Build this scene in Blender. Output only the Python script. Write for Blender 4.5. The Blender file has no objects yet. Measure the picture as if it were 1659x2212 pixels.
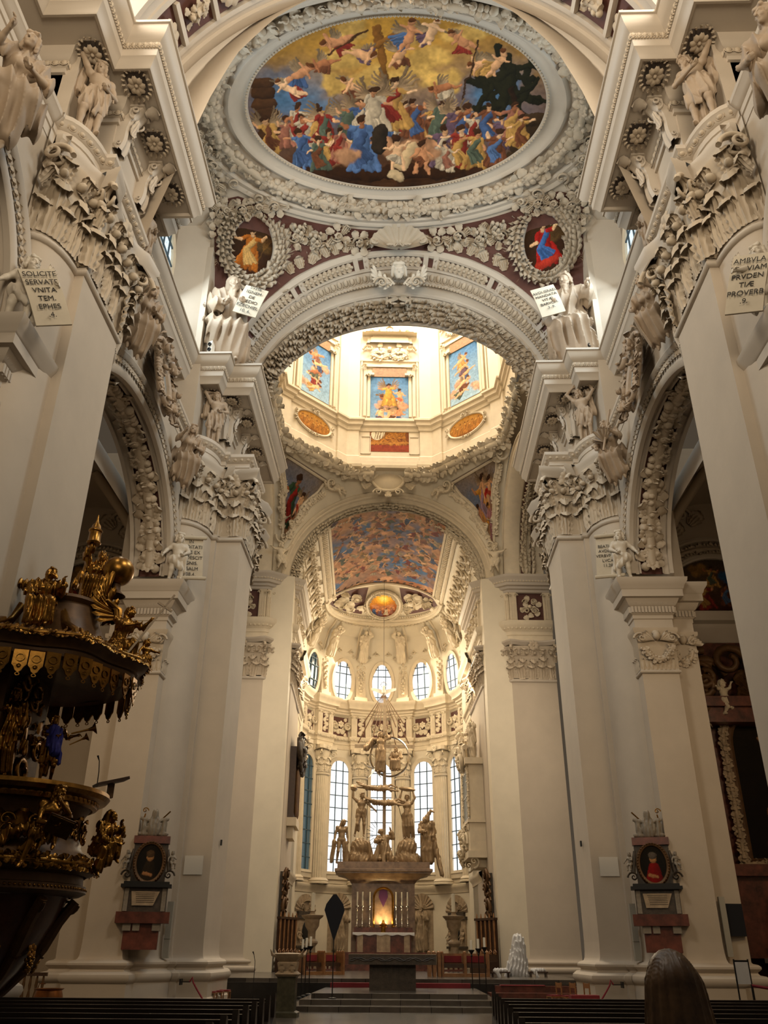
import bpy, math, random
import numpy as np
from mathutils import Matrix, Vector
from math import sin, cos, pi, sqrt, atan2, radians

rng = np.random.default_rng(7)
random.seed(7)
SC = bpy.context.scene
COL = SC.collection
A = np.array
ID = np.eye(4)

# ------------------------------------------------------------------ matrices
def TR(x=0, y=0, z=0):
    m = np.eye(4); m[:3, 3] = (x, y, z); return m
def SCL(x, y=None, z=None):
    if y is None: y = z = x
    return np.diag([x, y, z, 1.0])
def RX(a):
    m = np.eye(4); m[1:3, 1:3] = [[cos(a), -sin(a)], [sin(a), cos(a)]]; return m
def RY(a):
    m = np.eye(4); m[0, 0] = m[2, 2] = cos(a); m[0, 2] = sin(a); m[2, 0] = -sin(a); return m
def RZ(a):
    m = np.eye(4); m[:2, :2] = [[cos(a), -sin(a)], [sin(a), cos(a)]]; return m
def FR(o, x, y, z):
    m = np.eye(4); m[:3, 0] = x; m[:3, 1] = y; m[:3, 2] = z; m[:3, 3] = o; return m
def nrm(v):
    v = A(v, float); return v / (np.linalg.norm(v, axis=-1, keepdims=True) + 1e-12)
MIR = np.diag([-1.0, 1, 1, 1])
# the choir's axis bends away from the nave's axis by a few degrees
TH = 0.0465
CH = TR(0, 33.5, 0) @ RZ(TH) @ TR(0, -33.5, 0)

# ------------------------------------------------------------------ mesh builder
class MB:
    def __init__(s): s.V = []; s.F = []; s.M = []; s.C = []; s.n = 0
    def add(s, T, M=None, mi=0):
        V, Fs = T
        if M is not None:
            V = V @ M[:3, :3].T + M[:3, 3]
            if np.linalg.det(M[:3, :3]) < 0: Fs = [F[:, ::-1] for F in Fs]
        s.V.append(V)
        for F in Fs:
            if len(F): s.F.append(F + s.n); s.M.append(mi)
        s.n += len(V); return s
    def many(s, T, Ms, mi=0):
        if len(Ms) == 0: return s
        V, Fs = T; Ms = np.asarray(Ms); k = len(Ms)
        W = np.einsum('kij,nj->kni', Ms[:, :3, :3], V) + Ms[:, None, :3, 3]
        s.V.append(W.reshape(-1, 3)); off = (np.arange(k) * len(V))[:, None, None]
        for F in Fs: s.F.append((F[None] + off).reshape(-1, F.shape[1]) + s.n); s.M.append(mi)
        s.n += k * len(V); return s
    def box(s, x0, x1, y0, y1, z0, z1, M=None, mi=0):
        V = A([[x, y, z] for z in (z0, z1) for y in (y0, y1) for x in (x0, x1)], float)
        return s.add((V, [A([[0, 2, 3, 1], [4, 5, 7, 6], [0, 1, 5, 4], [2, 6, 7, 3], [0, 4, 6, 2], [1, 3, 7, 5]])]), M, mi)
    def T(s):
        return (np.concatenate(s.V), s.F)
    def mesh(s, name, mats, sharp=38, cols=None):
        me = bpy.data.meshes.new(name)
        V = np.concatenate(s.V).astype(np.float32)
        tot = [len(F) for F in s.F]; w = [F.shape[1] for F in s.F]
        li = np.concatenate([F.ravel() for F in s.F]).astype(np.int32)
        ls = np.concatenate([np.full(t, k) for t, k in zip(tot, w)]); st = np.concatenate([[0], np.cumsum(ls)[:-1]]).astype(np.int32)
        me.vertices.add(len(V)); me.vertices.foreach_set('co', V.ravel())
        me.loops.add(len(li)); me.polygons.add(len(ls))
        me.polygons.foreach_set('loop_start', st); me.loops.foreach_set('vertex_index', li)
        for m in (mats if isinstance(mats, (list, tuple)) else [mats]): me.materials.append(m)
        if any(s.M): me.polygons.foreach_set('material_index', np.concatenate([np.full(t, k) for t, k in zip(tot, s.M)]).astype(np.int32))
        me.polygons.foreach_set('use_smooth', np.full(len(ls), sharp > 0))
        if cols is not None:
            ca = me.color_attributes.new('Col', 'FLOAT_COLOR', 'POINT')
            ca.data.foreach_set('color', np.concatenate([cols, np.ones((len(cols), 1))], 1).astype(np.float32).ravel())
        me.update(calc_edges=True); me.validate()
        if 0 < sharp < 180: me.set_sharp_from_angle(angle=radians(sharp))
        return me

def mat4(M): return Matrix([list(map(float, r)) for r in M])
SOFT = ('leaves', 'garland', 'festoon', 'scroll', 'wreath', 'foliage', 'relief', 'leaf', 'ornament', 'pendant', 'rosette', 'carving', 'fan', 'volute', 'flower', 'hood')
def obj(name, mb, mats, parent=None, M=None, sharp=38, cols=None):
    if sharp == 38 and any(k in name for k in SOFT): sharp = 80
    me = mb if isinstance(mb, bpy.types.Mesh) else mb.mesh(name, mats, sharp, cols)
    o = bpy.data.objects.new(name, me); COL.objects.link(o)
    if parent is not None: o.parent = parent
    if M is not None: o.matrix_local = mat4(M)
    return o
def tag(o, label, cat, group=None, kind=None):
    o['label'] = label; o['category'] = cat
    if group: o['group'] = group
    if kind: o['kind'] = kind
    return o
def thing(name, label, cat, M=None, group=None, kind=None):
    o = bpy.data.objects.new(name, None); COL.objects.link(o); o.empty_display_size = 0.2
    if M is not None: o.matrix_world = mat4(M)
    return tag(o, label, cat, group, kind)
def struct(o): o['kind'] = 'structure'; return o
def dup(root, M, label=None, group=None):
    def cp(o, par):
        c = o.copy(); COL.objects.link(c); c.parent = par
        for ch in kids.get(o.name, []): cp(ch, c)
        return c
    kids = {}
    for o in root.children_recursive: kids.setdefault(o.parent.name, []).append(o)
    c = cp(root, None); c.matrix_world = mat4(M)
    if label: c['label'] = label
    if group: c['group'] = group
    return c

# ------------------------------------------------------------------ templates (V, [F..])
def grid(P, wu=False, wv=False):
    nu, nv = P.shape[:2]
    i = np.arange(nu if wu else nu - 1)[:, None]; j = np.arange(nv if wv else nv - 1)[None]
    i2 = (i + 1) % nu; j2 = (j + 1) % nv
    F = np.stack(np.broadcast_arrays(i * nv + j, i2 * nv + j, i2 * nv + j2, i * nv + j2), -1).reshape(-1, 4)
    return (P.reshape(-1, 3).astype(float), [F])
def flip(T): return (T[0], [F[:, ::-1] for F in T[1]])
def join(*Ts):
    m = MB()
    for t in Ts: m.add(t)
    return m.T()
def xf(T, M):
    return MB().add(T, M).T()
def sph(nu=10, nv=7, r=(1, 1, 1), half=False):
    u = np.linspace(0, 2 * pi, nu, endpoint=False); v = np.linspace(0 if half else -pi / 2, pi / 2, nv)
    P = np.stack([np.cos(v)[:, None] * np.cos(u) * r[0], np.cos(v)[:, None] * np.sin(u) * r[1], np.sin(v)[:, None] * r[2] + 0 * u], -1)
    return grid(P, wv=True)
def tube(P, r, n=8, cap=True, closed=False):
    P = A(P, float); k = len(P); r = np.broadcast_to(A(r, float), (k,))
    t = nrm(np.gradient(P, axis=0)) if not closed else nrm(np.roll(P, -1, 0) - np.roll(P, 1, 0))
    up = A([0, 0, 1.0]) if abs(t[0][2]) < .9 else A([1.0, 0, 0])
    out = []
    a = nrm(np.cross(t[0], up))
    for i in range(k):
        a = nrm(a - t[i] * (a @ t[i])); b = np.cross(t[i], a)
        u = np.linspace(0, 2 * pi, n, endpoint=False)
        out.append(P[i] + r[i] * (np.cos(u)[:, None] * a + np.sin(u)[:, None] * b))
    T = flip(grid(A(out), wu=closed, wv=True))
    if cap and not closed:
        T[1].append(np.arange(n)[None]); T[1].append((np.arange(n)[::-1] + (k - 1) * n)[None])
    return T
def lathe(prof, n=24, a0=0, a1=2 * pi):
    full = abs(a1 - a0 - 2 * pi) < 1e-6
    u = np.linspace(a0, a1, n, endpoint=not full)
    return grid(A([[[r * cos(t), r * sin(t), z] for t in u] for r, z in prof]), wv=full)
def prism(poly, z0, z1):
    n = len(poly); V = A([[x, y, z0] for x, y in poly] + [[x, y, z1] for x, y in poly], float)
    i = np.arange(n); j = (i + 1) % n
    return (V, [np.stack([i, j, j + n, i + n], 1), i[None, ::-1], (i + n)[None]])
def arc(cx, cy, rx, ry, a0, a1, n=10):
    t = np.linspace(radians(a0), radians(a1), n); return [(cx + rx * cos(k), cy + ry * sin(k)) for k in t]
def miter(path, closed=False):
    P = A(path, float)
    d = nrm((np.roll(P, -1, 0) - P)) if closed else nrm(np.diff(P, axis=0))
    n = np.stack([d[:, 1], -d[:, 0]], 1)
    if closed: n1, n2 = np.roll(n, 1, 0), n
    else: n1, n2 = np.vstack([n[:1], n]), np.vstack([n, n[-1:]])
    return (n1 + n2) / (1 + (n1 * n2).sum(1, keepdims=True)).clip(.25)
def sweep(path, prof, closed=False):
    """moulding profile [(out, z)] carried along a plan; outward is to the right of travel"""
    P = A(path, float); m = miter(P, closed); pr = A(prof, float)
    Q = np.concatenate([P[:, None] + m[:, None] * pr[None, :, :1], np.broadcast_to(pr[None, :, 1:], (len(P), len(pr), 1))], -1)
    return flip(grid(Q, wu=closed)) if 1 else None
def offs(path, d, closed=False):
    P = A(path, float); return P + miter(P, closed) * d
def frames(P, N, step, k=None, closed=False):
    """frames along a polyline: X along it, Z = normal out of the surface, Y = Z x X"""
    P = A(P, float); N = np.broadcast_to(A(N, float), P.shape)
    if closed: P = np.vstack([P, P[:1]]); N = np.vstack([N, N[:1]])
    L = np.concatenate([[0], np.cumsum(np.linalg.norm(np.diff(P, axis=0), axis=1))])
    n = max(1, int(round(L[-1] / step))) if k is None else k
    s = (np.arange(n) + .5) * L[-1] / n
    f = lambda a: np.stack([np.interp(s, L, a[:, i]) for i in range(3)], 1)
    i = np.clip(np.searchsorted(L, s) - 1, 0, len(P) - 2)
    e = 0.5 * min(step, L[-1] / n)
    g = lambda a, q: np.stack([np.interp(np.clip(q, 0, L[-1]), L, a[:, i]) for i in range(3)], 1)
    X = nrm(g(P, s + e * .2) - g(P, s - e * .2)); Z = f(N); Z = nrm(Z - X * (Z * X).sum(1, keepdims=True)); Y = np.cross(Z, X)
    M = np.zeros((n, 4, 4)); M[:, :3, 0] = X; M[:, :3, 1] = Y; M[:, :3, 2] = Z; M[:, :3, 3] = f(P); M[:, 3, 3] = 1
    return M
def plan3(path, out, z):
    """a plan offset outward, lifted to z, with outward normals (for ornament rows)"""
    P = A(path, float); m = miter(P)
    Q = P + m * out
    pts, nn = [], []
    d = nrm(np.diff(Q, axis=0)); n = np.stack([d[:, 1], -d[:, 0]], 1)
    return [(np.column_stack([Q[i:i + 2], [z, z]]), A([n[i][0], n[i][1], 0])) for i in range(len(Q) - 1)]
def row(mb, T, path, out, z, step, scale=1.0, tilt=0, minlen=.15):
    """repeat a small ornament along every straight of a plan"""
    for P, n in plan3(path, out, z):
        if np.linalg.norm(P[1] - P[0]) < minlen: continue
        Ms = frames(P, n, step) @ RX(tilt) @ (SCL(scale) if np.isscalar(scale) else SCL(*scale))
        mb.many(T, Ms)
def rnd(k, rx=0, ry=0, rz=0, s0=1, s1=1, d=0, dz=0):
    """k small random local transforms"""
    out = np.zeros((k, 4, 4))
    for i in range(k):
        s = random.uniform(s0, s1)
        out[i] = TR(random.uniform(-d, d), random.uniform(-d, d), random.uniform(-dz, dz)) @ RZ(random.uniform(-rz, rz)) @ RX(random.uniform(-rx, rx)) @ RY(random.uniform(-ry, ry)) @ SCL(s)
    return out

# ornament templates: X across, Y along growth, Z out of the surface, unit size
def leaf(curl=.55, lobes=4, w=.34, nu=13, nv=9, relief=.10, stem=.16):
    u = np.linspace(0, 1, nu)[:, None]; v = np.linspace(-1, 1, nv)[None]
    wid = w * (stem / w + (1 - stem / w) * np.clip(u / .45, 0, 1) ** .8) * (1 - u ** 6) ** .55 * (1 + .13 * np.cos(2 * pi * lobes * u + .6))
    th = np.clip((u - .45) / .55, 0, 1) ** 1.6 * curl * pi
    du = 1 / (nu - 1)
    yy = np.cumsum(np.cos(th), 0) * du - du; zz = np.cumsum(np.sin(th), 0) * du
    z = zz + relief * (np.cos(v * pi / 2) - .3) * np.sin(pi * np.minimum(u + .15, 1)) + .055 * np.cos(4 * pi * v) * np.sin(pi * np.minimum(u + .1, 1)) + .05 * v ** 2 * np.cos(2 * pi * lobes * u)
    return flip(grid(np.stack([wid * v + 0 * u, yy + 0 * v - .05 * np.abs(v) ** 2 * u + .035 * np.cos(3 * pi * v) * u ** 2, z], -1)))
def petal(n=8, r=1, h=.35, nu=5, nv=5):
    m = MB()
    u = np.linspace(.15, 1, nu)[:, None]; v = np.linspace(-1, 1, nv)[None]
    w = .40 * np.sin(pi * u ** .8 * .86 + .1)
    P = np.stack([w * v + 0 * u, u * r + 0 * v, h * np.sin(pi * u * .8) * (1 - .35 * v ** 2) + .04], -1)
    for i in range(n): m.add(flip(grid(P)), RZ(2 * pi * i / n))
    m.add(sph(8, 4, (.28, .28, .32), True), TR(0, 0, .08))
    return m.T()
def spiral(turns=1.6, r0=1.0, r1=.12, n=26, t0=.17, t1=.08, k=6, flat=1.0):
    a = np.linspace(0, 2 * pi * turns, n); r = r0 * (r1 / r0) ** (a / a[-1])
    P = np.stack([r * np.cos(a), r * np.sin(a), .05 * a], 1)
    T = tube(P, np.linspace(t0, t1, n), k)
    return (T[0] * A([1, 1, flat]), T[1])
LEAF = leaf(); LEAF2 = leaf(.35, 3, .40, 8, 5, .12); LEAFC = leaf(.85, 5, .36, 21, 13, .15, .28)
SMALL = leaf(.25, 1, .34, 6, 5, .22, .1)
FLOWER = petal(); FLOWER5 = petal(6, 1, .4, 4, 3)
FRUIT = sph(8, 5, (.5, .5, .5)); EGG = sph(8, 4, (.36, .5, .30), True)
def _egg():
    m = MB(); m.add(EGG)
    t = np.linspace(-.15 * pi, 1.15 * pi, 9) + pi
    m.add(tube(np.stack([.47 * np.cos(t), .58 * np.sin(t), 0 * t + .08], 1), .07, 5, False))
    m.add(sph(6, 3, (.07, .5, .2), True), TR(.5, -.1, 0)); return m.T()
EGGD = _egg()
DENT = MB().box(-.32, .32, -.5, .5, 0, .5).T()
SPIR = spiral(); SPIRS = spiral(1.35, 1, .2, 16, .2, .12, 5)
BEAD = sph(6, 4, (.5, .5, .5), True)
def bunch(n=22, seed=1):
    r = random.Random(seed); m = MB()
    for i in range(n):
        t = i / n; a = i * 2.4; q = .42 * (1 - t) ** .7
        m.add(sph(6, 4, (.15, .15, .15)), TR(q * cos(a), -t * 1.0, abs(q * sin(a)) * .8 + .1) @ SCL(r.uniform(.8, 1.2)))
    return m.T()
BUNCH = bunch()
def garland(mb, P, N, w, step=None, kind='mix', closed=False):
    """thick festoon of leaves, fruit and flowers along a curve on a surface"""
    step = step or w * .36
    F = frames(P, N, step, closed=closed); k = len(F)
    core = F[:, :3, 3] + F[:, :3, 2] * w * .10
    mb.add(tube(core, w * .30, 7, closed=closed))
    for off in (-.30, 0, .30):
        G = F @ TR(0, off * w, w * (.26 - .35 * abs(off))) @ rnd(k, .4, .4, .5, w * .52, w * .8, w * .05)
        sel = np.array([random.random() for _ in range(k)])
        if kind == 'leaf': sel = np.full(k, .1)
        if kind == 'fruit': sel = .4 + .6 * sel
        G1 = G @ RZ(-pi / 2) @ RZ(.45 * np.sign(off))
        mb.many(LEAF2, G1[sel < .45])
        mb.many(FRUIT, (G @ SCL(.72))[(sel >= .45) & (sel < .8)])
        mb.many(FLOWER5, (G @ SCL(.48))[sel >= .8])
    return mb
def laurel(mb, P, N, w, rows=3, step=None, closed=False):
    """bundled leaves lying like scales along a curve"""
    step = step or w * .40
    F = frames(P, N, step, closed=closed); k = len(F)
    mb.add(tube(F[:, :3, 3] - F[:, :3, 2] * w * .14, w * .36, 7, closed=closed))
    for r_ in range(rows):
        o = (r_ - (rows - 1) / 2) / max(1, rows - 1) * .82
        G = F @ TR((r_ % 2) * step * .5, o * w, w * (.20 - .34 * o * o)) @ RZ(-pi / 2 + o * .7) @ RX(.55) @ rnd(k, .15, .15, .25, w * .50, w * .66)
        mb.many(SMALL, G @ SCL(.85, 1.35, 1.35))
        if r_ % 2: mb.many(FRUIT, (F @ TR(step * .8, o * w, w * (.26 - .34 * o * o)) @ SCL(w * .13)))
    return mb
def foliage(mb, P, N, w, n=3, closed=False):
    """acanthus scroll along a curve: alternating spirals, each wrapped in leaves"""
    F = frames(P, N, w * 1.0, closed=closed); k = len(F)
    for i in range(k):
        s = 1 if i % 2 else -1
        mb.add(SPIRS, F[i] @ TR(0, -.06 * w * s, .06 * w) @ SCL(w * .34, w * .34 * s, w * .75))
        mb.add(FLOWER5, F[i] @ TR(0, -.06 * w * s, .16 * w) @ SCL(w * .20, w * .20, w * .3))
        for a, q in ((0.3, .75), (1.3, .6), (2.3, .62), (3.4, .75), (4.4, .6), (5.4, .6)):
            mb.add(LEAF if q > .7 else LEAF2, F[i] @ TR(cos(a) * .24 * w, -.06 * w * s + sin(a) * .24 * w, .06 * w) @ RZ(a - pi / 2 + .55 * s) @ SCL(w * q * .8, w * q * .9, w * q))
    return mb
# ------------------------------------------------------------------ implicit surfaces for figures
def snets(D, o, h):
    S = D < 0; nx, ny, nz = D.shape
    cs = [(i, j, k) for i in (0, 1) for j in (0, 1) for k in (0, 1)]
    c = {q: D[q[0]:nx - 1 + q[0], q[1]:ny - 1 + q[1], q[2]:nz - 1 + q[2]] for q in cs}
    cnt = sum((c[q] < 0).astype(np.int8) for q in cs); mask = (cnt > 0) & (cnt < 8)
    idx = np.argwhere(mask); vid = np.full(mask.shape, -1, np.int64); vid[mask] = np.arange(len(idx))
    pos = np.zeros((len(idx), 3)); num = np.zeros(len(idx)); vals = {q: c[q][mask] for q in cs}
    for q in cs:
        for ax in range(3):
            if q[ax]: continue
            q2 = list(q); q2[ax] = 1; q2 = tuple(q2)
            a, b = vals[q], vals[q2]; cr = (a < 0) != (b < 0)
            t = np.where(cr, a / np.where(cr, a - b, 1), 0)
            p = np.zeros((len(idx), 3)); p[:] = q; p[:, ax] = t
            pos += p * cr[:, None]; num += cr
    V = A(o) + h * (idx + pos / num[:, None])
    Fs = []
    for ax in range(3):
        s0 = [slice(1, -1)] * 3; s1 = [slice(1, -1)] * 3; s0[ax] = slice(0, -1); s1[ax] = slice(1, None)
        a, b = S[tuple(s0)], S[tuple(s1)]; w = np.argwhere(a != b)
        if not len(w): continue
        fl = a[tuple(w.T)]
        u, v = [(1, 2), (2, 0), (0, 1)][ax]
        base = w.copy()
        q = []
        for du, dv in ((0, 0), (1, 0), (1, 1), (0, 1)):
            e = base.copy(); e[:, u] += du; e[:, v] += dv
            q.append(vid[tuple(e.T)])
        q = np.stack(q, 1); q[~fl] = q[~fl][:, ::-1]
        Fs.append(q)
    return (V, [np.concatenate(Fs)])
def implicit(prims, h, fold=None, k0=.05):
    """prims: ('c', a, b, ra, rb[, k]) round cone | ('e', c, (rx,ry,rz)[, k, R]) ellipsoid | ('-', c, r) cut"""
    lo = np.full(3, 1e9); hi = -lo
    for p in prims:
        if p[0] == 'c':
            for q, r in ((p[1], p[3]), (p[2], p[4])): lo = np.minimum(lo, A(q) - r); hi = np.maximum(hi, A(q) + r)
        elif p[0] == 'e': lo = np.minimum(lo, A(p[1]) - max(p[2])); hi = np.maximum(hi, A(p[1]) + max(p[2]))
    lo -= 4 * h + .02; hi += 4 * h + .02
    n = np.ceil((hi - lo) / h).astype(int) + 1
    ax = [lo[i] + h * np.arange(n[i]) for i in range(3)]
    D = np.full(n, .3, np.float32)
    for p in prims:
        k = p[5] if p[0] == 'c' and len(p) > 5 else p[3] if p[0] == 'e' and len(p) > 3 and p[3] else k0
        if p[0] == 'c': l = np.minimum(A(p[1]) - p[3], A(p[2]) - p[4]); u = np.maximum(A(p[1]) + p[3], A(p[2]) + p[4])
        elif p[0] == 'e': l = A(p[1]) - max(p[2]); u = A(p[1]) + max(p[2])
        else: l = A(p[1]) - p[2]; u = A(p[1]) + p[2]
        m = k * 1.5 + 3 * h
        i0 = np.clip(np.floor((l - m - lo) / h).astype(int), 0, n - 1); i1 = np.clip(np.ceil((u + m - lo) / h).astype(int) + 1, 1, n)
        sl = tuple(slice(a, b) for a, b in zip(i0, i1))
        X, Y, Z = np.meshgrid(*[ax[i][sl[i]].astype(np.float32) for i in range(3)], indexing='ij')
        if p[0] == 'c':
            a = A(p[1], float); b = A(p[2], float); ab = b - a; L = ab @ ab + 1e-9
            t = np.clip(((X - a[0]) * ab[0] + (Y - a[1]) * ab[1] + (Z - a[2]) * ab[2]) / L, 0, 1)
            d = np.sqrt((X - a[0] - t * ab[0]) ** 2 + (Y - a[1] - t * ab[1]) ** 2 + (Z - a[2] - t * ab[2]) ** 2) - (p[3] + t * (p[4] - p[3]))
        elif p[0] == 'e':
            q = np.stack([X - p[1][0], Y - p[1][1], Z - p[1][2]], -1)
            if len(p) > 4: q = q @ A(p[4], np.float32)
            r = A(p[2], np.float32); e = np.sqrt(((q / r) ** 2).sum(-1)); d = (e - 1) * e / (np.sqrt(((q / r ** 2) ** 2).sum(-1)) + 1e-6)
        else: d = p[2] - np.sqrt((X - p[1][0]) ** 2 + (Y - p[1][1]) ** 2 + (Z - p[1][2]) ** 2)
        cur = D[sl]
        if p[0] == '-':
            hh = np.maximum(.02 - np.abs(cur - d), 0) / .02; D[sl] = np.maximum(cur, d) + hh * hh * .005
        else:
            hh = np.maximum(k - np.abs(cur - d), 0) / k; D[sl] = np.minimum(cur, d) - hh * hh * k * .25
    if fold is not None:
        X, Y, Z = np.meshgrid(*ax, indexing='ij'); D = D + fold(X, Y, Z)
    D[0] = D[-1] = .3; D[:, 0] = D[:, -1] = .3; D[:, :, 0] = D[:, :, -1] = .3
    return snets(D, lo, h)
# ------------------------------------------------------------------ materials
MATS = {}
def mat(name, col, rough=.6, metal=0, var=.0, vscale=3.0, bump=0, bscale=20, emit=0, coat=0, vcol=None, spec=.5, trans=0):
    m = bpy.data.materials.new(name); m.use_nodes = True; nt = m.node_tree; N = nt.nodes; L = nt.links
    b = N['Principled BSDF']
    b.inputs['Base Color'].default_value = (*col, 1); b.inputs['Roughness'].default_value = rough; b.inputs['Metallic'].default_value = metal
    b.inputs['Specular IOR Level'].default_value = spec; b.inputs['Coat Weight'].default_value = coat
    tc = N.new('ShaderNodeTexCoord')
    if var:
        nz = N.new('ShaderNodeTexNoise'); nz.inputs['Scale'].default_value = vscale; nz.inputs['Detail'].default_value = 6; nz.inputs['Roughness'].default_value = .6
        L.new(tc.outputs['Object'], nz.inputs['Vector'])
        cr = N.new('ShaderNodeValToRGB'); cr.color_ramp.elements[0].position = .3; cr.color_ramp.elements[1].position = .7
        c2 = vcol or tuple(c * (1 - var) for c in col)
        cr.color_ramp.elements[0].color = (*c2, 1); cr.color_ramp.elements[1].color = (*tuple(min(1, c * (1 + var * .3)) for c in col), 1)
        L.new(nz.outputs['Fac'], cr.inputs['Fac']); L.new(cr.outputs['Color'], b.inputs['Base Color'])
    if bump:
        nb = N.new('ShaderNodeTexNoise'); nb.inputs['Scale'].default_value = bscale; nb.inputs['Detail'].default_value = 4
        L.new(tc.outputs['Object'], nb.inputs['Vector'])
        bp = N.new('ShaderNodeBump'); bp.inputs['Strength'].default_value = bump; bp.inputs['Distance'].default_value = .02
        L.new(nb.outputs['Fac'], bp.inputs['Height']); L.new(bp.outputs['Normal'], b.inputs['Normal'])
    if emit:
        b.inputs['Emission Color'].default_value = (*col, 1); b.inputs['Emission Strength'].default_value = emit
    MATS[name] = m; return m
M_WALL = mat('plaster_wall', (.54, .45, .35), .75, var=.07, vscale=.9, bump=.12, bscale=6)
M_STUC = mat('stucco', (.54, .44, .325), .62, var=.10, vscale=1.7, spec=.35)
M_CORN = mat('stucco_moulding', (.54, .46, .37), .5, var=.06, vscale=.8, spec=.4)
M_STAT = mat('statue_stucco', (.42, .315, .22), .55, var=.20, vscale=2.6, spec=.4)
M_PUTT = mat('putto_stucco', (.66, .58, .47), .5, var=.10, vscale=3, spec=.4)
M_RED = mat('oxblood_ground', (.105, .034, .022), .7, var=.25, vscale=3)
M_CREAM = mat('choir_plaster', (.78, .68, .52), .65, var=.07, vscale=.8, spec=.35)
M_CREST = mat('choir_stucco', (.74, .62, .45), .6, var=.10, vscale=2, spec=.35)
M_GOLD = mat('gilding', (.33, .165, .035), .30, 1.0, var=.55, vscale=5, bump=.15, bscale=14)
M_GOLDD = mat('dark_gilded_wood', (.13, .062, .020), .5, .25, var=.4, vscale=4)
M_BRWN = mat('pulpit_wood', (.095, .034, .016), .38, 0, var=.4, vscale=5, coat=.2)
M_BRONZE = mat('silvered_figure', (.42, .29, .165), .40, .35, var=.30, vscale=3, bump=.3, bscale=25)
M_SAND = mat('sandstone', (.45, .33, .21), .6, var=.35, vscale=4, bump=.2)
M_MARB = mat('brown_marble', (.30, .19, .115), .35, var=.55, vscale=2.2, vcol=(.13, .075, .045))
M_RMARB = mat('red_marble', (.17, .05, .03), .28, var=.6, vscale=3, vcol=(.05, .018, .012))
M_PEW = mat('pew_wood', (.020, .011, .006), .36, var=.3, vscale=6, coat=.15)
M_OAK = mat('choir_oak', (.33, .15, .055), .4, var=.4, vscale=5)
M_DWOOD = mat('dark_wood', (.06, .028, .014), .4, var=.3, vscale=5)
M_FLOOR = None
M_BLACK = mat('black_metal', (.012, .011, .010), .45, .3)
M_BLK = mat('black_cloth', (.008, .008, .012), .9)
M_WHITE = mat('white_panel', (.68, .62, .53), .5)
M_CLOTH = mat('white_cloth', (.70, .68, .66), .8, var=.08)
M_SILV = mat('silver', (.62, .57, .50), .22, 1)
M_WAX = mat('candle_wax', (.86, .80, .66), .5)
M_REDC = mat('red_cushion', (.22, .016, .02), .8, var=.2)
M_BLUE = mat('blue_cloth', (.022, .022, .20), .7, var=.3)
M_PURP = mat('violet_cloth', (.10, .02, .09), .7)
M_SKIN = mat('skin', (.55, .36, .26), .5)
M_HAIR = mat('blond_brown_hair', (.13, .068, .026), .42, var=.55, vscale=9, vcol=(.045, .022, .010))
M_COAT = mat('dark_coat', (.03, .026, .024), .8)
M_INK = mat('painted_letters', (.035, .028, .02), .8)
M_PAPER = mat('parchment_stucco', (.56, .48, .36), .6, var=.08)
M_GREY = mat('grey_slate_panel', (.26, .28, .27), .6, var=.2, vscale=5)
M_LEAD = mat('window_bar', (.05, .08, .10), .6)
M_COPPER = mat('copper', (.33, .13, .045), .35, 1, var=.3)
M_ROPE = mat('red_rope', (.20, .012, .022), .8)
M_DSTONE = mat('dark_epitaph_stone', (.07, .05, .034), .5, var=.5, vscale=6, bump=.3)
M_LSTONE = mat('grey_relief_stone', (.27, .225, .17), .6, var=.3, vscale=6, bump=.3)

def paintmat():
    m = bpy.data.materials.new('fresco_paint'); m.use_nodes = True; N = m.node_tree.nodes; L = m.node_tree.links
    a = N.new('ShaderNodeAttribute'); a.attribute_name = 'Col'; b = N['Principled BSDF']
    L.new(a.outputs['Color'], b.inputs['Base Color']); b.inputs['Roughness'].default_value = .75; b.inputs['Specular IOR Level'].default_value = .2
    return m
M_PAINT = paintmat()
def glassmat(name, col, strength, scale):
    """leaded window glass: daylight coming through pale panes with dark hexagonal leads"""
    m = bpy.data.materials.new(name); m.use_nodes = True; N = m.node_tree.nodes; L = m.node_tree.links
    N.remove(N['Principled BSDF']); out = N['Material Output']
    tc = N.new('ShaderNodeTexCoord'); vo = N.new('ShaderNodeTexVoronoi'); vo.feature = 'DISTANCE_TO_EDGE'; vo.inputs['Scale'].default_value = scale; vo.inputs['Randomness'].default_value = .45
    L.new(tc.outputs['Object'], vo.inputs['Vector'])
    cr = N.new('ShaderNodeValToRGB'); cr.color_ramp.elements[0].position = .03; cr.color_ramp.elements[1].position = .075
    cr.color_ramp.elements[0].color = (*[c * .62 for c in col], 1); cr.color_ramp.elements[1].color = (*col, 1)
    L.new(vo.outputs['Distance'], cr.inputs['Fac'])
    e = N.new('ShaderNodeEmission'); e.inputs['Strength'].default_value = strength; L.new(cr.outputs['Color'], e.inputs['Color'])
    g = N.new('ShaderNodeBsdfGlossy'); g.inputs['Roughness'].default_value = .2; g.inputs['Color'].default_value = (.1, .1, .1, 1)
    ad = N.new('ShaderNodeAddShader'); L.new(e.outputs[0], ad.inputs[0]); L.new(g.outputs[0], ad.inputs[1]); L.new(ad.outputs[0], out.inputs['Surface'])
    return m
M_GLASS = glassmat('daylit_glass', (.93, .97, 1.0), 1.15, 7)
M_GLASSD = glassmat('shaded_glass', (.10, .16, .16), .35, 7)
M_GLASSN = glassmat('clerestory_glass', (.75, .92, 1.0), 1.0, 4)

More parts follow.
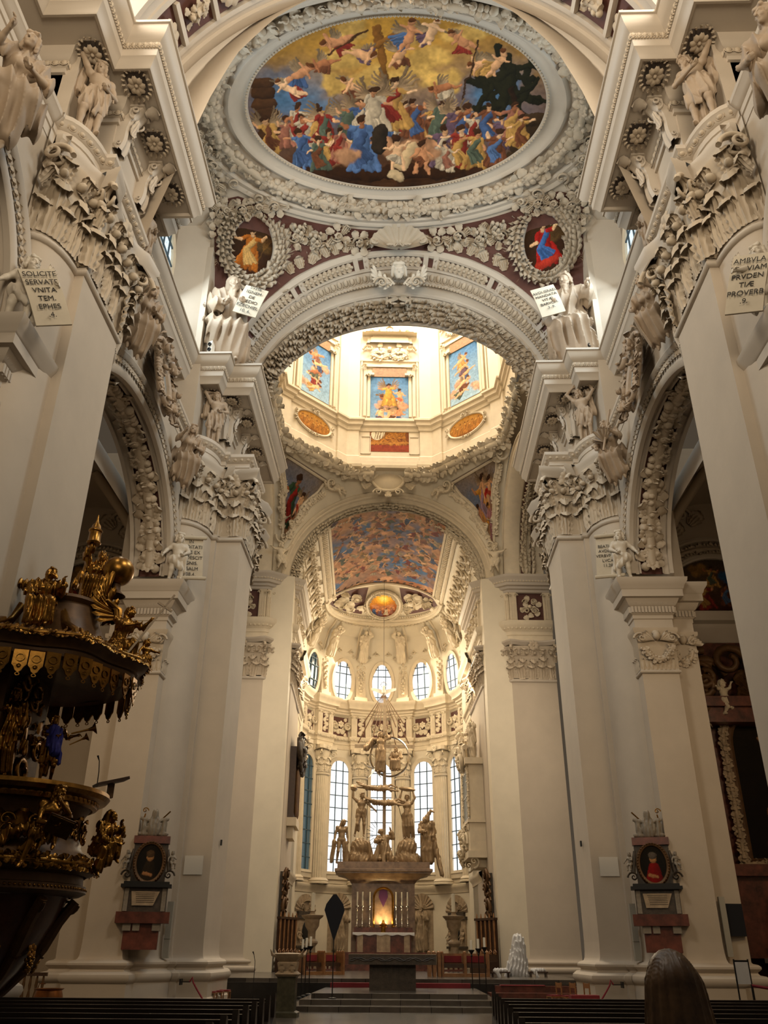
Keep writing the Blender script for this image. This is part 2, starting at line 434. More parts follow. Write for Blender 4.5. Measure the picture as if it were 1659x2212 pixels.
# ------------------------------------------------------------------ figures
STAND = dict(pel=(0, 0, .95), wai=(0, 0, 1.10), che=(0, .0, 1.29), nec=(0, .02, 1.46), hea=(0, -.015, 1.62),
             shL=(.19, .01, 1.41), elL=(.25, .04, 1.13), wrL=(.26, -.07, .90), shR=(-.19, .01, 1.41), elR=(-.25, .04, 1.13), wrR=(-.26, -.07, .90),
             hiL=(.095, 0, .92), knL=(.11, -.04, .50), anL=(.11, .02, .08), hiR=(-.095, 0, .92), knR=(-.11, -.02, .50), anR=(-.11, .04, .08))
def body_prims(J, f=(0, -1, 0), hu=(0, 0, 1), m=1.0, child=False, feet=None, curl=.6, female=False, noarms=False):
    J = {k: A(v, float) for k, v in J.items()}; P = []; hs = 1.0
    c = lambda a, b, ra, rb, k=.05: P.append(('c', A(a, float), A(b, float), ra * m, rb * m, k))
    e = lambda o, r, k=.05, R=None: P.append(('e', A(o, float), tuple(x * m for x in r), k) + ((R,) if R is not None else ()))
    pel, wai, che, nec, hea = (J[k] for k in ('pel', 'wai', 'che', 'nec', 'hea'))
    sx = nrm(J['shL'] - J['shR']); up = nrm(che - wai); fr = np.cross(sx, up) * 1.0
    fw = -fr if (fr @ A(f, float)) < 0 else fr
    w = 1.12 if child else 1
    c(pel + sx * .05, pel - sx * .05, .115 * w, .115 * w); c(wai + sx * .03, wai - sx * .03, .105 * w, .105 * w); c(pel, che, .10 * w, .12)
    c(che + sx * .065, che - sx * .065, .115, .115); c(che + sx * .07 + fw * .045 + up * .04, che - sx * .07 + fw * .045 + up * .04, .07, .07)
    if female:
        for s in (1, -1): e(che + sx * .075 * s + fw * .10 + up * .01, (.06, .06, .06))
    else:
        for s in (1, -1): e(che + sx * .075 * s + fw * .085 + up * .035, (.075, .045, .055), .03)
        e(wai + fw * .07, (.05, .045, .10), .04)
    c(J['shL'], J['shR'], .055, .055, .07); c(che + up * .1, nec, .075, .055); c(nec, hea - A(hu) * .04, .054, .054, .03)
    # head
    F = nrm(A(f, float)); U = A(hu, float); U = nrm(U - F * (U @ F)); S_ = np.cross(U, F); R = np.stack([S_, F, U], 1)
    hm = 1.25 if child else 1.0
    at = lambda x, y, z: hea + (S_ * x + F * y + U * z) * hm
    e(at(0, -.012, .02), (.076 * hm, .095 * hm, .10 * hm), .03, R); e(at(0, .025, -.045), (.055 * hm, .062 * hm, .068 * hm), .03, R); e(at(0, .062, -.095), (.022 * hm, .022 * hm, .02 * hm), .03)
    c(at(0, .09, .02), at(0, .112, -.022), .010 * hm, .017 * hm, .012); c(at(.04, .076, .03), at(-.04, .076, .03), .016 * hm, .016 * hm, .015)
    for s in (1, -1):
        P.append(('-', at(.033 * s, .098, .006), .017 * hm * m)); e(at(.032 * s, .074, .005), (.014 * hm, .014 * hm, .012 * hm), .004)
        c(at(.078 * s, -.005, .02), at(.076 * s, 0, -.02), .012 * hm, .010 * hm, .01); e(at(.04 * s, .06, -.03), (.025 * hm, .025 * hm, .02 * hm), .02)
    c(at(.022, .083, -.060), at(-.022, .083, -.060), .009 * hm, .009 * hm, .006)
    # limbs
    for s in 'LR':
        sh, el, wr, hi, kn, an = (J[k + s] for k in ('sh', 'el', 'wr', 'hi', 'kn', 'an'))
        if not noarms:
            e(sh, (.064, .064, .064)); c(sh, el, .056 * w, .043 * w, .04); c(sh * .55 + el * .45, sh * .45 + el * .55, .05 * w, .048 * w, .03); c(el, wr, .043 * w, .028 * w, .03); c(el * .75 + wr * .25, el * .6 + wr * .4, .045 * w, .04 * w, .03)
            d = nrm(J['ha' + s] - wr) if 'ha' + s in J else nrm(wr - el)
            pn = nrm(np.cross(d, J['th' + s])) if 'th' + s in J else None
            lat = A(J['th' + s], float) if 'th' + s in J else (fw if abs(d @ fw) < .8 else up)
            lat = nrm(lat - d * (lat @ d)); pn = np.cross(d, lat) * (1 if s == 'L' else -1)
            e(wr + d * .052, (.036, .036, .042), .02, None); c(wr, wr + d * .075, .024, .030, .02)
            for i, (o, ln) in enumerate(((.032, .075), (.011, .085), (-.011, .08), (-.031, .062))):
                p0 = wr + d * .082 + lat * o; a1 = curl * .8; p1 = p0 + (d * cos(a1) + pn * sin(a1)) * ln * .5; a2 = curl * 2
                p2 = p1 + (d * cos(a2) + pn * sin(a2)) * ln * .5
                c(p0, p1, .0125, .0115, .006); c(p1, p2, .0115, .010, .006)
            t0 = wr + d * .03 + lat * .03; t1 = t0 + nrm(d * .7 + lat * .8 + pn * .2) * .045; c(t0, t1, .015, .013, .012); c(t1, t1 + nrm(d + pn * .5) * .035, .013, .010, .006)
        c(hi, kn, .088 * w, .058 * w); c(hi * .7 + kn * .3, hi * .4 + kn * .6, .085 * w, .07 * w, .04); e(kn, (.058, .058, .058), .03); c(kn, an, .055 * w, .036 * w); bk = nrm(an - kn)
        cal = kn * .68 + an * .32 - nrm(np.cross(sx, bk) * 1.0) * (.022 if (np.cross(sx, bk) @ fw) > 0 else -.022); e(cal, (.05 * w, .05 * w, .10), .04)
        td = J['to' + s] - an if 'to' + s in J else fw * .16 + A([0, 0, -.035]); td = nrm(td)
        c(an - td * .03, an + td * .10, .034, .034, .03); c(an + td * .08, an + td * .155, .034, .022, .03)
    return P
def folds(amp=.014, fr=26, ax=(1, .3, 0), ax2=(.2, 1, .15), seed=0):
    """sharp creases running mostly downward"""
    a = nrm(A(ax, float)); b = nrm(A(ax2, float)); s = seed * 1.7; r = lambda q: 1 - 2 * np.abs(np.sin(q)); g = fr * .95
    def fn(X, Y, Z):
        u = X * a[0] + Y * a[1] + Z * a[2]; v = X * b[0] + Y * b[1] + Z * b[2]
        return (-amp * r(g * u + 1.5 * np.sin(4 * v + 3.2 * Z + s) + s) - .75 * amp * r(g * .9 * v + 1.7 * np.sin(5 * u + s) + 3.5 * Z) + .4 * amp * np.sin(fr * 1.7 * (u - .6 * v) + 3 * np.sin(4 * Z + s))).astype(np.float32)
    return fn
def hairprims(J, f, hu, long=0, beard=0, child=False, cap=True):
    hea = A(J['hea'], float); F = nrm(A(f, float)); U = A(hu, float); U = nrm(U - F * (U @ F)); S_ = np.cross(U, F); hm = 1.25 if child else 1.0
    at = lambda x, y, z: hea + (S_ * x + F * y + U * z) * hm; P = []; R = np.stack([S_, F, U], 1)
    if cap:
        P.append(('e', at(0, -.038, .035), (.088 * hm, .088 * hm, .10 * hm), .03, R)); P.append(('c', at(.05, .04, .095), at(-.05, .04, .095), .032 * hm, .032 * hm, .02))
        for s in (1, -1): P.append(('c', at(.075 * s, .0, .05), at(.085 * s, -.02, -.05 - .1 * long), .03 * hm, .028 * hm, .02))
    if long: P.append(('c', at(0, -.09, .0), at(0, -.10, -.12 - .12 * long), .07 * hm, .07 * hm, .03))
    if beard:
        P.append(('c', at(0, .065, -.095), at(0, .09, -.10 - .14 * beard), .042, .02, .03))
        for s in (1, -1): P.append(('c', at(.06 * s, .03, -.05), at(.02 * s, .075, -.10), .026, .03, .02))
    return P
def bumps(amp=.012, fr=70):
    return lambda X, Y, Z: (amp * np.sin(fr * X + 2 * np.sin(40 * Z)) * np.sin(fr * Y + 1.5 * np.sin(35 * X)) * np.cos(fr * .7 * Z)).astype(np.float32)
def wing(n=9, L=1.0):
    m = MB()
    for r_, (k, l0, l1) in enumerate(((n, .75, .45), (n, .45, .3), (n - 2, .28, .2))):
        for i in range(k):
            t = i / (k - 1); a = radians(-10 - 105 * t)
            bx, bz = .08 + .42 * (1 - t) ** .8 * .9, .10 + .25 * (1 - t)
            m.add(SMALL, TR(bx * (1 - .25 * r_), -.02 * (2 - r_) * -1 - .02 * r_, bz * (1 - .15 * r_)) @ RX(pi / 2) @ RZ(a) @ SCL(.16, (l0 + (l1 - l0) * t) * L, .12))
    P = [(0, 0, 0), (.12, .0, .26), (.40, .0, .36), (.55, .0, .30)]
    m.add(tube(P, [.05, .06, .045, .02], 7))
    return m
def figure(name, label, M, J=None, f=(0, -1, 0), hu=(0, 0, 1), m=1.0, child=False, female=False, mats=None, robe=None, rfold=None, hair=0, beard=0, nohair=False,
           wings=None, h=.0125, curl=.6, group=None, extra=None, cat='statue', rname='drapery', gold=None, hood=False):
    """a carved figure: one continuous body, with drapery, hair and wings as children"""
    JJ = dict(STAND); JJ.update(J or {})
    mb_, mr, mh = mats if isinstance(mats, tuple) else (mats, mats, mats)
    root = thing(name, label, cat, M, group)
    P = body_prims(JJ, f, hu, m, child, curl=curl, female=female) + (extra or [])
    obj('body', MB().add(implicit(P, h)), mb_, root, sharp=180)
    if robe: obj(rname, MB().add(implicit(robe(JJ) if callable(robe) else robe, h, rfold or folds(), .035)), mr, root, sharp=180)
    if not nohair: obj('hair', MB().add(implicit(hairprims(JJ, f, hu, hair, 0, child), h, bumps())), mh, root, sharp=180)
    if beard: obj('beard', MB().add(implicit(hairprims(JJ, f, hu, 0, beard, child, False), h, bumps())), mh, root, sharp=180)
    for w in (wings or []): obj('wing', wing(), mb_, root, M=w)
    return root
# clothing recipes (lists of primitives) from the joints
V3 = lambda *a: A(a, float)
def g_loin(J, low=.6, side=.1):
    J = {k: A(v, float) for k, v in J.items()}
    P = [('c', J['pel'] + V3(.08, 0, .05), J['pel'] + V3(-.08, 0, .05), .15, .15)]
    for s in 'LR':
        k = J['hi' + s] * (1 - low) + J['kn' + s] * low; P.append(('c', J['hi' + s], k, .135, .115))
    P.append(('c', J['pel'] + V3(side, .05, .05), (J['knR'] + J['anR']) / 2 + V3(.1, .08, 0), .10, .07)); return P
def g_skirt(J, flare=.15, over=.13, hem=None):
    J = {k: A(v, float) for k, v in J.items()}; P = [('c', J['wai'], J['pel'], .145, .17)]
    for s in 'LR':
        hi, kn, an = J['hi' + s], J['kn' + s], J['an' + s]
        P += [('c', hi, kn, .135, over), ('c', kn, an * .88 + kn * .12, over, flare)]
    mk = (J['knL'] + J['knR']) / 2; ma = (J['anL'] + J['anR']) / 2
    P += [('c', J['pel'], mk, .14, over), ('c', mk, ma * .88 + mk * .12, over, flare)]
    return P
def g_tunic(J, sleeve=1.0, loose=.028):
    J = {k: A(v, float) for k, v in J.items()}; sx = nrm(J['shL'] - J['shR']); P = []
    P += [('c', J['che'] + sx * .075, J['che'] - sx * .075, .128 + loose, .128 + loose), ('c', J['pel'], J['che'], .135 + loose, .12 + loose), ('c', J['shL'], J['shR'], .072 + loose, .072 + loose)]
    for s in 'LR':
        sh, el, wr = J['sh' + s], J['el' + s], J['wr' + s]
        P.append(('c', sh, el, .075 + loose, .065 + loose))
        if sleeve > .5: P.append(('c', el, el * .35 + wr * .65, .062 + loose, .06 + loose * 1.5))
    return P
def g_robe(J): return g_tunic(J) + g_skirt(J)
def g_cloak(J, d=.12, low=.3):
    J = {k: A(v, float) for k, v in J.items()}
    return [('c', J['shL'] + V3(0, .05, 0), J['pel'] + V3(.12, d, -.1), .09, .13), ('c', J['shR'] + V3(0, .05, 0), J['pel'] + V3(-.12, d, -.1), .09, .13), ('c', J['pel'] + V3(0, d, 0), V3(J['pel'][0], J['pel'][1] + d + .05, low), .16, .16)]
SEAT = dict(STAND, pel=(0, .12, .50), wai=(0, .10, .66), che=(0, .05, .86), nec=(0, .04, 1.03), hea=(0, -.01, 1.19), shL=(.19, .05, .98), shR=(-.19, .05, .98),
            elL=(.30, -.02, .72), wrL=(.22, -.24, .66), elR=(-.30, -.02, .72), wrR=(-.22, -.24, .66), hiL=(.10, .10, .47), hiR=(-.10, .10, .47),
            knL=(.17, -.33, .50), knR=(-.17, -.33, .50), anL=(.17, -.30, .08), anR=(-.14, -.22, .08))
# ------------------------------------------------------------------ fresco painter (colours of generic painted scenes)
def lin(r, g, b): return ((A([r, g, b]) / 255.0) ** 2.2)
def fbm(H, W, cell, oct=5, seed=0, rough=.55):
    r = np.random.default_rng(seed); out = np.zeros((H, W)); a = 1; tot = 0
    for o in range(oct):
        c = max(2, cell / 2 ** o); gh, gw = int(H / c) + 3, int(W / c) + 3; g = r.random((gh, gw))
        y = np.arange(H) / c; x = np.arange(W) / c; yi = y.astype(int); xi = x.astype(int); fy = (y - yi)[:, None]; fx = (x - xi)[None]
        fy = fy * fy * (3 - 2 * fy); fx = fx * fx * (3 - 2 * fx)
        out += a * ((g[yi][:, xi] * (1 - fx) + g[yi][:, xi + 1] * fx) * (1 - fy) + (g[yi + 1][:, xi] * (1 - fx) + g[yi + 1][:, xi + 1] * fx) * fy); tot += a; a *= rough
    return out / tot
SKINS = [lin(205, 150, 105), lin(185, 125, 85), lin(220, 170, 125), lin(160, 100, 65)]
ROBES = [lin(122, 44, 34), lin(62, 78, 108), lin(168, 124, 66), lin(92, 70, 80), lin(78, 84, 68), lin(172, 150, 122), lin(104, 62, 40), lin(140, 88, 68), lin(76, 96, 128)]
class Cv:
    """y runs up from 0 to 1, x from 0 to the aspect"""
    def __init__(s, W, H, seed=0):
        s.W, s.H = W, H; s.r = random.Random(seed); s.im = np.zeros((H, W, 3)); s.Y, s.X = np.mgrid[0:H, 0:W] / float(H); s.asp = W / H; s.seed = seed
    def fill(s, stops, warp=.12, cell=.3):
        n = fbm(s.H, s.W, cell * s.H, 5, s.seed + 1) - .5; t = np.clip(s.Y + n * warp * 2, 0, 1)
        for i in range(3): s.im[..., i] = np.interp(t, [q[0] for q in stops], [q[1][i] for q in stops])
    def win(s, x, y, r):
        a = max(0, int((y - r) * s.H)); b = min(s.H, int((y + r) * s.H) + 2); c = max(0, int((x - r) * s.H)); d = min(s.W, int((x + r) * s.H) + 2)
        return slice(a, max(a, b)), slice(c, max(c, d))
    def mix(s, w, m, col):
        m = m[..., None]; s.im[w] = s.im[w] * (1 - m) + col * m
    def limb(s, x0, y0, x1, y1, r0, r1, col, soft=None, shade=1):
        w = s.win((x0 + x1) / 2, (y0 + y1) / 2, max(r0, r1) + .5 * math.hypot(x1 - x0, y1 - y0) + .01)
        X, Y = s.X[w], s.Y[w]
        if not X.size: return
        dx, dy = x1 - x0, y1 - y0; L = dx * dx + dy * dy + 1e-9; t = np.clip(((X - x0) * dx + (Y - y0) * dy) / L, 0, 1)
        ex, ey = X - x0 - t * dx, Y - y0 - t * dy; r = r0 + (r1 - r0) * t; d = np.sqrt(ex * ex + ey * ey) / r
        m = np.clip((1 - d) * r * s.H / 1.3 + .5, 0, 1) if soft is None else np.clip((1 - d) / soft, 0, 1)
        sh = 1 + .8 * shade * (.55 * (-.6 * ex + .7 * ey) / r - .28 * d * d)
        s.mix(w, m, np.clip(sh, .12, 1.9)[..., None] * col)
    def puff(s, x, y, r, col, al=.9):
        for i in range(7):
            a = s.r.uniform(0, 2 * pi); q = s.r.uniform(.2, .9); s.limb(x + r * q * cos(a), y + .6 * r * q * sin(a), x + r * q * cos(a) + .01, y + .6 * r * q * sin(a), r * .55, r * .5, A(col) * s.r.uniform(.75, 1.2), .55, .55)
    def cloth(s, x, y, w, h, col, ang=0):
        c, sn = cos(ang), sin(ang)
        for i in range(9):
            t = (i - 4) / 4; x0, x1 = x + t * w * .5 * c, x + t * w * .9 * c + h * sn; y0 = y + t * w * .5 * sn; y1 = y - h * c + t * w * .9 * sn
            s.limb(x0, y0, x1 + s.r.uniform(-.1, .1) * w, y1 + s.r.uniform(-.1, .1) * h, w * .12, w * .17, A(col) * s.r.uniform(.55, 1.35), None, 1.1)
    def person(s, x, y, h, robe, skin=None, wings=False, sit=False, lean=0, arm=None, child=False, hair=None, robe2=None):
        """foot at (x, y), height h"""
        R = s.r; skin = SKINS[R.randrange(4)] if skin is None else skin; hair = lin(60, 38, 22) if hair is None else hair; k = h
        hx, hy = x + lean * k * .5, y + k * .92; cx, cy = x + lean * k * .33, y + k * .70; px, py = x + lean * k * .12, y + k * (.42 if not sit else .45)
        if wings:
            for sg in (1, -1):
                for i in range(6):
                    a = pi / 2 - sg * (.35 + .22 * i); L = k * (.52 - .04 * i); s.limb(cx + sg * k * .06, cy + k * .05, cx + sg * k * .06 + L * cos(a), cy + k * .05 + L * sin(a), k * .035, k * .022, lin(150, 120, 88) * (.5 + .12 * i), None, .8)
        if child:
            for sg in (1, -1): s.limb(px + sg * k * .08, py, x + sg * k * .16 * R.uniform(.6, 1.5), y + k * .02, k * .085, k * .05, skin)
        else:
            s.cloth(px, py + k * .05, k * .30, k * .44, robe, lean * .8)
        s.limb(px, py, cx, cy, k * .13, k * .14, robe if not child else skin); 
        if robe2 is not None: s.limb(px - k * .12, py, cx + k * .1, cy + k * .05, k * .07, k * .06, robe2, None, 1.2); s.cloth(px - k * .1, py, k * .16, k * .3, robe2, .5)
        if child and robe is not None: s.cloth(px, py, k * .2, k * .14, robe, R.uniform(-1, 1))
        for sg in (1, -1):
            a = (R.uniform(-1.3, .9) if arm is None else arm) ; ex = cx + sg * k * (.13 + .13 * cos(a)); ey = cy + k * .13 * sin(a); a2 = a + R.uniform(-.3, 1.1)
            s.limb(cx + sg * k * .12, cy + k * .06, ex, ey, k * .055, k * .045, robe * 1.1 if not child else skin); s.limb(ex, ey, ex + sg * k * .13 * cos(a2), ey + k * .13 * sin(a2), k * .042, k * .032, skin)
        s.limb(cx, cy + k * .1, hx, hy - k * .06, k * .045, k * .04, skin * .8); rr_ = k * (.075 if not child else .11)
        s.limb(hx, hy - .1 * rr_, hx, hy + .15 * rr_, rr_, rr_, skin); s.limb(hx - .1 * rr_, hy + .5 * rr_, hx + .3 * rr_, hy + .6 * rr_, rr_ * .85, rr_ * .8, hair, None, .7); s.limb(hx - .8 * rr_, hy + .2 * rr_, hx - .7 * rr_, hy - .4 * rr_, rr_ * .4, rr_ * .35, hair, None, .7)
    def angel(s, x, y, h, robe, child=True):
        """a flying figure, body along a slanting line"""
        R = s.r; a = R.choice([.5, 2.6, -.3, 3.4, 1.2]); sk = SKINS[R.randrange(4)]; c, sn = cos(a), sin(a)
        for i in range(5):
            b = a + 1.2 + .2 * i; s.limb(x, y, x + h * (.55 - .05 * i) * cos(b), y + h * (.5 - .05 * i) * abs(sin(b)), h * .05, h * .03, lin(150, 122, 90) * (.5 + .12 * i), None, .8)
        s.cloth(x - .15 * h * c, y - .15 * h * sn, h * .26, h * .35, robe, R.uniform(-1.2, 1.2))
        for sg in (1, -1): s.limb(x - .2 * h * c, y - .2 * h * sn, x - h * .5 * c + sg * .12 * h, y - h * .5 * sn + sg * .05 * h, h * .08, h * .045, sk)
        s.limb(x - .2 * h * c, y - .2 * h * sn, x + .12 * h * c, y + .12 * h * sn, h * .12, h * .12, sk if child else robe)
        for sg in (1, -1): s.limb(x + .1 * h * c, y + .1 * h * sn, x + .3 * h * cos(a + sg * 1.1), y + .3 * h * sin(a + sg * 1.1), h * .05, h * .035, sk)
        s.limb(x + .27 * h * c, y + .27 * h * sn + .03 * h, x + .29 * h * c, y + .29 * h * sn + .03 * h, h * .095, h * .09, sk); s.limb(x + .27 * h * c, y + .29 * h * sn + .09 * h, x + .31 * h * c, y + .3 * h * sn + .08 * h, h * .08, h * .07, lin(95, 55, 28))
    def done(s, gain=1.0, grain=.16):
        a = s.H * .012; dx = (fbm(s.H, s.W, s.H * .045, 3, s.seed + 5) - .5) * a * 3; dy = (fbm(s.H, s.W, s.H * .045, 3, s.seed + 6) - .5) * a * 3
        yy, xx = np.mgrid[0:s.H, 0:s.W]; s.im = s.im[np.clip((yy + dy).round().astype(int), 0, s.H - 1), np.clip((xx + dx).round().astype(int), 0, s.W - 1)]
        hi = fbm(s.H, s.W, s.H * .02, 2, s.seed + 7); s.im = s.im * (.72 + .56 * hi)[..., None]
        n = fbm(s.H, s.W, s.H * .06, 3, s.seed + 9); return np.clip(s.im * (1 + grain * 2 * (n - .5))[..., None] * gain, 0, 1)
def paint_obj(name, im, fn, parent, keep=None, M=None):
    """a painted surface: fn(u, v) -> points; keep(u, v) -> mask of the shape"""
    H, W = im.shape[:2]; v, u = np.mgrid[0:H, 0:W]; u = u / (W - 1); v = v / (H - 1)
    T = grid(fn(u, v).reshape(H, W, 3)); C_ = im.reshape(-1, 3); F = T[1][0]
    if keep is not None:
        k = keep(u, v).ravel(); F = F[k[F].all(1)]
        used = np.zeros(len(k), bool); used[F] = True; idx = np.cumsum(used) - 1; T = (T[0][used], [idx[F]]); C_ = C_[used]
    return obj(name, MB().add((T[0], [F]) if keep is None else T), M_PAINT, parent, M, sharp=180, cols=C_)
E_ = None
def flatfn(w, h, z=0): return lambda u, v: np.stack([(u - .5) * w, (v - .5) * h, 0 * u + z], -1)
oval = lambda u, v: (u - .5) ** 2 + (v - .5) ** 2 < .25
def putti_panel(W, H, seed, n=5, sky=(lin(70, 110, 150), lin(150, 175, 190)), clouds=3):
    c = Cv(W, H, seed); c.fill([(0, sky[1]), (.5, (sky[0] + sky[1]) / 2), (1, sky[0])], .2)
    for i in range(clouds): c.puff(c.r.uniform(.1, .9) * c.asp, c.r.uniform(.15, .6), .13, lin(190, 150, 120))
    for i in range(n):
        t = (i + .5) / n; c.angel(c.asp * (.5 + .16 * c.r.uniform(-1, 1)), .12 + .72 * t, .30, ROBES[c.r.randrange(len(ROBES))])
    return c
# ================================================================== NAVE
Z_AST, Z_ARC, Z_FRZ, Z_COR, Z_TOP = 17.65, 20.9, 21.9, 24.0, 26.2
YV = 26.05
RP = A([0, .95, 1.0, 1.25, 1.5, 1.655, 1.74, 1.83, 1.96, 2.04, 2.12, 2.4]); ZP = A([37.2, 36.6, 36.5, 36.1, 35.6, 35.1, 34.4, 33.3, 31.1, 28.7, 25.5, 15])
def vr(x, y):
    r = np.hypot(x / 6.97, (y - YV) / 4.5)
    return np.where((y < YV) & (r > 1), 1 + (r - 1) * 1.45, r)
def vz(x, y): return np.interp(vr(x, y), RP, ZP)
def vpt(x, y, d=0):
    """point on the vault (d = distance below it) and the downward normal"""
    e = .05; z = vz(x, y); n = nrm(np.stack([vz(x + e, y) - vz(x - e, y), vz(x, y + e) - vz(x, y - e), -2 * e + 0 * x], -1))
    return np.stack([x + 0 * z, y + 0 * z, z], -1) + n * d, n

BASE = [(.42, 0), (.42, .30), (.36, .34), (.36, .80), (.40, .84), (.44, .90), (.46, .98), (.44, 1.06), (.36, 1.12), (.22, 1.15), (.18, 1.20), (.18, 1.24), (.24, 1.28), (.28, 1.33), (.28, 1.39), (.22, 1.45), (.10, 1.48), (.06, 1.52), (.03, 1.60), (.01, 1.80), (0, 2.1)]
ASTR = [(0, 0), (.02, .0), (.06, .02), (.10, .08), (.10, .12), (.06, .18), (.03, .20), (.03, .27), (0, .30)]
ARCHI = [(-.02, 0), (.05, 0), (.05, .34), (.09, .36), (.09, .56), (.13, .58), (.20, .66), (.26, .76), (.30, .80), (.30, .95), (-1.9, 1.0)]
CORN = [(-.55, 0), (-.42, .02), (-.42, .20), (-.36, .24), (-.36, .44), (-.28, .50), (-.22, .62), (-.20, .84), (-.18, .90), (.62, .90), (.68, .82), (.76, .80), (.80, .86), (.86, 1.02), (.94, 1.10), (.96, 1.12), (.98, 1.40), (1.02, 1.44), (1.02, 1.62), (1.06, 1.66), (1.14, 1.72), (1.22, 1.84), (1.27, 2.0), (1.29, 2.08), (1.35, 2.10), (1.35, 2.2), (-.3, 2.25)]

def capital(parent, path, z0, h, mats=None, skip_ends=0, vol=1.0, abz=.16, name='capital', dens=1.0, fl=1.0):
    """composite capital wrapped around a plan: bell, two rows of acanthus, volutes, horned abacus"""
    mt = mats or M_STUC; P = A(path, float)
    bell = obj(name, MB().add(sweep(path, [(0, z0), (.03, z0 + .05), (.03, z0 + h * .5), (.10, z0 + h * .72), (.22, z0 + h * .82), (.22, z0 + h * .86), (.05, z0 + h * .86), (.05, z0 + h)])), mt, parent)
    L = np.concatenate([[0], np.cumsum(np.linalg.norm(np.diff(P, axis=0), axis=1))])
    lw = h * .175 / dens
    m = MB()
    def ringframes(z, out, step, shift=0):
        k = max(2, int(round(L[-1] / step))); mm = miter(path)
        s = (np.arange(k) + .5 + shift) * L[-1] / k; s = s[s < L[-1] * .995]
        Q = P + mm * out
        d = nrm(np.diff(P, axis=0)); n = np.stack([d[:, 1], -d[:, 0]], 1)
        Ms = []
        for q in s:
            i = min(max(np.searchsorted(L, q) - 1, 0), len(P) - 2); t = (q - L[i]) / max(L[i + 1] - L[i], 1e-6)
            p = Q[i] * (1 - t) + Q[i + 1] * t; nn = n[i]
            # blend normals near corners so that leaves turn
            if t < .18 and i > 0: nn = nrm(n[i] + n[i - 1])
            if t > .82 and i < len(n) - 1: nn = nrm(n[i] + n[i + 1])
            Ms.append(FR((p[0], p[1], z), (-nn[1], nn[0], 0), (0, 0, 1), (nn[0], nn[1], 0)) @ ID)
        return A(Ms)
    R = lambda k: A([RZ(random.uniform(-.08, .08)) @ SCL(random.uniform(.92, 1.08)) for _ in range(k)])
    f1 = ringframes(z0 + .02, .04, lw * 1.15); m.many(LEAFC, f1 @ R(len(f1)) @ SCL(lw * 1.5, h * .48, h * .34))
    f2 = ringframes(z0 + .02, .02, lw * 1.25, .5); m.many(LEAFC, f2 @ R(len(f2)) @ SCL(lw * 1.5, h * .76, h * .36))
    f3 = ringframes(z0 + h * .62, .12, lw * 1.1, .25); m.many(LEAFC, f3 @ RX(.35) @ R(len(f3)) @ SCL(lw * 1.15, h * .25, h * .22))
    f4 = ringframes(z0 + h * .66, .26, lw * .9); m.many(FRUIT, f4 @ R(len(f4)) @ SCL(h * .085, h * .08, h * .10))
    obj('acanthus_leaves', m, mt, bell)
    # corners
    d = nrm(np.diff(P, axis=0)); n = np.stack([d[:, 1], -d[:, 0]], 1)
    cor = [i for i in range(1, len(P) - 1) if (d[i - 1][0] * d[i][1] - d[i - 1][1] * d[i][0]) * -1 < -.35]
    vs = []; vr_ = h * .145 * vol
    mm = miter(path)
    ends = [0, len(P) - 1] if skip_ends == 0 else []
    for i in cor + ends:
        v = MB(); vs.append(v); dg = nrm(mm[i]); p = P[i] + dg * (.34 * fl + .05)
        for s in (1, -1):
            v.add(SPIR, FR((p[0], p[1], z0 + h * .76), (dg[0], dg[1], 0), (0, 0, 1), (-dg[1] * s, dg[0] * s, 0)) @ TR(0, 0, .02) @ SCL(vr_))
        v.add(LEAFC, FR((p[0] - dg[0] * .25, p[1] - dg[1] * .25, z0 + h * .45), (-dg[1], dg[0], 0), (0, 0, 1), (dg[0], dg[1], 0)) @ RX(.45) @ SCL(h * .15, h * .26, h * .2))
    # flower on each long straight
    fl_ = MB()
    for i in range(len(P) - 1):
        ln = np.linalg.norm(P[i + 1] - P[i])
        if ln > .8:
            q = (P[i] + P[i + 1]) / 2 + n[i] * .24
            fl_.add(FLOWER, FR((q[0], q[1], z0 + h * .86), (-n[i][1], n[i][0], 0), (0, 0, 1), (n[i][0], n[i][1], 0)) @ SCL(h * .14))
    for v in vs: obj('volute', v, mt, bell)
    if fl_.n: obj('flower', fl_, mt, bell)
    # abacus: pushed out at the corners, hollow between them
    Q = [P[0]]; O = []
    hard = set(cor + [0, len(P) - 1])
    pts = []; 
    for i in range(len(P) - 1):
        k = max(1, int(np.linalg.norm(P[i + 1] - P[i]) / .15))
        for j in range(k): pts.append(P[i] + (P[i + 1] - P[i]) * j / k)
    pts.append(P[-1]); pts = A(pts); mmm = miter(pts)
    hp = P[sorted(hard)]; dist = np.min(np.linalg.norm(pts[:, None] - hp[None], axis=2), axis=1)
    fo = .10 + .46 * fl * np.exp(-(dist / .42) ** 1.4)
    pr = A([(.0, z0 + h * (1 - abz)), (.04, z0 + h * (1 - abz) + .03), (.10, z0 + h * .93), (.16, z0 + h * .955), (.16, z0 + h), (-.3, z0 + h)])
    G = np.concatenate([pts[:, None] + mmm[:, None] * (fo[:, None, None] + pr[None, :, :1] - .04), np.broadcast_to(pr[None, :, 1:], (len(pts), len(pr), 1))], -1)
    obj('abacus', MB().add(flip(grid(G))), M_CORN if mt is M_STUC else mt, bell)
    return bell

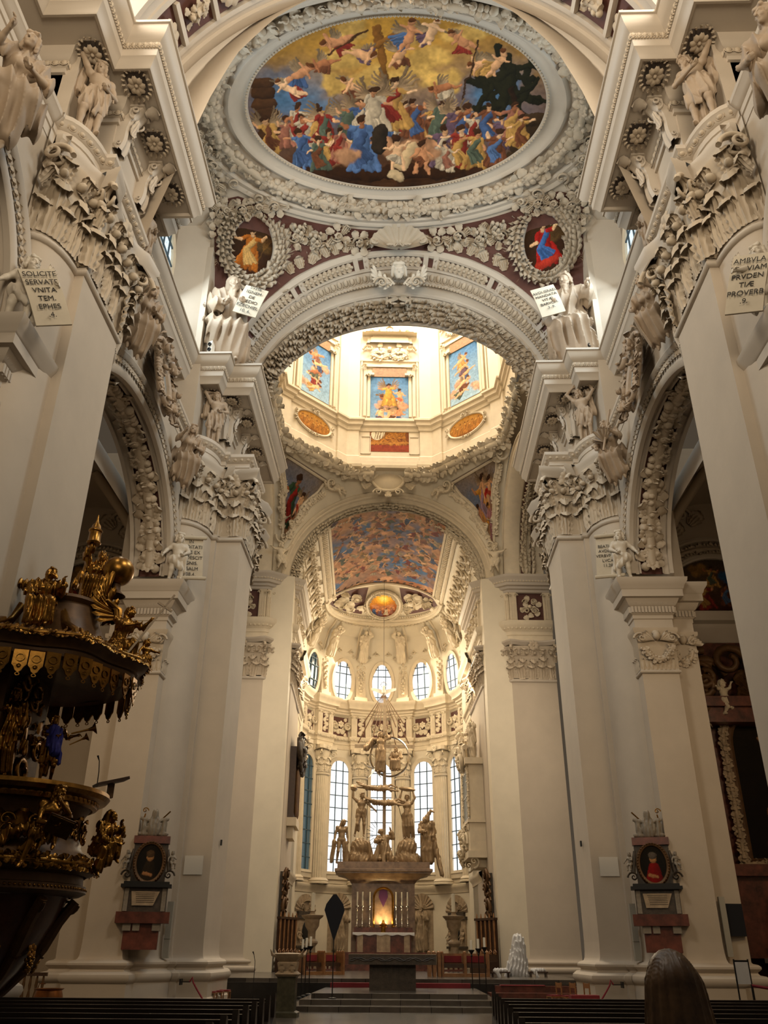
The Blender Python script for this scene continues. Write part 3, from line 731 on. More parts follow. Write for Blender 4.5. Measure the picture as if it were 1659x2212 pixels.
PA = [(9.6, 21.1), (9.2, 21.1)] + arc(9.2, 19.45, .75, 1.35, 90, 180, 9) + [(8.2, 19.45), (8.2, 16.66)] + arc(9.2, 16.66, .75, 1.35, 180, 270, 9) + [(9.2, 15.0)]
PB = [(9.4, 38.6), (7.45, 38.6), (7.45, 35.8), (6.9, 35.8), (6.9, 33), (7.95, 33), (7.95, 32.78)] + arc(9.2, 32.78, 1.05, 1.55, 180, 270, 10) + [(9.2, 30.9)]
def pier(label, path, M, mirror_label=None):
    t = thing('pier', label, 'pier', None, 'great nave piers', 'thing')
    obj('shaft', MB().add(sweep(path, [(0, 1.6), (0, Z_AST + .1)])), M_WALL, t)
    obj('base', MB().add(sweep(path, BASE)), M_WALL, t)
    obj('astragal', MB().add(sweep(path, [(a, b + Z_AST - .12) for a, b in ASTR])), M_CORN, t)
    capital(t, path, Z_AST + .12, Z_ARC - Z_AST - .12)
    a = obj('architrave', MB().add(sweep(path, [(o, Z_ARC + z) for o, z in ARCHI])), M_CORN, t)
    m = MB(); 
    P = offs(path, .20); nn = miter(path)
    Ms = frames(np.column_stack([P, np.full(len(P), Z_ARC + .69)]), np.column_stack([nn, np.zeros(len(P))]), .30)
    m.many(EGGD, Ms @ RX(.6) @ SCL(.24, .15, .18)); obj('egg_and_dart', m, M_STUC, a)
    if mirror_label: return t, dup(t, MIR, mirror_label)
    return t
pA = pier('pale plastered giant pier nearest the camera at the left edge, behind the gilded canopy', PA, ID)
pA.matrix_world = mat4(MIR); dup(pA, ID, 'pale plastered giant pier nearest the camera at the right edge')
pB = pier('tall left pier of the first great arch, behind the gilded pulpit', PB, ID)
pB.matrix_world = mat4(MIR); dup(pB, ID, 'tall right pier of the first great arch, above the long-haired woman')

# --- arcade jambs with impost cornices
IMP = [(0, 0), (.05, .03), (.05, .35), (.09, .38), (.09, .52), (.16, .58), (.16, .84), (.22, .88), (.30, 1.02), (.34, 1.12), (.48, 1.14), (.48, 1.42), (.52, 1.46), (.56, 1.58), (.66, 1.72), (.68, 1.86), (-.2, 1.90)]
def jamb(label, dy, zi=14.55, cap=True, near=False):
    t = thing('arcade_pilaster', label, 'pilaster', None, 'arcade pilasters', 'thing')
    p = [(9.0, 32.0), (9.0, 30.6), (10.35, 30.6), (10.35, 31.1), (11.25, 31.1), (11.25, 32.0)]
    p = [(x, y + dy) for x, y in p]
    zc = zi - 1.9
    obj('shaft', MB().add(sweep(p, [(0, 1.5), (0, zc)])), M_WALL, t)
    obj('base', MB().add(sweep(p, [(o, z * .98) for o, z in BASE])), M_WALL, t)
    obj('astragal', MB().add(sweep(p, [(a * .8, zc - 1.75 + b * .7) for a, b in ASTR])), M_CORN, t)
    im = obj('impost_cornice', MB().add(sweep(p, [(o, zc + z) for o, z in IMP])), M_CORN, t)
    m = MB(); row(m, DENT, p, .16, zc + .71, .13, (.13, .24, .12)); row(m, EGGD, p, .24, zc + .98, .2, (.18, .16, .12), .4); row(m, EGGD, p, .50, zc + 1.52, .16, (.15, .13, .1), .4)
    obj('dentils', m, M_CORN, im)
    # ionic capital with winged head and festoon
    c = MB(); c.add(sweep(p, [(.0, zc - 1.6), (.03, zc - 1.55), (.03, zc - .5), (.12, zc - .2), (.16, zc - .12), (.16, zc), (0, zc)]))
    cp = obj('capital', c, M_STUC, t); c = MB()
    for x0, x1, y in ((9.0, 10.35, 30.6), (10.35, 11.25, 31.1)):
        y += dy; w = (x1 - x0) / 2; xc = (x0 + x1) / 2
        for s in (1, -1):
            c.add(SPIR, TR(xc + s * (w - .10), y - .14, zc - .42) @ RX(pi / 2) @ SCL(.27 * s, .27, .27))
            for k in range(5): c.add(SMALL, TR(xc + s * (.12 + .05 * k), y - .14, zc - .50) @ RX(pi / 2) @ RZ(-s * (.7 + .22 * k)) @ SCL(.22, .52, .4))
        c.add(sph(10, 7, (.14, .14, .17)), TR(xc, y - .2, zc - .34)); c.add(sph(8, 5, (.16, .12, .12)), TR(xc, y - .16, zc - .22))
        u = np.linspace(-1, 1, 15); garland(c, np.stack([xc + u * (w - .12), np.full(15, y - .10), zc - .75 - .50 * (1 - u * u)], 1), (0, -1, 0), .26)
        for k in range(int(w * 12)): c.add(LEAF2, TR(x0 + .08 + k * .16, y - .02, zc - 1.6) @ RX(pi / 2) @ SCL(.22, .5, .3))
    for k in range(4): c.add(LEAF2, TR(8.97, 30.8 + dy + k * .2, zc - 1.6) @ RZ(-pi / 2) @ RX(pi / 2) @ SCL(.24, .6, .4))
    obj('festoon', c, M_STUC, cp)
    return t
j = jamb('arcade pilaster with a winged head and festoon capital, beside the pulpit', 0)
j.matrix_world = mat4(MIR); dup(j, ID, 'arcade pilaster with a winged head and festoon capital, in front of the right side chapel')
j = jamb('impost cornice and pilaster cut by the left edge of the photo, under the putto', -15.35)
j.matrix_world = mat4(MIR); dup(j, ID, 'impost cornice and pilaster cut by the right edge of the photo, under the putto')

# --- pier cores and nave walls
core = MB()
for y0, y1 in ((15.4, 19.5), (31.0, 38.5)):
    core.box(9.1, 11.3, y0, y1, 0, 26.0)
w = MB()
ct = np.linspace(0, pi, 41)
for yc in (25.0, 9.6):
    ay, bz = 6.35, 5.0
    top = np.stack([np.full(41, 9.22), yc + ay * np.cos(ct), 14.9 + bz * np.sin(ct)], -1)
    w.add(grid(np.stack([top, np.stack([np.full(41, 9.22), top[:, 1], np.full(41, 22.0)], -1)], 1)))
    for y0, y1 in ((yc + ay - .1, yc + ay + .6), (yc - ay - .6, yc - ay + .1)): w.box(9.22, 9.5, y0, y1, 14.6, 22.0)
wall_r = struct(obj('wall_right', join(core.T(), w.T()) and MB().add(core.T()).add(w.T()), M_WALL))
c = wall_r.copy(); COL.objects.link(c); c.name = 'wall_left'; c.matrix_world = mat4(MIR)

# --- arcade arches
def arcade(label, yc, M):
    t = thing('arcade_arch', label, 'arch', None, 'arcade arches', 'thing')
    th = np.linspace(0, pi, 49)
    def band(prof, yc=yc):  # prof: (dr, x)
        return grid(A([[[x, yc + (5.5 + dr) * cos(q), 14.9 + (4.15 + dr) * sin(q)] for dr, x in prof] for q in th]))
    m = MB().add(band([(0, 10.75), (.0, 10.6), (.10, 10.58), (.10, 10.38), (.02, 10.36), (.02, 10.32)])); m.add(band([(.02, 9.5), (.02, 9.44), (.10, 9.42), (.10, 9.30), (0, 9.28), (0, 9.12), (.06, 9.06), (.2, 9.04), (.26, 9.10), (.30, 9.10), (.34, 9.14), (.64, 9.14), (.66, 9.08), (.74, 9.02), (.84, 8.98), (.90, 9.0), (.92, 9.25)]))
    obj('archivolt', m, M_CORN, t)
    obj('red_soffit', MB().add(band([(.04, 10.36), (.12, 10.33), (.12, 9.5), (.04, 9.46)])), M_RED, t)['label'] = 'oxblood red soffit behind the garland'
    q = np.linspace(.02, pi - .02, 60)
    P = np.stack([np.full(60, 9.92), yc + 5.56 * np.cos(q), 14.95 + 4.21 * np.sin(q)], 1); N = np.stack([0 * q, -np.cos(q) / 5.5, -np.sin(q) / 4.2], 1)
    obj('fruit_garland', garland(MB(), P, nrm(N), .74), M_STUC, t)
    P2 = np.stack([np.full(60, 9.10), yc + 5.99 * np.cos(q), 14.9 + 4.64 * np.sin(q)], 1)
    m = MB(); Fm = frames(P2, (-1, 0, 0), .26); m.many(LEAF2, Fm @ TR(0, -.11, 0) @ SCL(.30, .30, .30)); m.many(LEAF2, Fm @ TR(.1, .12, 0) @ RZ(2.6) @ SCL(.24, .26, .3)); obj('leaf_band', m, M_STUC, t)
    return t
a = arcade('left side arch with a hanging fruit garland on red, above the gilded canopy', 25.0, ID); a.matrix_world = mat4(MIR)
dup(a, ID, 'right side arch with a hanging fruit garland on red, before the chapel painting')
a = arcade('nearest left side arch, only its leaf band in frame under the flying angel', 9.6, ID); a.matrix_world = mat4(MIR)
dup(a, ID, 'nearest right side arch, cut by the right edge under the kneeling angel')

# --- great entablature
EP = [(9.7, 39.9), (7.75, 39.9), (7.75, 33.0), (9.0, 33.0), (9.0, 32.1), (10.5, 32.1), (10.5, 21.6), (9.05, 21.6), (9.05, 20.75), (7.95, 20.75), (7.95, 16.55), (9.0, 16.55), (9.0, 14.9), (10.5, 14.9), (10.5, 6.0)]
def entab(label):
    t = thing('entablature', label, 'entablature', None, 'great entablatures of the nave', 'thing')
    obj('frieze', MB().add(sweep(EP, [(-.5, 21.6), (-.5, Z_COR + .1)])), M_WALL, t)
    c = obj('cornice', MB().add(sweep(EP, [(o, Z_COR + z) for o, z in CORN])), M_CORN, t)
    m = MB(); row(m, EGGD, EP, 1.03, Z_COR + 1.53, .19, (.18, .17, .12)); row(m, BEAD, EP, 1.0, Z_COR + 1.42, .09, (.085, .07, .09)); obj('egg_and_dart', m, M_STUC, c)
    m = MB(); row(m, EGGD, EP, -.34, Z_COR + .34, .26, (.25, .2, .14)); obj('bed_moulding', m, M_STUC, c)
    bk = MB(); RG = MATS.get('soffit_recess_shade') or mat('soffit_recess_shade', (.10, .075, .06), .8)
    ro = MB().add(FLOWER, RX(pi) @ SCL(.27, .33, .34))
    for k in range(18): a = k / 18 * 2 * pi; ro.add(SMALL, TR(.34 * cos(a), .42 * sin(a), 0) @ RX(pi) @ RZ(-a - pi / 2) @ SCL(.13, .15, .3))
    ro = ro.mesh('rosette', M_STUC)
    for x, y in ((8.75, 15.35), (7.75, 16.35), (7.75, 18.4), (7.75, 20.45), (8.85, 21.3), (8.75, 32.3), (7.5, 34.6), (7.9, 32.75), (9.5, 31.85), (7.5, 37.4)):
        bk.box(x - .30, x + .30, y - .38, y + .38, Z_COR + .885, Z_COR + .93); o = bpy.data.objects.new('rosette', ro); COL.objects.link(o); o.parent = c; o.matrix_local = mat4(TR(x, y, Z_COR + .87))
    obj('rosette_shade', bk, RG, c)['label'] = 'flat dark plates imitating shaded recesses behind the rosettes'  # no real hollow: recess shade is put into the plates' dark colour
    # lower long cornice and frieze of the bay wall
    wallp = [(9.25, 30.5), (9.25, 20.5)]; wq = [(9.25, 15.2), (9.25, 4)]
    a = obj('architrave', MB().add(sweep(wq, [(o, Z_ARC + z) for o, z in ARCHI])).add(sweep(wallp, [(o, Z_ARC + z) for o, z in ARCHI])), M_CORN, t)
    m = MB(); row(m, EGGD, wallp, .22, Z_ARC + .70, .28, (.26, .16, .18), .6); row(m, BEAD, wallp, .1, Z_ARC + .36, .11, .1); obj('architrave_beads', m, M_STUC, a)
    m = MB(); P = np.column_stack([np.full(30, 10.42), np.linspace(31.5, 22, 30), 22.95 + .12 * np.sin(np.arange(30))]); foliage(m, P, (-1, 0, 0), 1.2)
    P = np.column_stack([np.full(12, 10.42), np.linspace(14.5, 8, 12), np.full(12, 22.95)]); foliage(m, P, (-1, 0, 0), 1.3); obj('frieze_foliage', m, M_STUC, t)
    # scroll consoles on the frieze
    def console():
        b = MB(); q = np.linspace(0, 1, 30)
        o = .20 + .50 * q ** 2.2 + .10 * np.sin(q * 2 * pi) * (1 - q); z = -1.45 * (1 - q)
        fl = A([0, .05, 0, .05, 0]); xx = A([-.25, -.13, 0, .13, .25])
        b.add(grid(np.stack([np.tile(xx, (30, 1)), -(o[:, None] + fl[None]), np.tile(z[:, None], (1, 5))], -1)))
        for sx in (-.25, .25): b.add(grid(np.stack([np.full((30, 2), sx), np.stack([0 * o + .3, -o], 1), np.stack([z, z], 1)], -1)))
        for sx in (-.26, .26):
            for oo, zz, r in ((.50, -.20, .24), (.17, -1.32, .15)): b.add(SPIR, TR(sx, -oo, zz) @ RY(pi / 2 * (1 if sx > 0 else -1)) @ SCL(r))
        b.box(-.32, .32, -.75, .3, -.03, .06)
        b.add(LEAF, TR(0, -.55, -.30) @ RX(pi * .62) @ RZ(pi) @ SCL(.6, .75, .5)); b.add(LEAF2, TR(0, -.70, -.05) @ RX(pi * .9) @ SCL(.6, .5, .5))
        return b
    cb = console().mesh('console', M_CORN)
    for x, y, r in ((8.45, 17.35, -pi / 2), (8.45, 19.45, -pi / 2), (8.25, 33.75, -pi / 2), (8.35, 33.5, 0), (8.25, 36.0, -pi / 2), (8.25, 38.6, -pi / 2), (9.5, 21.0, -pi / 2)):
        o = bpy.data.objects.new('console', cb); COL.objects.link(o); o.parent = t; o.matrix_local = mat4(TR(x, y, Z_COR + .86) @ RZ(r) @ SCL(1.0, 1.0, 1.25))
    return t
e = entab('great projecting entablature with rosettes and egg-and-dart on the left side of the nave'); e.matrix_world = mat4(MIR)
dup(e, ID, 'great projecting entablature with rosettes and egg-and-dart on the right side of the nave')

# --- first great arch
def ell(q, t):  # q: 0 intrados .. 1 extrados
    a, z0, b, y = 7.05 + 1.95 * q, 26.2 - 1.1 * q, 5.9 + 4.3 * q, 36 - 2.5 * q
    return A([a * cos(t), y, z0 + b * sin(t)])
def earc(q, n=60, cut=26.2):
    z0, b = 26.2 - 1.1 * q, 5.9 + 4.3 * q; a = math.asin(min(.9, max(0, (cut - z0) / b))) + .005
    return np.linspace(a, pi - a, n)
def eband(prof, n=72):
    """prof: (q, d) d = displacement toward the viewer side normal"""
    th = np.linspace(0, pi, n); rows = []
    for q, d in prof:
        tt = earc(q, n); rows.append([ell(q, t) + A([-.62 * cos(t), -.55, -.62 * sin(t)]) * d for t in tt])
    return flip(grid(A(rows).transpose(1, 0, 2)))
t = thing('great_arch', 'first great arch over the nave with laurel garland, egg-and-dart and leaf coffers', 'arch', None, None, 'thing')
obj('archivolt', MB().add(eband([(-.02, 0), (0, .08), (.04, .08), (.05, 0), (.36, 0), (.37, .10), (.40, .12), (.42, .02), (.52, .05), (.53, .14), (.55, .14), (.56, .03), (.71, .03), (.72, .14), (.745, .16), (.755, .02), (.88, .02), (.89, .16), (.92, .22), (.95, .16), (.99, .16), (1.0, 0), (1.03, -.3)])), M_CORN, t)
def eP(q, n=90, d=0):
    tt = earc(q, n); P = A([ell(q, x) for x in tt]); N = A([nrm(A([-.62 * cos(x), -.55, -.62 * sin(x)])) for x in tt]); return P + N * d, N
P, N = eP(.20); obj('laurel_garland', laurel(MB(), P, N, .92, 5, .26), M_STUC, t)
m = MB(); P, N = eP(.635, 120, .06); m.many(EGGD, frames(P, N, .36) @ RZ(pi) @ SCL(.34, .42, .30)); obj('egg_and_dart', m, M_STUC, t)
m = MB(); P, N = eP(.535, 120, .13); m.many(BEAD, frames(P, N, .17) @ SCL(.16, .15, .16)); obj('bead_row', m, M_STUC, t)
P, N = eP(.82, 120, .01); m = MB(); cf = MB(); br = MB()
Fm = frames(P, N, .27)
ntot = len(Fm); seg = ntot // 7
for i, f in enumerate(Fm):
    k = i % seg
    if k == 0: continue
    if k == 1 or k == seg - 1: br.box(-.13, .13, -.40, .40, 0, .12, f); continue
    m.add(LEAF2, f @ TR(0, 0, .06) @ RZ(-pi / 2 + .5) @ SCL(.42, .40, .4)); m.add(LEAF2, f @ TR(0, 0, .06) @ RZ(-pi / 2 - .5) @ SCL(.42, .40, .4)); m.add(FRUIT, f @ TR(0, 0, .1) @ SCL(.2))
obj('coffer_leaves', m, M_STUC, t); obj('coffer_bars', br, M_CORN, t)
th_ = MB()
obj('coffer_ground', MB().add(eband([(.765, .025), (.875, .025)])), M_RED, t)['label'] = 'dark red ground of the leaf coffers'
# keystone: cherub head with wings, ribbon knot, big shell
k = thing('cherub_keystone', 'winged cherub head keystone under a big shell, at the crown of the first great arch', 'relief', TR(.04, 33.75, 33.65))
hd = body_prims(STAND, child=True, noarms=True)
m = MB().add(implicit([p for p in hd if (p[0] != '-' and (A(p[1])[2] > 1.47)) or p[0] == '-'], .02)); obj('head', m, M_PUTT, k, M=RX(.55) @ TR(0, -.1, .1) @ SCL(3.1) @ TR(0, .02, -1.62), sharp=180)
m = MB().add(implicit(hairprims(STAND, (0, -1, 0), (0, 0, 1), 0, 0, True), .02, bumps())); obj('hair', m, M_PUTT, k, M=RX(.55) @ TR(0, -.1, .1) @ SCL(3.1) @ TR(0, .02, -1.62), sharp=180)
for s in (1, -1): obj('wing', wing(7), M_PUTT, k, M=RX(.35) @ SCL(s, 1, 1) @ TR(.25, .0, -.62) @ RY(.25) @ SCL(1.45))
m = MB()
for s in (1, -1): m.add(SPIR, RX(pi / 2 + .4) @ TR(s * .92, -.6, .2) @ SCL(.42 * s, .42, .6))
obj('scroll', m, M_STUC, k)
k = thing('scallop_shell', 'big scallop shell ornament above the cherub keystone', 'ornament', TR(.04, 33.05, 34.75))
m = MB(); u = np.linspace(-.95, .95, 41)[:, None]; v = np.linspace(.05, 1, 9)[None]; a = u * pi / 2
m.add(grid(np.stack([np.sin(a) * v * 1.55, .15 - .55 * v ** 2 + .09 * np.cos(u * 10.5 * pi / .95) * v, np.cos(a) * v * 1.15], -1)), RX(.35)); obj('fan', m, M_STUC, k)
m = MB()
for s in (1, -1):
    m.add(SPIR, RX(pi / 2 - .3) @ TR(s * 1.3, .05, .25) @ SCL(.36 * s, .36, .5))
    for q in range(3): m.add(LEAF, RX(pi / 2 - .5) @ TR(s * (.25 + .2 * q), -.1, .25) @ RZ(pi - s * (.4 + .5 * q)) @ SCL(.6, .8, .7))
obj('leaves', m, M_STUC, k)
m = MB(); kk = thing('ribbon_knot', 'crossed ribbon knot tied round the laurel garland at the arch crown', 'ornament', TR(0, 35.2, 32.55))
for s in (1, -1):
    m.box(-.13, .13, -.9, .9, -.05, .05, RX(pi / 2 - .62) @ TR(0, 0, .55) @ RZ(s * .6)); m.add(LEAF, RX(pi / 2 - .62) @ TR(s * .15, .4, .5) @ RZ(-s * 1.1) @ SCL(.6, .9, .5)); m.add(LEAF, RX(pi / 2 - .62) @ TR(s * .1, -.6, .4) @ RZ(pi + s * .9) @ SCL(.5, .6, .5))
    m.box(-.06, .06, -.8, .8, -.04, .1, RX(pi / 2 - .62) @ TR(s * .62, 0, .42))
obj('ribbon', m, M_STUC, kk)

# --- vault
xs = np.linspace(-9.4, 9.4, 95); ys = np.linspace(19.6, 33.6, 71)
X, Y = np.meshgrid(xs, ys, indexing='ij')
vg = MB().add(grid(np.stack([X, Y, vz(X, Y)], -1)))
for s in (1, -1):
    yy = ys; zz = vz(0 * yy + 9.4, yy); g = np.stack([np.stack([0 * yy + s * x, yy, zz + .0 * x], -1) for x in (9.4, 10.9)], 1); vg.add(grid(g))
struct(obj('ceiling', vg, M_WALL)).name = 'ceiling'
def vring(r0, prof, n=160):
    ph = np.linspace(0, 2 * pi, n, endpoint=False); rows = []
    for dr, d in prof:
        P, N = vpt(6.97 * (r0 + dr) * np.cos(ph), YV + 4.5 * (r0 + dr) * np.sin(ph), d); rows.append(P)
    return grid(A(rows).transpose(1, 0, 2), wu=True)
def vringP(r, d=0, n=160):
    ph = np.linspace(0, 2 * pi, n, endpoint=False); return vpt(6.97 * r * np.cos(ph), YV + 4.5 * r * np.sin(ph), d)
t = CEILP = thing('oval_ceiling_painting', 'large oval ceiling fresco of a raised cross among angels and clouds, in a moulded frame', 'painting')
obj('frame', MB().add(vring(1.0, [(-.012, .02), (-.005, .10), (.01, .12), (.02, .06), (.05, .04), (.09, .07), (.10, .13), (.125, .16), (.14, .08), (.15, 0)])), M_CORN, t)
m = MB(); P, N = vringP(1.012, .12); m.many(BEAD, frames(P, N, .16, closed=True) @ SCL(.13)); obj('bead_row', m, M_STUC, t)
t = thing('fruit_garland_ring', 'oval ring of thick fruit and leaf garland around the ceiling fresco', 'garland')
P, N = vringP(1.235, .05); obj('garland', garland(MB(), P, N, .80, closed=True), M_STUC, t)
obj('outer_moulding', MB().add(vring(1.36, [(-.03, 0), (-.02, .14), (.0, .18), (.03, .10), (.05, .14), (.07, .12), (.08, 0)])), M_CORN, t)
# red grounds and acanthus between the ring and the arch
vm = MB(); x = np.linspace(-9.35, 9.35, 60)[:, None]; v = np.linspace(0, 1, 12)[None]
y0 = np.maximum(YV + 4.5 * np.sqrt(np.maximum(0, 1.47 ** 2 - (x / 6.97) ** 2)), 30.2); yy = y0 * (1 - v) + 33.5 * v
vm.add(grid(vpt(x + 0 * v, yy, .03)[0]))
t = thing('spandrel_acanthus', 'acanthus scrollwork on dark red between the fruit ring and the first great arch', 'ornament')
obj('red_ground', vm, M_RED, t)['label'] = 'dark oxblood ground'
m = MB()
for s in (1, -1):
    x = s * np.linspace(1.5, 5.9, 14); y = 33.02 - .10 * (np.abs(x) - 1.5) * 0 + .12 * np.sin(np.arange(14)) - .012 * x * x
    P, N = vpt(x, y, .06); foliage(m, P, N, 1.05)
    for px, py in ((5.2, 32.0), (4.4, 32.5)):
        Q, n = vpt(A([s * px]), A([py]), .1); m.add(BUNCH, FR(Q[0], (1, 0, 0), nrm(np.cross(n[0], (1, 0, 0))), n[0]) @ SCL(.75, .9, .75))
    x = s * np.linspace(5.9, 9.2, 10); y = np.full(10, 30.9) - .03 * (np.abs(x) - 6) ** 2; P, N = vpt(x, y, .05); foliage(m, P, N, .95)
    x = s * np.full(8, 9.1); P, N = vpt(x, np.linspace(31.5, 27, 8), .05); foliage(m, P, N, .9)
    # S-scrolls beside the ring
    for q in np.linspace(-.2, .75, 6):
        Q, n = vpt(A([s * 6.97 * 1.38 * cos(q)]), A([YV + 4.5 * 1.42 * sin(q)]), .1)
        m.add(SPIR, FR(Q[0], (0, 1, 0), nrm(np.cross(n[0], (0, 1, 0))), n[0]) @ RZ(q) @ SCL(.42, .42 * s, .55)); m.add(LEAF, FR(Q[0], (0, 1, 0), nrm(np.cross(n[0], (0, 1, 0))), n[0]) @ TR(.3, .2, 0) @ RZ(-.8) @ SCL(.6))
for s in (1, -1):
    for x in np.arange(1.9, 8.9, .46):
        for y, rz, q in ((33.42, 0, .8), (32.35 - .035 * x * x * .3, pi, .75)):
            if vr(A(x), A(y)) < 1.5 or math.hypot(x - 7.62, y - 32.28) < 2.3: continue
            Q, n = vpt(A([s * x]), A([y]), .08); uy = nrm(np.cross(n[0], (1, 0, 0))); m.add(LEAF, FR(Q[0], nrm(np.cross(uy, n[0])), uy, n[0]) @ RZ(rz + random.uniform(-.6, .6)) @ SCL(q))
obj('scrollwork', m, M_STUC, t)
# medallions with laurel wreaths
MED = []
for s, lb in ((-1, 'left'), (1, 'right')):
    c, n = vpt(A([s * 7.62]), A([32.28])); c, n = c[0], n[0]; ux = nrm(np.cross(A([0, 0, 1]), n)); uy = np.cross(n, ux)
    t = thing('medallion', 'oval painted medallion in a laurel wreath at the %s end of the first great arch' % ('left' if s < 0 else 'right'), 'medallion', FR(c + n * .12, ux, uy, n) @ SCL(1.06), 'spandrel medallions')
    ph = np.linspace(0, 2 * pi, 60, endpoint=False)
    P = np.stack([1.38 * np.cos(ph), 1.78 * np.sin(ph), 0 * ph + .10], 1)
    obj('wreath', laurel(MB(), P, (0, 0, 1), .66, 4, closed=True), M_STUC, t)
    pr = [(0, 0), (.02, .12), (.07, .14), (.12, .06), (.14, -.1)]
    obj('frame', MB().add(grid(A([[[(1.02 + a) * cos(q), (1.40 + a) * sin(q), z] for a, z in pr] for q in ph]), wu=True)), M_CORN, t)
    m = MB()
    for sx in (1, -1):
        m.add(SPIR, TR(sx * .35, 1.95, .15) @ SCL(.34 * sx, .34, .5)); m.add(LEAF, TR(sx * .2, 1.7, .1) @ RZ(-sx * .5) @ SCL(.8)); m.add(LEAF, TR(sx * 1.5, -1.2, .0) @ RZ(-sx * 2.3) @ SCL(.9)); m.add(LEAF, TR(sx * 1.75, .3, .0) @ RZ(-sx * .9) @ SCL(.9)); m.add(LEAF, TR(sx * 1.6, 1.1, .0) @ RZ(-sx * .7) @ SCL(.9))
    obj('cartouche_leaves', m, M_STUC, t); MED.append(t)
# --- near transverse arch with coffers and rosettes
t = thing('coffered_arch', 'coffered cross arch with rosettes at the top edge, nearest the camera', 'arch', None, None, 'thing')
th = np.linspace(.12, pi - .12, 90)
def cb(prof): return grid(A([[[(9 + dr) * cos(q), y, 25.1 + (10.2 + dr) * sin(q)] for dr, y in prof] for q in th]))
obj('archivolt', MB().add(cb([(.3, 19.9), (-.05, 19.75), (-.12, 19.6), (-.12, 19.35), (0, 19.3), (0, 19.1), (-.06, 19.08), (-.06, 18.9), (.08, 18.85), (.08, 17.35), (-.06, 17.3), (-.06, 17.1), (0, 17.05), (0, 16.8), (-.1, 16.7), (-.12, 16.5), (.3, 16.3)])), M_CORN, t)
obj('red_ground', MB().add(cb([(.055, 18.83), (.055, 17.37)])), M_RED, t)
m = MB(); b = MB()
for i, q in enumerate(np.linspace(.3, pi - .3, 15)):
    f = FR((8.95 * cos(q), 18.1, 25.1 + 10.15 * sin(q)), nrm((-9 * sin(q), 0, 10.2 * cos(q))), (0, 1, 0), nrm(np.cross(nrm((-9 * sin(q), 0, 10.2 * cos(q))), (0, 1, 0))))
    if f[2, 2] > 0: f = f @ RY(pi)
    if i % 2: m.add(petal(10), f @ SCL(.62, .62, .5)); m.add(FLOWER, f @ TR(0, 0, .1) @ SCL(.3))
    else:
        u = np.linspace(-.5, .5, 7); garland(m, np.stack([u, 0 * u, 0 * u + .05], 1) @ f[:3, :3].T + f[:3, 3], f[:3, 2], .55)
    g = f @ TR(0, 0, 0); 
    q2 = q + (pi - .6) / 28; f2 = FR((8.95 * cos(q2), 18.1, 25.1 + 10.15 * sin(q2)), f[:3, 0], f[:3, 1], f[:3, 2]); b.box(-.09, .09, -.75, .75, -.1, .12, f2)
obj('rosettes', m, M_STUC, t); obj('coffer_bars', b, M_CORN, t)
# --- clerestory: lunette walls with windows
def clere(s, nm):
    m = MB(); x = 10.9
    y0, y1, z0, z1 = 22.6, 30.4, 26.4, 33.8
    for a in ((19.6, y0, 25, 37), (y1, 33.6, 25, 37), (y0, y1, 25, z0), (y0, y1, z1, 37)): m.box(x, x + .25, *a)
    # splayed embrasure
    for P in (([9.5, y1 + .9], [x, y1]), ([9.5, y0 - .9], [x, y0])):
        m.add(grid(A([[[P[0][0], P[0][1], z] for z in (25.5, 36.5)], [[P[1][0], P[1][1], z] for z in (25.5, 36.5)]])))
    m.add(grid(A([[[9.5, y, z1 + 1.0] for y in (y0 - 1, y1 + 1)], [[x, y, z1] for y in (y0 - 1, y1 + 1)]])))
    m.box(9.3, 9.6, y1 + .85, 33.6, 25.5, 33.2)
    w = obj(nm, MB().add(m.T(), None if s > 0 else MIR), M_WALL); struct(w)
    return w
clere(1, 'wall_clerestory_right'); clere(-1, 'wall_clerestory_left')
WN = [0]
def window(M, outline, glass, bars_v, bars_h, frame=.08, name=None, depth=.12, bar=.035, fm=None):
    """outline polygon in local XY (closed), glass pane + frame + iron bars"""
    WN[0] += 1
    t = bpy.data.objects.new('window_%d' % WN[0], None); COL.objects.link(t); t.matrix_world = mat4(M); t['kind'] = 'structure'
    P = A(outline, float); n = len(P)
    me = MB(); me.add((np.column_stack([P, np.zeros(n)]), [np.arange(n)[None]])); obj('pane', me, glass, t, sharp=0)
    b = MB(); lo, hi = P.min(0), P.max(0)
    def span(ax, v):
        a, c = P, np.roll(P, -1, 0); ks = []
        for p, q in zip(a, c):
            if (p[ax] - v) * (q[ax] - v) < 0: ks.append(p[1 - ax] + (q[1 - ax] - p[1 - ax]) * (v - p[ax]) / (q[ax] - p[ax]))
        return (min(ks), max(ks)) if len(ks) > 1 else None
    for i in range(1, bars_v + 1):
        x = lo[0] + (hi[0] - lo[0]) * i / (bars_v + 1); s = span(0, x)
        if s: b.box(x - bar, x + bar, s[0], s[1], .02, .09)
    for i in range(1, bars_h + 1):
        y = lo[1] + (hi[1] - lo[1]) * i / (bars_h + 1); s = span(1, y)
        if s: b.box(s[0], s[1], y - bar, y + bar, .03, .10)
    if b.n: obj('bars', b, M_LEAD, t)
    if frame:
        d = nrm(np.roll(P, -1, 0) - P); ang = np.stack([-d[:, 1], d[:, 0]], 1); o = nrm(ang + np.roll(ang, 1, 0))
        ring = np.stack([np.column_stack([P + o * q, np.full(n, z)]) for q, z in ((frame, -.02), (frame, depth), (-frame, depth * 1.6), (-frame * 1.3, -.02))], 1)
        obj('window_frame', MB().add(grid(ring, wu=True)), fm or M_CREST, t)
    return t
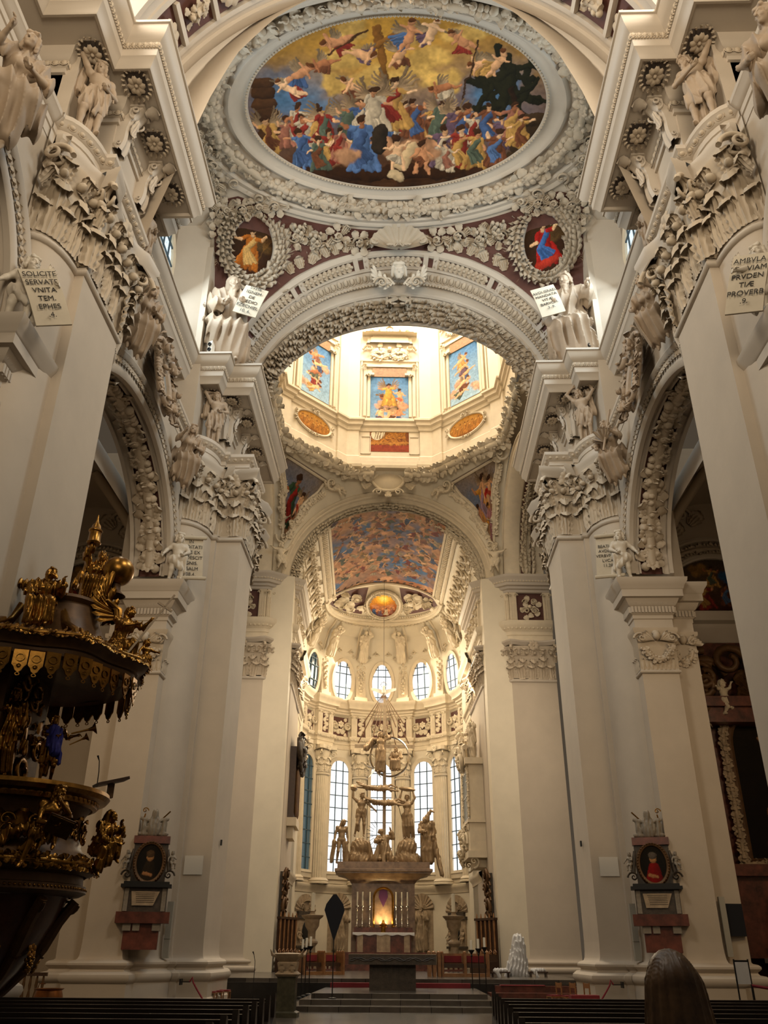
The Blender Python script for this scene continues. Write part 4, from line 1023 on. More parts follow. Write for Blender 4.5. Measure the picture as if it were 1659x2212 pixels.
for s in (1, -1):
    q = [(-3.9, 0), (3.9, 0), (3.9, 4.6)] + arc(0, 4.6, 3.9, 2.8, 0, 180, 14)[1:]
    window(FR((s * 11.0, 26.5, 26.4), (0, s, 0), (0, 0, 1), (-s, 0, 0)) , q, M_GLASSN, 9, 7, .1)
# floodlights on the ledge
for s in (1, -1):
    t = thing('floodlight', 'small white twin floodlight on the cornice ledge beside the %s seated prophet' % ('left' if s < 0 else 'right'), 'lamp', TR(s * 8.75, 31.2, 26.35) @ RZ(s * .5), 'floodlights on the cornice')
    m = MB(); m.box(-.12, .12, -.1, .1, 0, .75); m.box(-.25, .25, -.06, .06, -.12, .02); obj('housing', m, M_WHITE, t)
    for z in (.25, .55): obj('lens', MB().add(lathe([(0, 0), (.09, 0), (.09, .08), (.06, .08), (.05, .03), (0, .02)], 12)), M_BLACK, t, M=TR(0, -.1, z) @ RX(pi / 2))
# ================================================================== CROSSING AND CHOIR (own axis CH)
OC = (0.0, 42.8); AP = 7.4
def octp(ap, ress=0.0, w=.9):
    """octagon plan, clockwise seen from above so that 'out' points inward; optional pilaster steps at the corners"""
    h = ap * math.tan(pi / 8); P = []
    for k in range(8):
        a = pi / 2 - k * pi / 4; n = A([cos(a), sin(a)]); t = A([sin(a), -cos(a)])
        ps = [(-h, 0)] if not ress else [(-h, ress), (-h + w, ress), (-h + w, 0), (h - w, 0), (h - w, ress)]
        for x, d in ps: P.append(A(OC) + n * (ap - d) + t * (x + (0 if x != -h else d * math.tan(pi / 8))))
    return A(P)
t = thing('dome_drum', 'octagonal drum of the crossing dome, pale and brightly lit, with stepped dado cornice', 'dome', CH, None, 'thing')
op = octp(AP, .16)
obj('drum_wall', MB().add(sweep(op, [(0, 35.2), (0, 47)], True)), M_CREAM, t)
op2 = octp(AP, .16); k0 = [3 * 5 + 0]; op2 = np.vstack([op[5 * 5 + 2:], op[:2 * 5 + 5]])
obj('dado', MB().add(sweep(op2, [(-1.2, 31.25), (.22, 31.3), (.26, 31.5), (.18, 31.55), (.18, 31.85), (.10, 31.9), (.10, 32.2), (.02, 32.3), (.02, 34.3), (.10, 34.36), (.14, 34.6), (.28, 34.72), (.30, 34.95), (.42, 35.05), (.42, 35.2), (.12, 35.28), (.06, 35.5), (0, 35.52)])), M_CREST, t)
def side(k): a = pi / 2 - k * pi / 4; n = A([cos(a), sin(a), 0]); x = A([sin(a), -cos(a), 0]); return FR((OC[0] + cos(a) * AP, OC[1] + sin(a) * AP, 31.4), x, (0, 0, 1), -n)
pm = MB()
for k in (7, 0, 1, 6, 2):
    for x0 in (-2.0, 1.4): 
        if k == 0: 
            f = side(k)
            for a, b, c_, d in ((x0, x0 + .7, 1.1, 1.16), (x0, x0 + .7, 2.5, 2.56), (x0, x0 + .05, 1.1, 2.56), (x0 + .65, x0 + .7, 1.1, 2.56)): pm.box(a, b, c_, d, 0, .07, f)
obj('dado_panels', pm, M_CREST, t)
M_BRWD = mat('painted_brown_lintel', (.36, .19, .08), .6, var=.4, vscale=6)
def drumpanel(k, label, w, y0, y1, im, olabel=None, oim=None):
    f = CH @ side(k)
    t = thing('drum_painting', label, 'painting', f, 'paintings on the dome drum')
    paint_obj('canvas', im, lambda u, v: np.stack([(u - .5) * w, y0 + (y1 - y0) * v, 0 * u + .04], -1), t)
    m = MB(); yb = max(y0, 4.2)
    for s in (1, -1):
        m.box(s * (w / 2 + .02), s * (w / 2 + .22), yb, y1 + .1, 0, .12); m.box(s * (w / 2 + .30), s * (w / 2 + .50), yb, y1 + 1.1, 0, .2); m.box(s * (w / 2 + .6), s * (w / 2 + .72), yb - .1, y1 + 1.5, 0, .1)
        m.add(SPIRS, TR(s * (w / 2 + .15), y1 - .05, .2) @ SCL(.22 * s, .22, .4)); m.add(SPIRS, TR(s * (w / 2 + .42), y1 + .75, .25) @ SCL(.24 * s, .24, .4)); m.box(s * (w / 2 - .25), s * (w / 2 + .3), y1 - .02, y1 + .16, 0, .3)
    obj('side_pilasters', m, M_CREST, t)
    obj('lintel', MB().box(-w / 2 + .12, w / 2 - .12, y1 - .05, y1 + .75, 0, .10), M_BRWD, t)
    m = MB().box(-w / 2 - .45, w / 2 + .45, y1 + .8, y1 + 1.0, 0, .16); m.box(-w / 2 - .75, w / 2 + .75, y1 + 1.35, y1 + 1.5, 0, .12)
    # gable piece: scrolls, festoon, head, cornice and crest
    Y = y1 + 2.0
    for s in (1, -1):
        m.add(SPIRS, TR(s * 1.55, Y + .35, .2) @ SCL(.42 * s, .42, .6)); m.add(LEAF2, TR(s * 1.2, Y + .2, .12) @ RZ(s * 1.2) @ SCL(.6)); m.add(LEAF2, TR(s * .9, Y + .7, .12) @ RZ(s * 1.0) @ SCL(.5)); m.add(petal(8), TR(s * .62, Y + .28, .1) @ SCL(.34, .3, .3))
    u = np.linspace(-1, 1, 17)
    garland(m, np.stack([u * 1.35, Y - .05 - .38 * np.sin(np.abs(u) * pi) , 0 * u + .12], 1), (0, 0, 1), .36)
    m.add(sph(10, 7, (.17, .2, .17)), TR(0, Y + .35, .2)); m.add(sph(8, 5, (.2, .12, .15)), TR(0, Y + .52, .15))
    obj('festoon', m, M_CREST, t); Y += .95
    cp = [(-1.75, 0), (-1.75, .25), (-1.5, .25), (-1.5, .33), (1.5, .33), (1.5, .25), (1.75, .25), (1.75, 0)]
    m = MB().add(sweep([(x, -y) for x, y in cp[::-1]], [(0, 0), (.06, .08), (.1, .3), (.1, .55), (.22, .7), (.25, .8), (-.3, .8)]), FR((0, Y, 0), (1, 0, 0), (0, 0, -1), (0, 1, 0)))
    obj('pediment', m, M_CREST, t); m = MB()
    for s in (1, -1):
        m.add(SPIRS, TR(s * 1.3, Y + 1.05, .15) @ SCL(.26 * s, .26, .5)); m.add(LEAF2, TR(s * 1.0, Y + .85, .15) @ RZ(s * .8) @ SCL(.5)); m.add(LEAF2, TR(s * .45, Y + .95, .15) @ RZ(-s * .9) @ SCL(.55))
    m.add(LEAF, TR(0, Y + .9, .15) @ SCL(.8)); m.add(FLOWER, TR(0, Y + 1.15, .25) @ SCL(.26)); obj('crest', m, M_CREST, t)
    if oim is not None:
        t = thing('oval_grisaille', olabel, 'painting', f @ TR(0, 2.15, .05), 'oval grisailles on the drum dado')
        paint_obj('canvas', oim, flatfn(3.0, 1.5, .03), t, oval)
        ph = np.linspace(0, 2 * pi, 40, endpoint=False); m = MB()
        m.add(grid(A([[[(1.5 + d) * cos(a), (.75 + d) * sin(a), z] for d, z in ((-.05, .02), (0, .1), (.08, .12), (.14, 0))] for a in ph]), wu=True))
        for a in (0, pi / 2, pi, 3 * pi / 2):
            for s in (1, -1): m.add(SPIRS, TR(1.66 * cos(a) - .2 * s * sin(a), .92 * sin(a) + .2 * s * cos(a), .06) @ RZ(a + pi / 2) @ SCL(.2 * s, .2, .4))
        obj('frame', m, M_CREST, t)
def grisaille(seed):
    c = Cv(120, 60, seed); c.fill([(0, lin(120, 70, 25)), (1, lin(190, 135, 60))], .2)
    for i in range(6): c.person(.35 + .26 * i + .05 * c.r.uniform(-1, 1), .15, .55, lin(170, 110, 45), lin(215, 160, 80), hair=lin(120, 70, 25))
    return c.done()
c = putti_panel(110, 260, 11, 2); c.im[:100] = lin(110, 62, 30)
for i in range(60): c.limb(c.r.uniform(.02, .40), c.r.uniform(.03, .36), c.r.uniform(.02, .40), c.r.uniform(.03, .36), .006, .006, lin(170, 110, 45) * c.r.uniform(.6, 1.2))
c.im[:22] = lin(135, 60, 38); c.im[26:32] = lin(165, 110, 50)
c.limb(.08, .22, .12, .30, .07, .07, lin(215, 200, 170), None, .15)
for i in range(5): c.limb(.06 + .025 * i, .17, .08 + .025 * i, .33, .005, .005, lin(120, 90, 60))
for x in (.12, .22, .31): c.person(x, .36, .22, ROBES[int(x * 30) % 8], child=True, wings=x > .2)
c.puff(.14, .60, .09, lin(205, 150, 115)); c.puff(.30, .60, .09, lin(200, 145, 110)); c.person(.20, .60, .30, lin(190, 140, 60), wings=True); c.person(.32, .62, .2, lin(190, 90, 60), child=True)
drumpanel(0, 'tall middle painting of music-making putti with a hanging carpet, centre of the dome drum', 2.75, 1.3, 7.75, c.done(1.1))
drumpanel(7, 'slanted painting of flying putti on blue, left side of the dome drum', 2.6, 4.3, 8.9, putti_panel(90, 170, 12, 5).done(1.1), 'oval golden relief painting on the drum dado under the left putti', grisaille(3))
drumpanel(1, 'slanted painting of flying putti on blue, right side of the dome drum', 2.6, 4.3, 8.9, putti_panel(90, 170, 15, 5).done(1.1), 'oval golden relief painting on the drum dado under the right putti', grisaille(4))
# side walls of the drum: openings hidden by the first arch
# --- ring moulding rope below the drum
t = thing('drum_festoon_ring', 'thick leaf festoon hung under the octagonal drum cornice', 'garland', CH)
m = MB(); ip = octp(AP + .12)
hh = AP * math.tan(pi / 8)
for k in (6, 7, 0, 1, 2):
    f = side(k); u = np.linspace(-1, 1, 13)
    if k == 0: continue
    P = np.stack([u * hh, -.30 - .35 * (1 - u * u) * 0 + 0 * u, .12 + 0 * u], 1) @ f[:3, :3].T + f[:3, 3]
    garland(m, P, (f[:3, 2] * .6 + A([0, 0, -.8])), .8, kind='leaf')
f = side(0)
for s in (1, -1):
    u = np.linspace(.3, 1, 8); P = np.stack([s * u * hh, -.45 + 0 * u, .05 + 0 * u], 1) @ f[:3, :3].T + f[:3, 3]; garland(m, P, (f[:3, 2] * .6 + A([0, 0, -.8])), .7, kind='leaf')
obj('festoon', m, M_CREST, t)
# --- crossing pendentives
def arch2(q, t): return A([(6.15 + 1.0 * q) * cos(t), 53.2 - 1.2 * q, 24.0 + (5.35 + 1.2 * q) * sin(t)])
def tarch(q, t, s): return A([s * (7.35 - .3 * q), 45.4 + (6.3 + .5 * q) * cos(t), 24.0 + (5.6 + 1.2 * q) * sin(t)])
pend = MB(); h8 = AP * math.tan(pi / 8)
def pendP(s, u, v, d=0):
    """u 0..1 along the drum edge from the choir arch to the transept arch, v 0 top .. 1 foot"""
    t0 = math.acos(3.1 / 7.15); tt = t0 * (1 - v); c0 = np.stack([s * 7.15 * np.cos(tt), 52.0 + 0 * tt, 24 + 6.55 * np.sin(tt)], -1); c0[..., 1] -= 1.75 * (1 - v) ** 2; c0[..., 2] += (31.3 - 24 - 6.55 * sin(t0)) * (1 - v) ** 3
    t1 = math.acos(.45 / 6.8); tt = t1 * (1 - v); c1 = np.stack([s * (7.6 - .2 * (1 - v)), 45.4 + 6.8 * np.cos(tt), 24 + 6.8 * np.sin(tt)], -1); c1[..., 2] += (31.3 - 24 - 6.8 * sin(t1)) * (1 - v) ** 3
    P = c0 * (1 - u)[..., None] + c1 * u[..., None]
    n = nrm(A([-s * .66, -.66, -.36])); bul = (u * (1 - u) * 4)[..., None] * 0.0
    return P + n * d
for s in (1, -1):
    v, u = np.mgrid[0:1:24j, 0:1:16j]; pend.add(grid(pendP(s, u, v)))
    x = np.linspace(-3.1, 3.1, 20)
tt = np.linspace(math.acos(3.1 / 7.15), pi - math.acos(3.1 / 7.15), 24)
pend.add(grid(np.stack([np.stack([7.15 * np.cos(tt), 0 * tt + 52.0, 24 + 6.55 * np.sin(tt)], -1), np.stack([3.1 * np.linspace(1, -1, 24), 0 * tt + 50.3, 0 * tt + 31.35], -1)], 1)))
for s in (1, -1):
    v = np.linspace(0, 1, 24); t0 = math.acos(3.1 / 7.15); tt = t0 * (1 - v); pend.add(grid(np.stack([pendP(s, 0 * v, v), np.stack([s * 7.1 * np.cos(tt), 0 * v + 52.05, 24 + 6.5 * np.sin(tt)], -1)], 1)))
    t1 = math.acos(.45 / 6.8); tt = t1 * (1 - v); pend.add(grid(np.stack([pendP(s, 0 * v + 1, v), np.stack([0 * v + s * 7.75, 45.4 + 6.7 * np.cos(tt), 24 + 6.7 * np.sin(tt)], -1)], 1)))
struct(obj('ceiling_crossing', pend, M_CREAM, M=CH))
def pend_paint(seed, main):
    c = Cv(150, 190, seed); c.fill([(0, lin(110, 75, 45)), (.35, lin(150, 110, 85)), (.6, lin(95, 105, 125)), (1, lin(140, 120, 100))], .25)
    c.puff(.4, .25, .2, lin(170, 130, 95))
    if main: c.person(.34, .18, .68, lin(52, 72, 50), robe2=lin(135, 35, 28), lean=.1); c.person(.58, .40, .30, lin(170, 60, 40), child=True, wings=True); c.person(.55, .15, .26, lin(190, 150, 110), child=True); c.person(.2, .05, .25, lin(200, 150, 90), child=True, wings=True)
    else: c.person(.36, .30, .55, lin(190, 130, 50), robe2=lin(150, 120, 130), lean=.25); c.person(.48, .52, .34, lin(170, 40, 30), child=True, wings=True); c.person(.52, .08, .45, lin(165, 110, 110), lean=-.2); c.person(.6, .5, .3, lin(160, 60, 40), child=True, wings=True); c.person(.2, .3, .28, lin(170, 120, 70), child=True)
    return c.done()
for s, lb in ((-1, 'pendentive painting of a robed figure standing with a putto, left of the choir arch'), (1, 'pendentive painting of a crowded group in yellow robes, right of the choir arch')):
    t = thing('pendentive_painting', lb, 'painting', CH, 'pendentive paintings')
    im = pend_paint(21 + s, s < 0)
    def pf(u, v, d=.06): 
        U = .5 + (u - .5) * .80 if s > 0 else .5 - (u - .5) * .80
        V = .12 + (1 - v) * .62; return pendP(s, U, V, d)
    keep = lambda u, v: (np.abs(u - .5) < .5 * np.clip(.22 + 1.0 * v ** .8 - .18 * np.sin(3.1 * v) ** 2 * (v > .5) - 1.2 * np.clip(v - .86, 0, 1), 0, 1)) & (v > .02)
    paint_obj('canvas', im, pf, t, keep)
    # frame following the shape
    vv = np.linspace(.04, .97, 26); wv = .5 * np.clip(.22 + 1.0 * vv ** .8 - .18 * np.sin(3.1 * vv) ** 2 * (vv > .5) - 1.2 * np.clip(vv - .86, 0, 1), 0, 1)
    uu = np.concatenate([.5 - wv, (.5 + wv)[::-1]]); vv2 = np.concatenate([vv, vv[::-1]])
    P = pf(uu, vv2, .08); obj('frame', MB().add(tube(P, .10, 6, closed=True)), M_CREST, t)
    m = MB(); P2 = pf(.5 + (uu - .5) * 1.0 + .10 * np.sign(uu - .5), vv2 + .02, .06); n = nrm(A([-s * .66, -.66, -.36]))
    half = len(vv)
    for seg in (P2[2:half - 3], P2[half + 3:-2]): garland(m, seg, n, .42, kind='leaf')
    for q, r in ((0, .5), (half - 1, .6), (half, .6), (8, .35), (len(P2) - 9, .35)):
        ux = nrm(np.cross(n, A([0, 0, 1]))); m.add(SPIR, FR(P2[q], ux, np.cross(n, ux), n) @ SCL(r * (1 if q < half else -1), r, r)); m.add(LEAF, FR(P2[q], ux, np.cross(n, ux), n) @ RZ(1.0 if q < half else -1.0) @ SCL(.9))
    obj('garlands', m, M_CREST, t)
# --- crossing piers C with their entablature
PC = [(6.2, 60.5), (6.2, 53.3), (8.0, 52.0), (10.7, 52.0)][::1]
def pierC(label):
    t = thing('crossing_pier', label, 'pier', CH, 'crossing piers', 'thing')
    path = PC
    obj('shaft', MB().add(sweep(path, [(0, 1.5), (0, 17.1)])), M_WALL, t); obj('base', MB().add(sweep(path, [(o, z * .92) for o, z in BASE])), M_WALL, t)
    obj('astragal', MB().add(sweep(path, [(a, b + 16.9) for a, b in ASTR])), M_CORN, t)
    capital(t, path, 17.05, 2.55, None, dens=.8, abz=.12, fl=.7)
    a = obj('architrave', MB().add(sweep(path, [(-.02, 19.55), (.05, 19.6), (.05, 20.0), (.1, 20.02), (.1, 20.25), (.16, 20.3), (.3, 20.6), (.36, 20.7), (.36, 20.95), (-.4, 21.0)])), M_CREST, t)
    m = MB(); row(m, EGGD, path, .22, 20.45, .28, (.26, .18, .2), .5); obj('egg_and_dart', m, M_CREST, a)
    f = obj('frieze', MB().add(sweep(path, [(-.08, 20.9), (-.08, 23.1)])), M_RED, t); f['label'] = 'dark red frieze ground'
    m = MB(); pl = MB()
    for P, n in plan3(path, -.08, 22.0):
        L = np.linalg.norm(P[1] - P[0]); d = nrm(P[1] - P[0]); N3 = A([n[0], n[1], 0]); k = max(1, int(L / 1.7))
        for i in range(k + 1):
            c0 = P[0] + d * np.clip(L * i / k, .22, L - .22)
            F = FR((c0[0], c0[1], 20.95), d, (0, 0, 1), N3); pl.box(-.24, .24, 0, 2.1, 0, .16, F)
            for q in (-.14, 0, .14): pl.box(q - .035, q + .035, .15, 1.5, .16, .2, F)
            for q in (1, -1): pl.add(SPIRS, F @ TR(q * .2, 1.8, .2) @ SCL(.16 * q, .16, .3))
        for i in range(k):
            c0 = P[0] + d * L * (i + .5) / k; F = FR((c0[0], c0[1], 22.0), d, (0, 0, 1), N3); w = min(.5, L / k / 2 - .3)
            if w < .15: continue
            for q in range(9): m.add(LEAF2, F @ TR(w * .9 * cos(q * 2.4) * (q / 9) ** .5, .62 * sin(q * 2.4) * (q / 9) ** .5 - .1, .04) @ RZ(q * 2.4 - pi / 2) @ SCL(.48))
            for q in (1, -1): m.add(SPIRS, F @ TR(q * w * .55, -.3, .08) @ SCL(.30 * q, .30, .5)); m.add(SPIRS, F @ TR(q * w * .5, .35, .08) @ SCL(.24 * q, .24, .5))
            m.add(FRUIT, F @ TR(0, 0, .12) @ SCL(.3))
    obj('frieze_relief', m, M_CREST, t); obj('frieze_pilasters', pl, M_CREST, t)
    c = obj('cornice', MB().add(sweep(path, [(0, 22.95), (.1, 23.0), (.12, 23.15), (.24, 23.2), (.26, 23.35), (.42, 23.4), (.45, 23.6), (.5, 23.64), (.52, 23.75), (.62, 23.9), (.66, 24.0), (.66, 24.1), (-1.2, 24.15)])), M_CORN, t)
    m = MB(); row(m, EGGD, path, .48, 23.68, .2, (.19, .14, .12)); obj('egg_row', m, M_CREST, c)
    return t
p = pierC('pale crossing pier left of the choir, beyond the dome'); p.matrix_world = mat4(CH @ MIR); dup(p, CH, 'pale crossing pier right of the choir, beyond the dome')
# blocking behind the crossing piers and the choir walls
def cwall(nm, M):
    m = MB(); m.box(6.25, 10.6, 52.1, 66, 0, 24.0); 
    return struct(obj(nm, m, M_CREAM, M=M))
cwall('wall_choir_right', CH); cwall('wall_choir_left', CH @ MIR)
# --- choir arch
t = thing('choir_arch', 'second arch with laurel garland, framing the choir vault fresco', 'arch', CH, None, 'thing')
th = np.linspace(.02, pi - .02, 70)
def a2(prof): return flip(grid(A([[arch2(q, x) + A([-.5 * cos(x), -.5, -.5 * sin(x)]) * d for q, d in prof] for x in th])))
obj('archivolt', MB().add(a2([(-.02, -.3), (0, .08), (.05, .08), (.07, 0), (.5, 0), (.52, .1), (.57, .12), (.60, .02), (.72, .03), (.74, .12), (.8, .14), (.84, .06), (.92, .16), (1.0, .14), (1.02, -.2)])), M_CREST, t)
P = A([arch2(.28, x) for x in th]); N = A([nrm(A([-.62 * cos(x), -.55, -.62 * sin(x)])) for x in th]); obj('laurel_garland', laurel(MB(), P, N, .62, 4, .2), M_CREST, t)
t = thing('blank_cartouche', 'blank shell cartouche crowning the second arch under the dome drum', 'cartouche', CH @ TR(-.05, 50.9, 30.7))
m = MB(); u = np.linspace(0, 2 * pi, 36)[:, None]; r = np.linspace(0, 1, 7)[None]
m.add(grid(np.stack([.95 * r * np.sin(u) * (1 + .08 * np.cos(4 * u)), -.25 * (1 - r ** 2) - .1 + 0 * u, .75 * r * np.cos(u) * (1 + .06 * np.cos(3 * u))], -1))); obj('shield', m, M_CREST, t)
m = MB().add(tube(np.stack([1.0 * np.sin(u[:, 0]) * (1 + .08 * np.cos(4 * u[:, 0])), 0 * u[:, 0] - .12, .8 * np.cos(u[:, 0]) * (1 + .06 * np.cos(3 * u[:, 0]))], 1), .11, 7, closed=True))
for s in (1, -1):
    m.add(SPIR, RX(pi / 2) @ TR(s * 1.35, .1, .1) @ SCL(.5 * s, .5, .7)); m.add(SPIR, RX(pi / 2) @ TR(s * .7, -.95, .15) @ SCL(.36 * s, .36, .6)); m.add(LEAF, RX(pi / 2) @ TR(s * 1.2, -.2, .1) @ RZ(-s * 2.0) @ SCL(.9)); m.add(LEAF, RX(pi / 2) @ TR(s * .3, .8, .1) @ RZ(-s * .5) @ SCL(.7))
m.add(LEAF, RX(pi / 2) @ TR(0, -.8, .15) @ RZ(pi) @ SCL(.7)); obj('scroll_frame', m, M_CREST, t)
# --- transept arches (their laurel soffits show beside the crossing piers)
def transept(label):
    t = thing('transept_arch', label, 'arch', CH, 'transept arches', 'thing'); th = np.linspace(.0, pi, 60)
    def bd(pr): return grid(A([[[x + .5, 45.4 + (6.3 + d) * cos(a), 24.0 + (5.6 + d) * sin(a)] for d, x in pr] for a in th]))
    obj('archivolt', MB().add(bd([(0, 9.9), (0, 9.4), (.1, 9.3), (.1, 8.4), (0, 8.3), (-.02, 8.1), (0, 7.7), (.06, 7.6), (.1, 7.4), (.2, 7.3), (.5, 7.3), (.52, 7.2), (.6, 7.2), (.7, 7.4)])), M_CREST, t)
    obj('red_soffit', MB().add(bd([(.08, 9.3), (.08, 8.4)])), M_RED, t)
    P = np.stack([0 * th + 9.35, 45.4 + 6.35 * np.cos(th), 24 + 5.65 * np.sin(th)], 1); N = np.stack([0 * th, -np.cos(th), -np.sin(th)], 1); obj('laurel_garland', laurel(MB(), P, N, .78, 4), M_CREST, t)
    return t
p = transept('left transept arch with laurel soffit under the dome'); p.matrix_world = mat4(CH @ MIR); dup(p, CH, 'right transept arch with laurel soffit under the dome, beside the right pier')
# --- choir vault
vb = MB(); xs = np.linspace(0.001, pi - .001, 60); ys = np.linspace(52.6, 65.2, 24)
def cz(x): return 24 + 5.2 * np.sqrt(np.clip(1 - (x / 6.4) ** 2, 0, 1))
vb.add(grid(A([[[6.4 * cos(a), y, 24 + 5.2 * sin(a)] for y in ys] for a in xs])))
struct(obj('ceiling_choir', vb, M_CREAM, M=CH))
t = thing('choir_vault_painting', 'long choir vault fresco crowded with cloud-borne figures, seen through the second arch', 'painting', CH)
c = Cv(330, 420, 31); c.fill([(0, lin(95, 50, 30)), (.12, lin(170, 105, 65)), (.3, lin(150, 115, 95)), (.5, lin(185, 130, 90)), (.75, lin(85, 100, 130)), (1, lin(180, 130, 90))], .22, .2)
n = fbm(420, 330, 90, 4, 77)
m_ = np.clip((n - .55) * 7, 0, 1) * (c.Y > .22); c.im = c.im * (1 - m_[..., None]) + m_[..., None] * lin(75, 105, 145) * (0.7 + .6 * fbm(420, 330, 30, 3, 5))[..., None]
for row_ in range(11):
    y = .97 - row_ * .082; k = 9
    for i in range(k):
        x = (i + .5 + c.r.uniform(-.3, .3)) / k * c.asp
        if c.r.random() < .35: c.puff(x, y - .03, .05, lin(205, 150, 110))
        if row_ < 9: c.angel(x, y + c.r.uniform(-.03, .03), c.r.uniform(.085, .12), ROBES[c.r.randrange(9)] * .9, c.r.random() < .4)
for i in range(15): c.person(.02 + i * .054, .02 + .03 * c.r.random(), .16, ROBES[c.r.randrange(9)] * .8)
paint_obj('canvas', c.done(.72), lambda u, v: np.stack([(u - .5) * 8.0, 67.5 - v * 15.2, cz((u - .5) * 8.0) - .05], -1), t, lambda u, v: (67.5 - v * 15.2) < 65.1)
m = MB(); eg = MB()
for s in (1, -1):
    y = np.linspace(52.8, 65.2, 30); z = cz(4.3)
    for x, r in ((4.08, .10), (4.75, .13)): m.add(tube(np.stack([0 * y + s * x, y, 0 * y + cz(x) - .08], 1), r, 6))
    Fm = frames(np.stack([0 * y + s * 4.42, y, 0 * y + cz(4.42) - .06], 1), (-s * .5, 0, -.85), .30); eg.many(EGGD, Fm @ SCL(.28, .42, .3))
obj('egg_moulding', eg, M_CREST, t); obj('frame', m, M_CREST, t)
# ================================================================== APSE
YC, RA = 65.6, 6.95
PHI = [radians(a) for a in (-61, -30.5, 0, 30.5, 61)]
PCOL = [radians(a) for a in (-76, -45.75, -15.25, 15.25, 45.75, 76)]
def ap(phi, z, d=0): """frame on the apse wall: X along, Y up, Z inward"""; n = A([-sin(phi), -cos(phi), 0]); return FR((sin(phi) * (RA - d), YC + cos(phi) * (RA - d), z), (cos(phi), -sin(phi), 0), (0, 0, 1), n)
def appath(ress=0, w=.13, lo=-86, hi=86):
    P = [(-6.25, 58.0), (-6.25, 63.5)]
    a = radians(lo); st = radians(2.5); pts = []
    ang = list(np.arange(radians(lo), radians(hi) + .001, st))
    if ress:
        for c in PCOL:
            ang = [x for x in ang if abs(x - c) > w + .012]; ang += [c - w - .004, c - w, c - w / 2, c, c + w / 2, c + w, c + w + .004]
        ang.sort()
    for x in ang:
        r = RA - (ress if any(abs(x - c) <= w + 1e-6 for c in PCOL) else 0); P.append((r * sin(x), YC + r * cos(x)))
    return P + [(6.25, 63.5), (6.25, 58.0)]
wv = MB(); pp = appath()
wv.add(sweep(pp, [(0, .7), (0, 20.9)]))
for z0, r0_, z1, r1_ in ((20.8, RA, 24.8, 6.6), (24.8, 6.6, 26.4, 6.0), (26.4, 6.0, 27.5, 4.9)):
    a = np.linspace(radians(-95), radians(95), 50); wv.add(grid(A([[[r * sin(x), YC + r * cos(x), z] for z, r in ((z0, r0_), (z1, r1_))] for x in a])))
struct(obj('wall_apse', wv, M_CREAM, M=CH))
t = thing('apse_entablature', 'curved entablature with relief panels around the apse, under the oval windows', 'entablature', CH, None, 'thing')
pr = appath(.32)
obj('dado_moulding', MB().add(sweep(appath(), [(0, 5.7), (.06, 5.75), (.08, 5.95), (.22, 6.1), (.25, 6.25), (.25, 6.32), (0, 6.4)])), M_CREST, t)
obj('architrave', MB().add(sweep(pr, [(0, 16.7), (.05, 16.75), (.05, 17.1), (.1, 17.12), (.1, 17.35), (.2, 17.5), (.26, 17.6), (.26, 17.75), (0, 17.8)])), M_CREST, t)
obj('cornice', MB().add(sweep(pr, [(0, 17.7), (0, 19.6), (.08, 19.65), (.1, 19.8), (.2, 19.85), (.2, 20.0), (.42, 20.1), (.42, 20.35), (.52, 20.5), (.6, 20.7), (.6, 20.8), (-.1, 20.85)])), M_CREST, t)
m = MB(); q = [p for p in pr]
row(m, EGGD, pr, .24, 17.5, .26, (.24, .16, .14), .4, .1); obj('egg_row', m, M_CREST, t)
g = MB(); re = MB(); pl = MB()
for ph in PHI:
    f = ap(ph, 18.7, .01); g.box(-1.25, 1.25, -.85, .70, 0, .03, f)
    for s in (1, -1):
        re.add(SPIRS, f @ TR(s * .62, -.12, .1) @ SCL(.48 * s, .48, .7)); re.add(FLOWER, f @ TR(s * .62, -.12, .12) @ SCL(.26))
        for k in range(7): re.add(LEAF2, f @ TR(s * (.62 + .5 * cos(k * .9)), -.12 + .48 * sin(k * .9), .05) @ RZ(k * .9 * s - pi / 2) @ SCL(.40))
        for k in range(3): re.add(LEAF2, f @ TR(s * (.12 + .1 * k), -.7 + .3 * k, .05) @ RZ(-s * (.4 + .3 * k)) @ SCL(.55))
    re.add(petal(6), f @ TR(0, .1, .1) @ SCL(.3))
for ph in PCOL:
    f = ap(ph, 18.7, .33); 
    for x in (-.62, .62): 
        pl.box(x - .24, x + .24, -.95, .9, 0, .12, f)
        for q in (-.13, 0, .13): pl.box(x + q - .03, x + q + .03, -.8, .5, .12, .15, f)
        for s in (1, -1): pl.add(SPIRS, f @ TR(x + s * .2, .72, .15) @ SCL(.15 * s, .15, .3))
    g.box(-.34, .34, -.85, .7, 0, .03, f)
    for k in range(4): re.add(LEAF2, f @ TR(0, -.75 + .36 * k, .06) @ RZ(.5 * (-1) ** k) @ SCL(.5)); re.add(FRUIT, f @ TR(.12 * (-1) ** k, -.55 + .36 * k, .1) @ SCL(.2))
obj('frieze_ground', g, M_RED, t)['label'] = 'dark ground of the frieze panels'; obj('frieze_relief', re, M_CREST, t); obj('frieze_pilasters', pl, M_CREST, t)
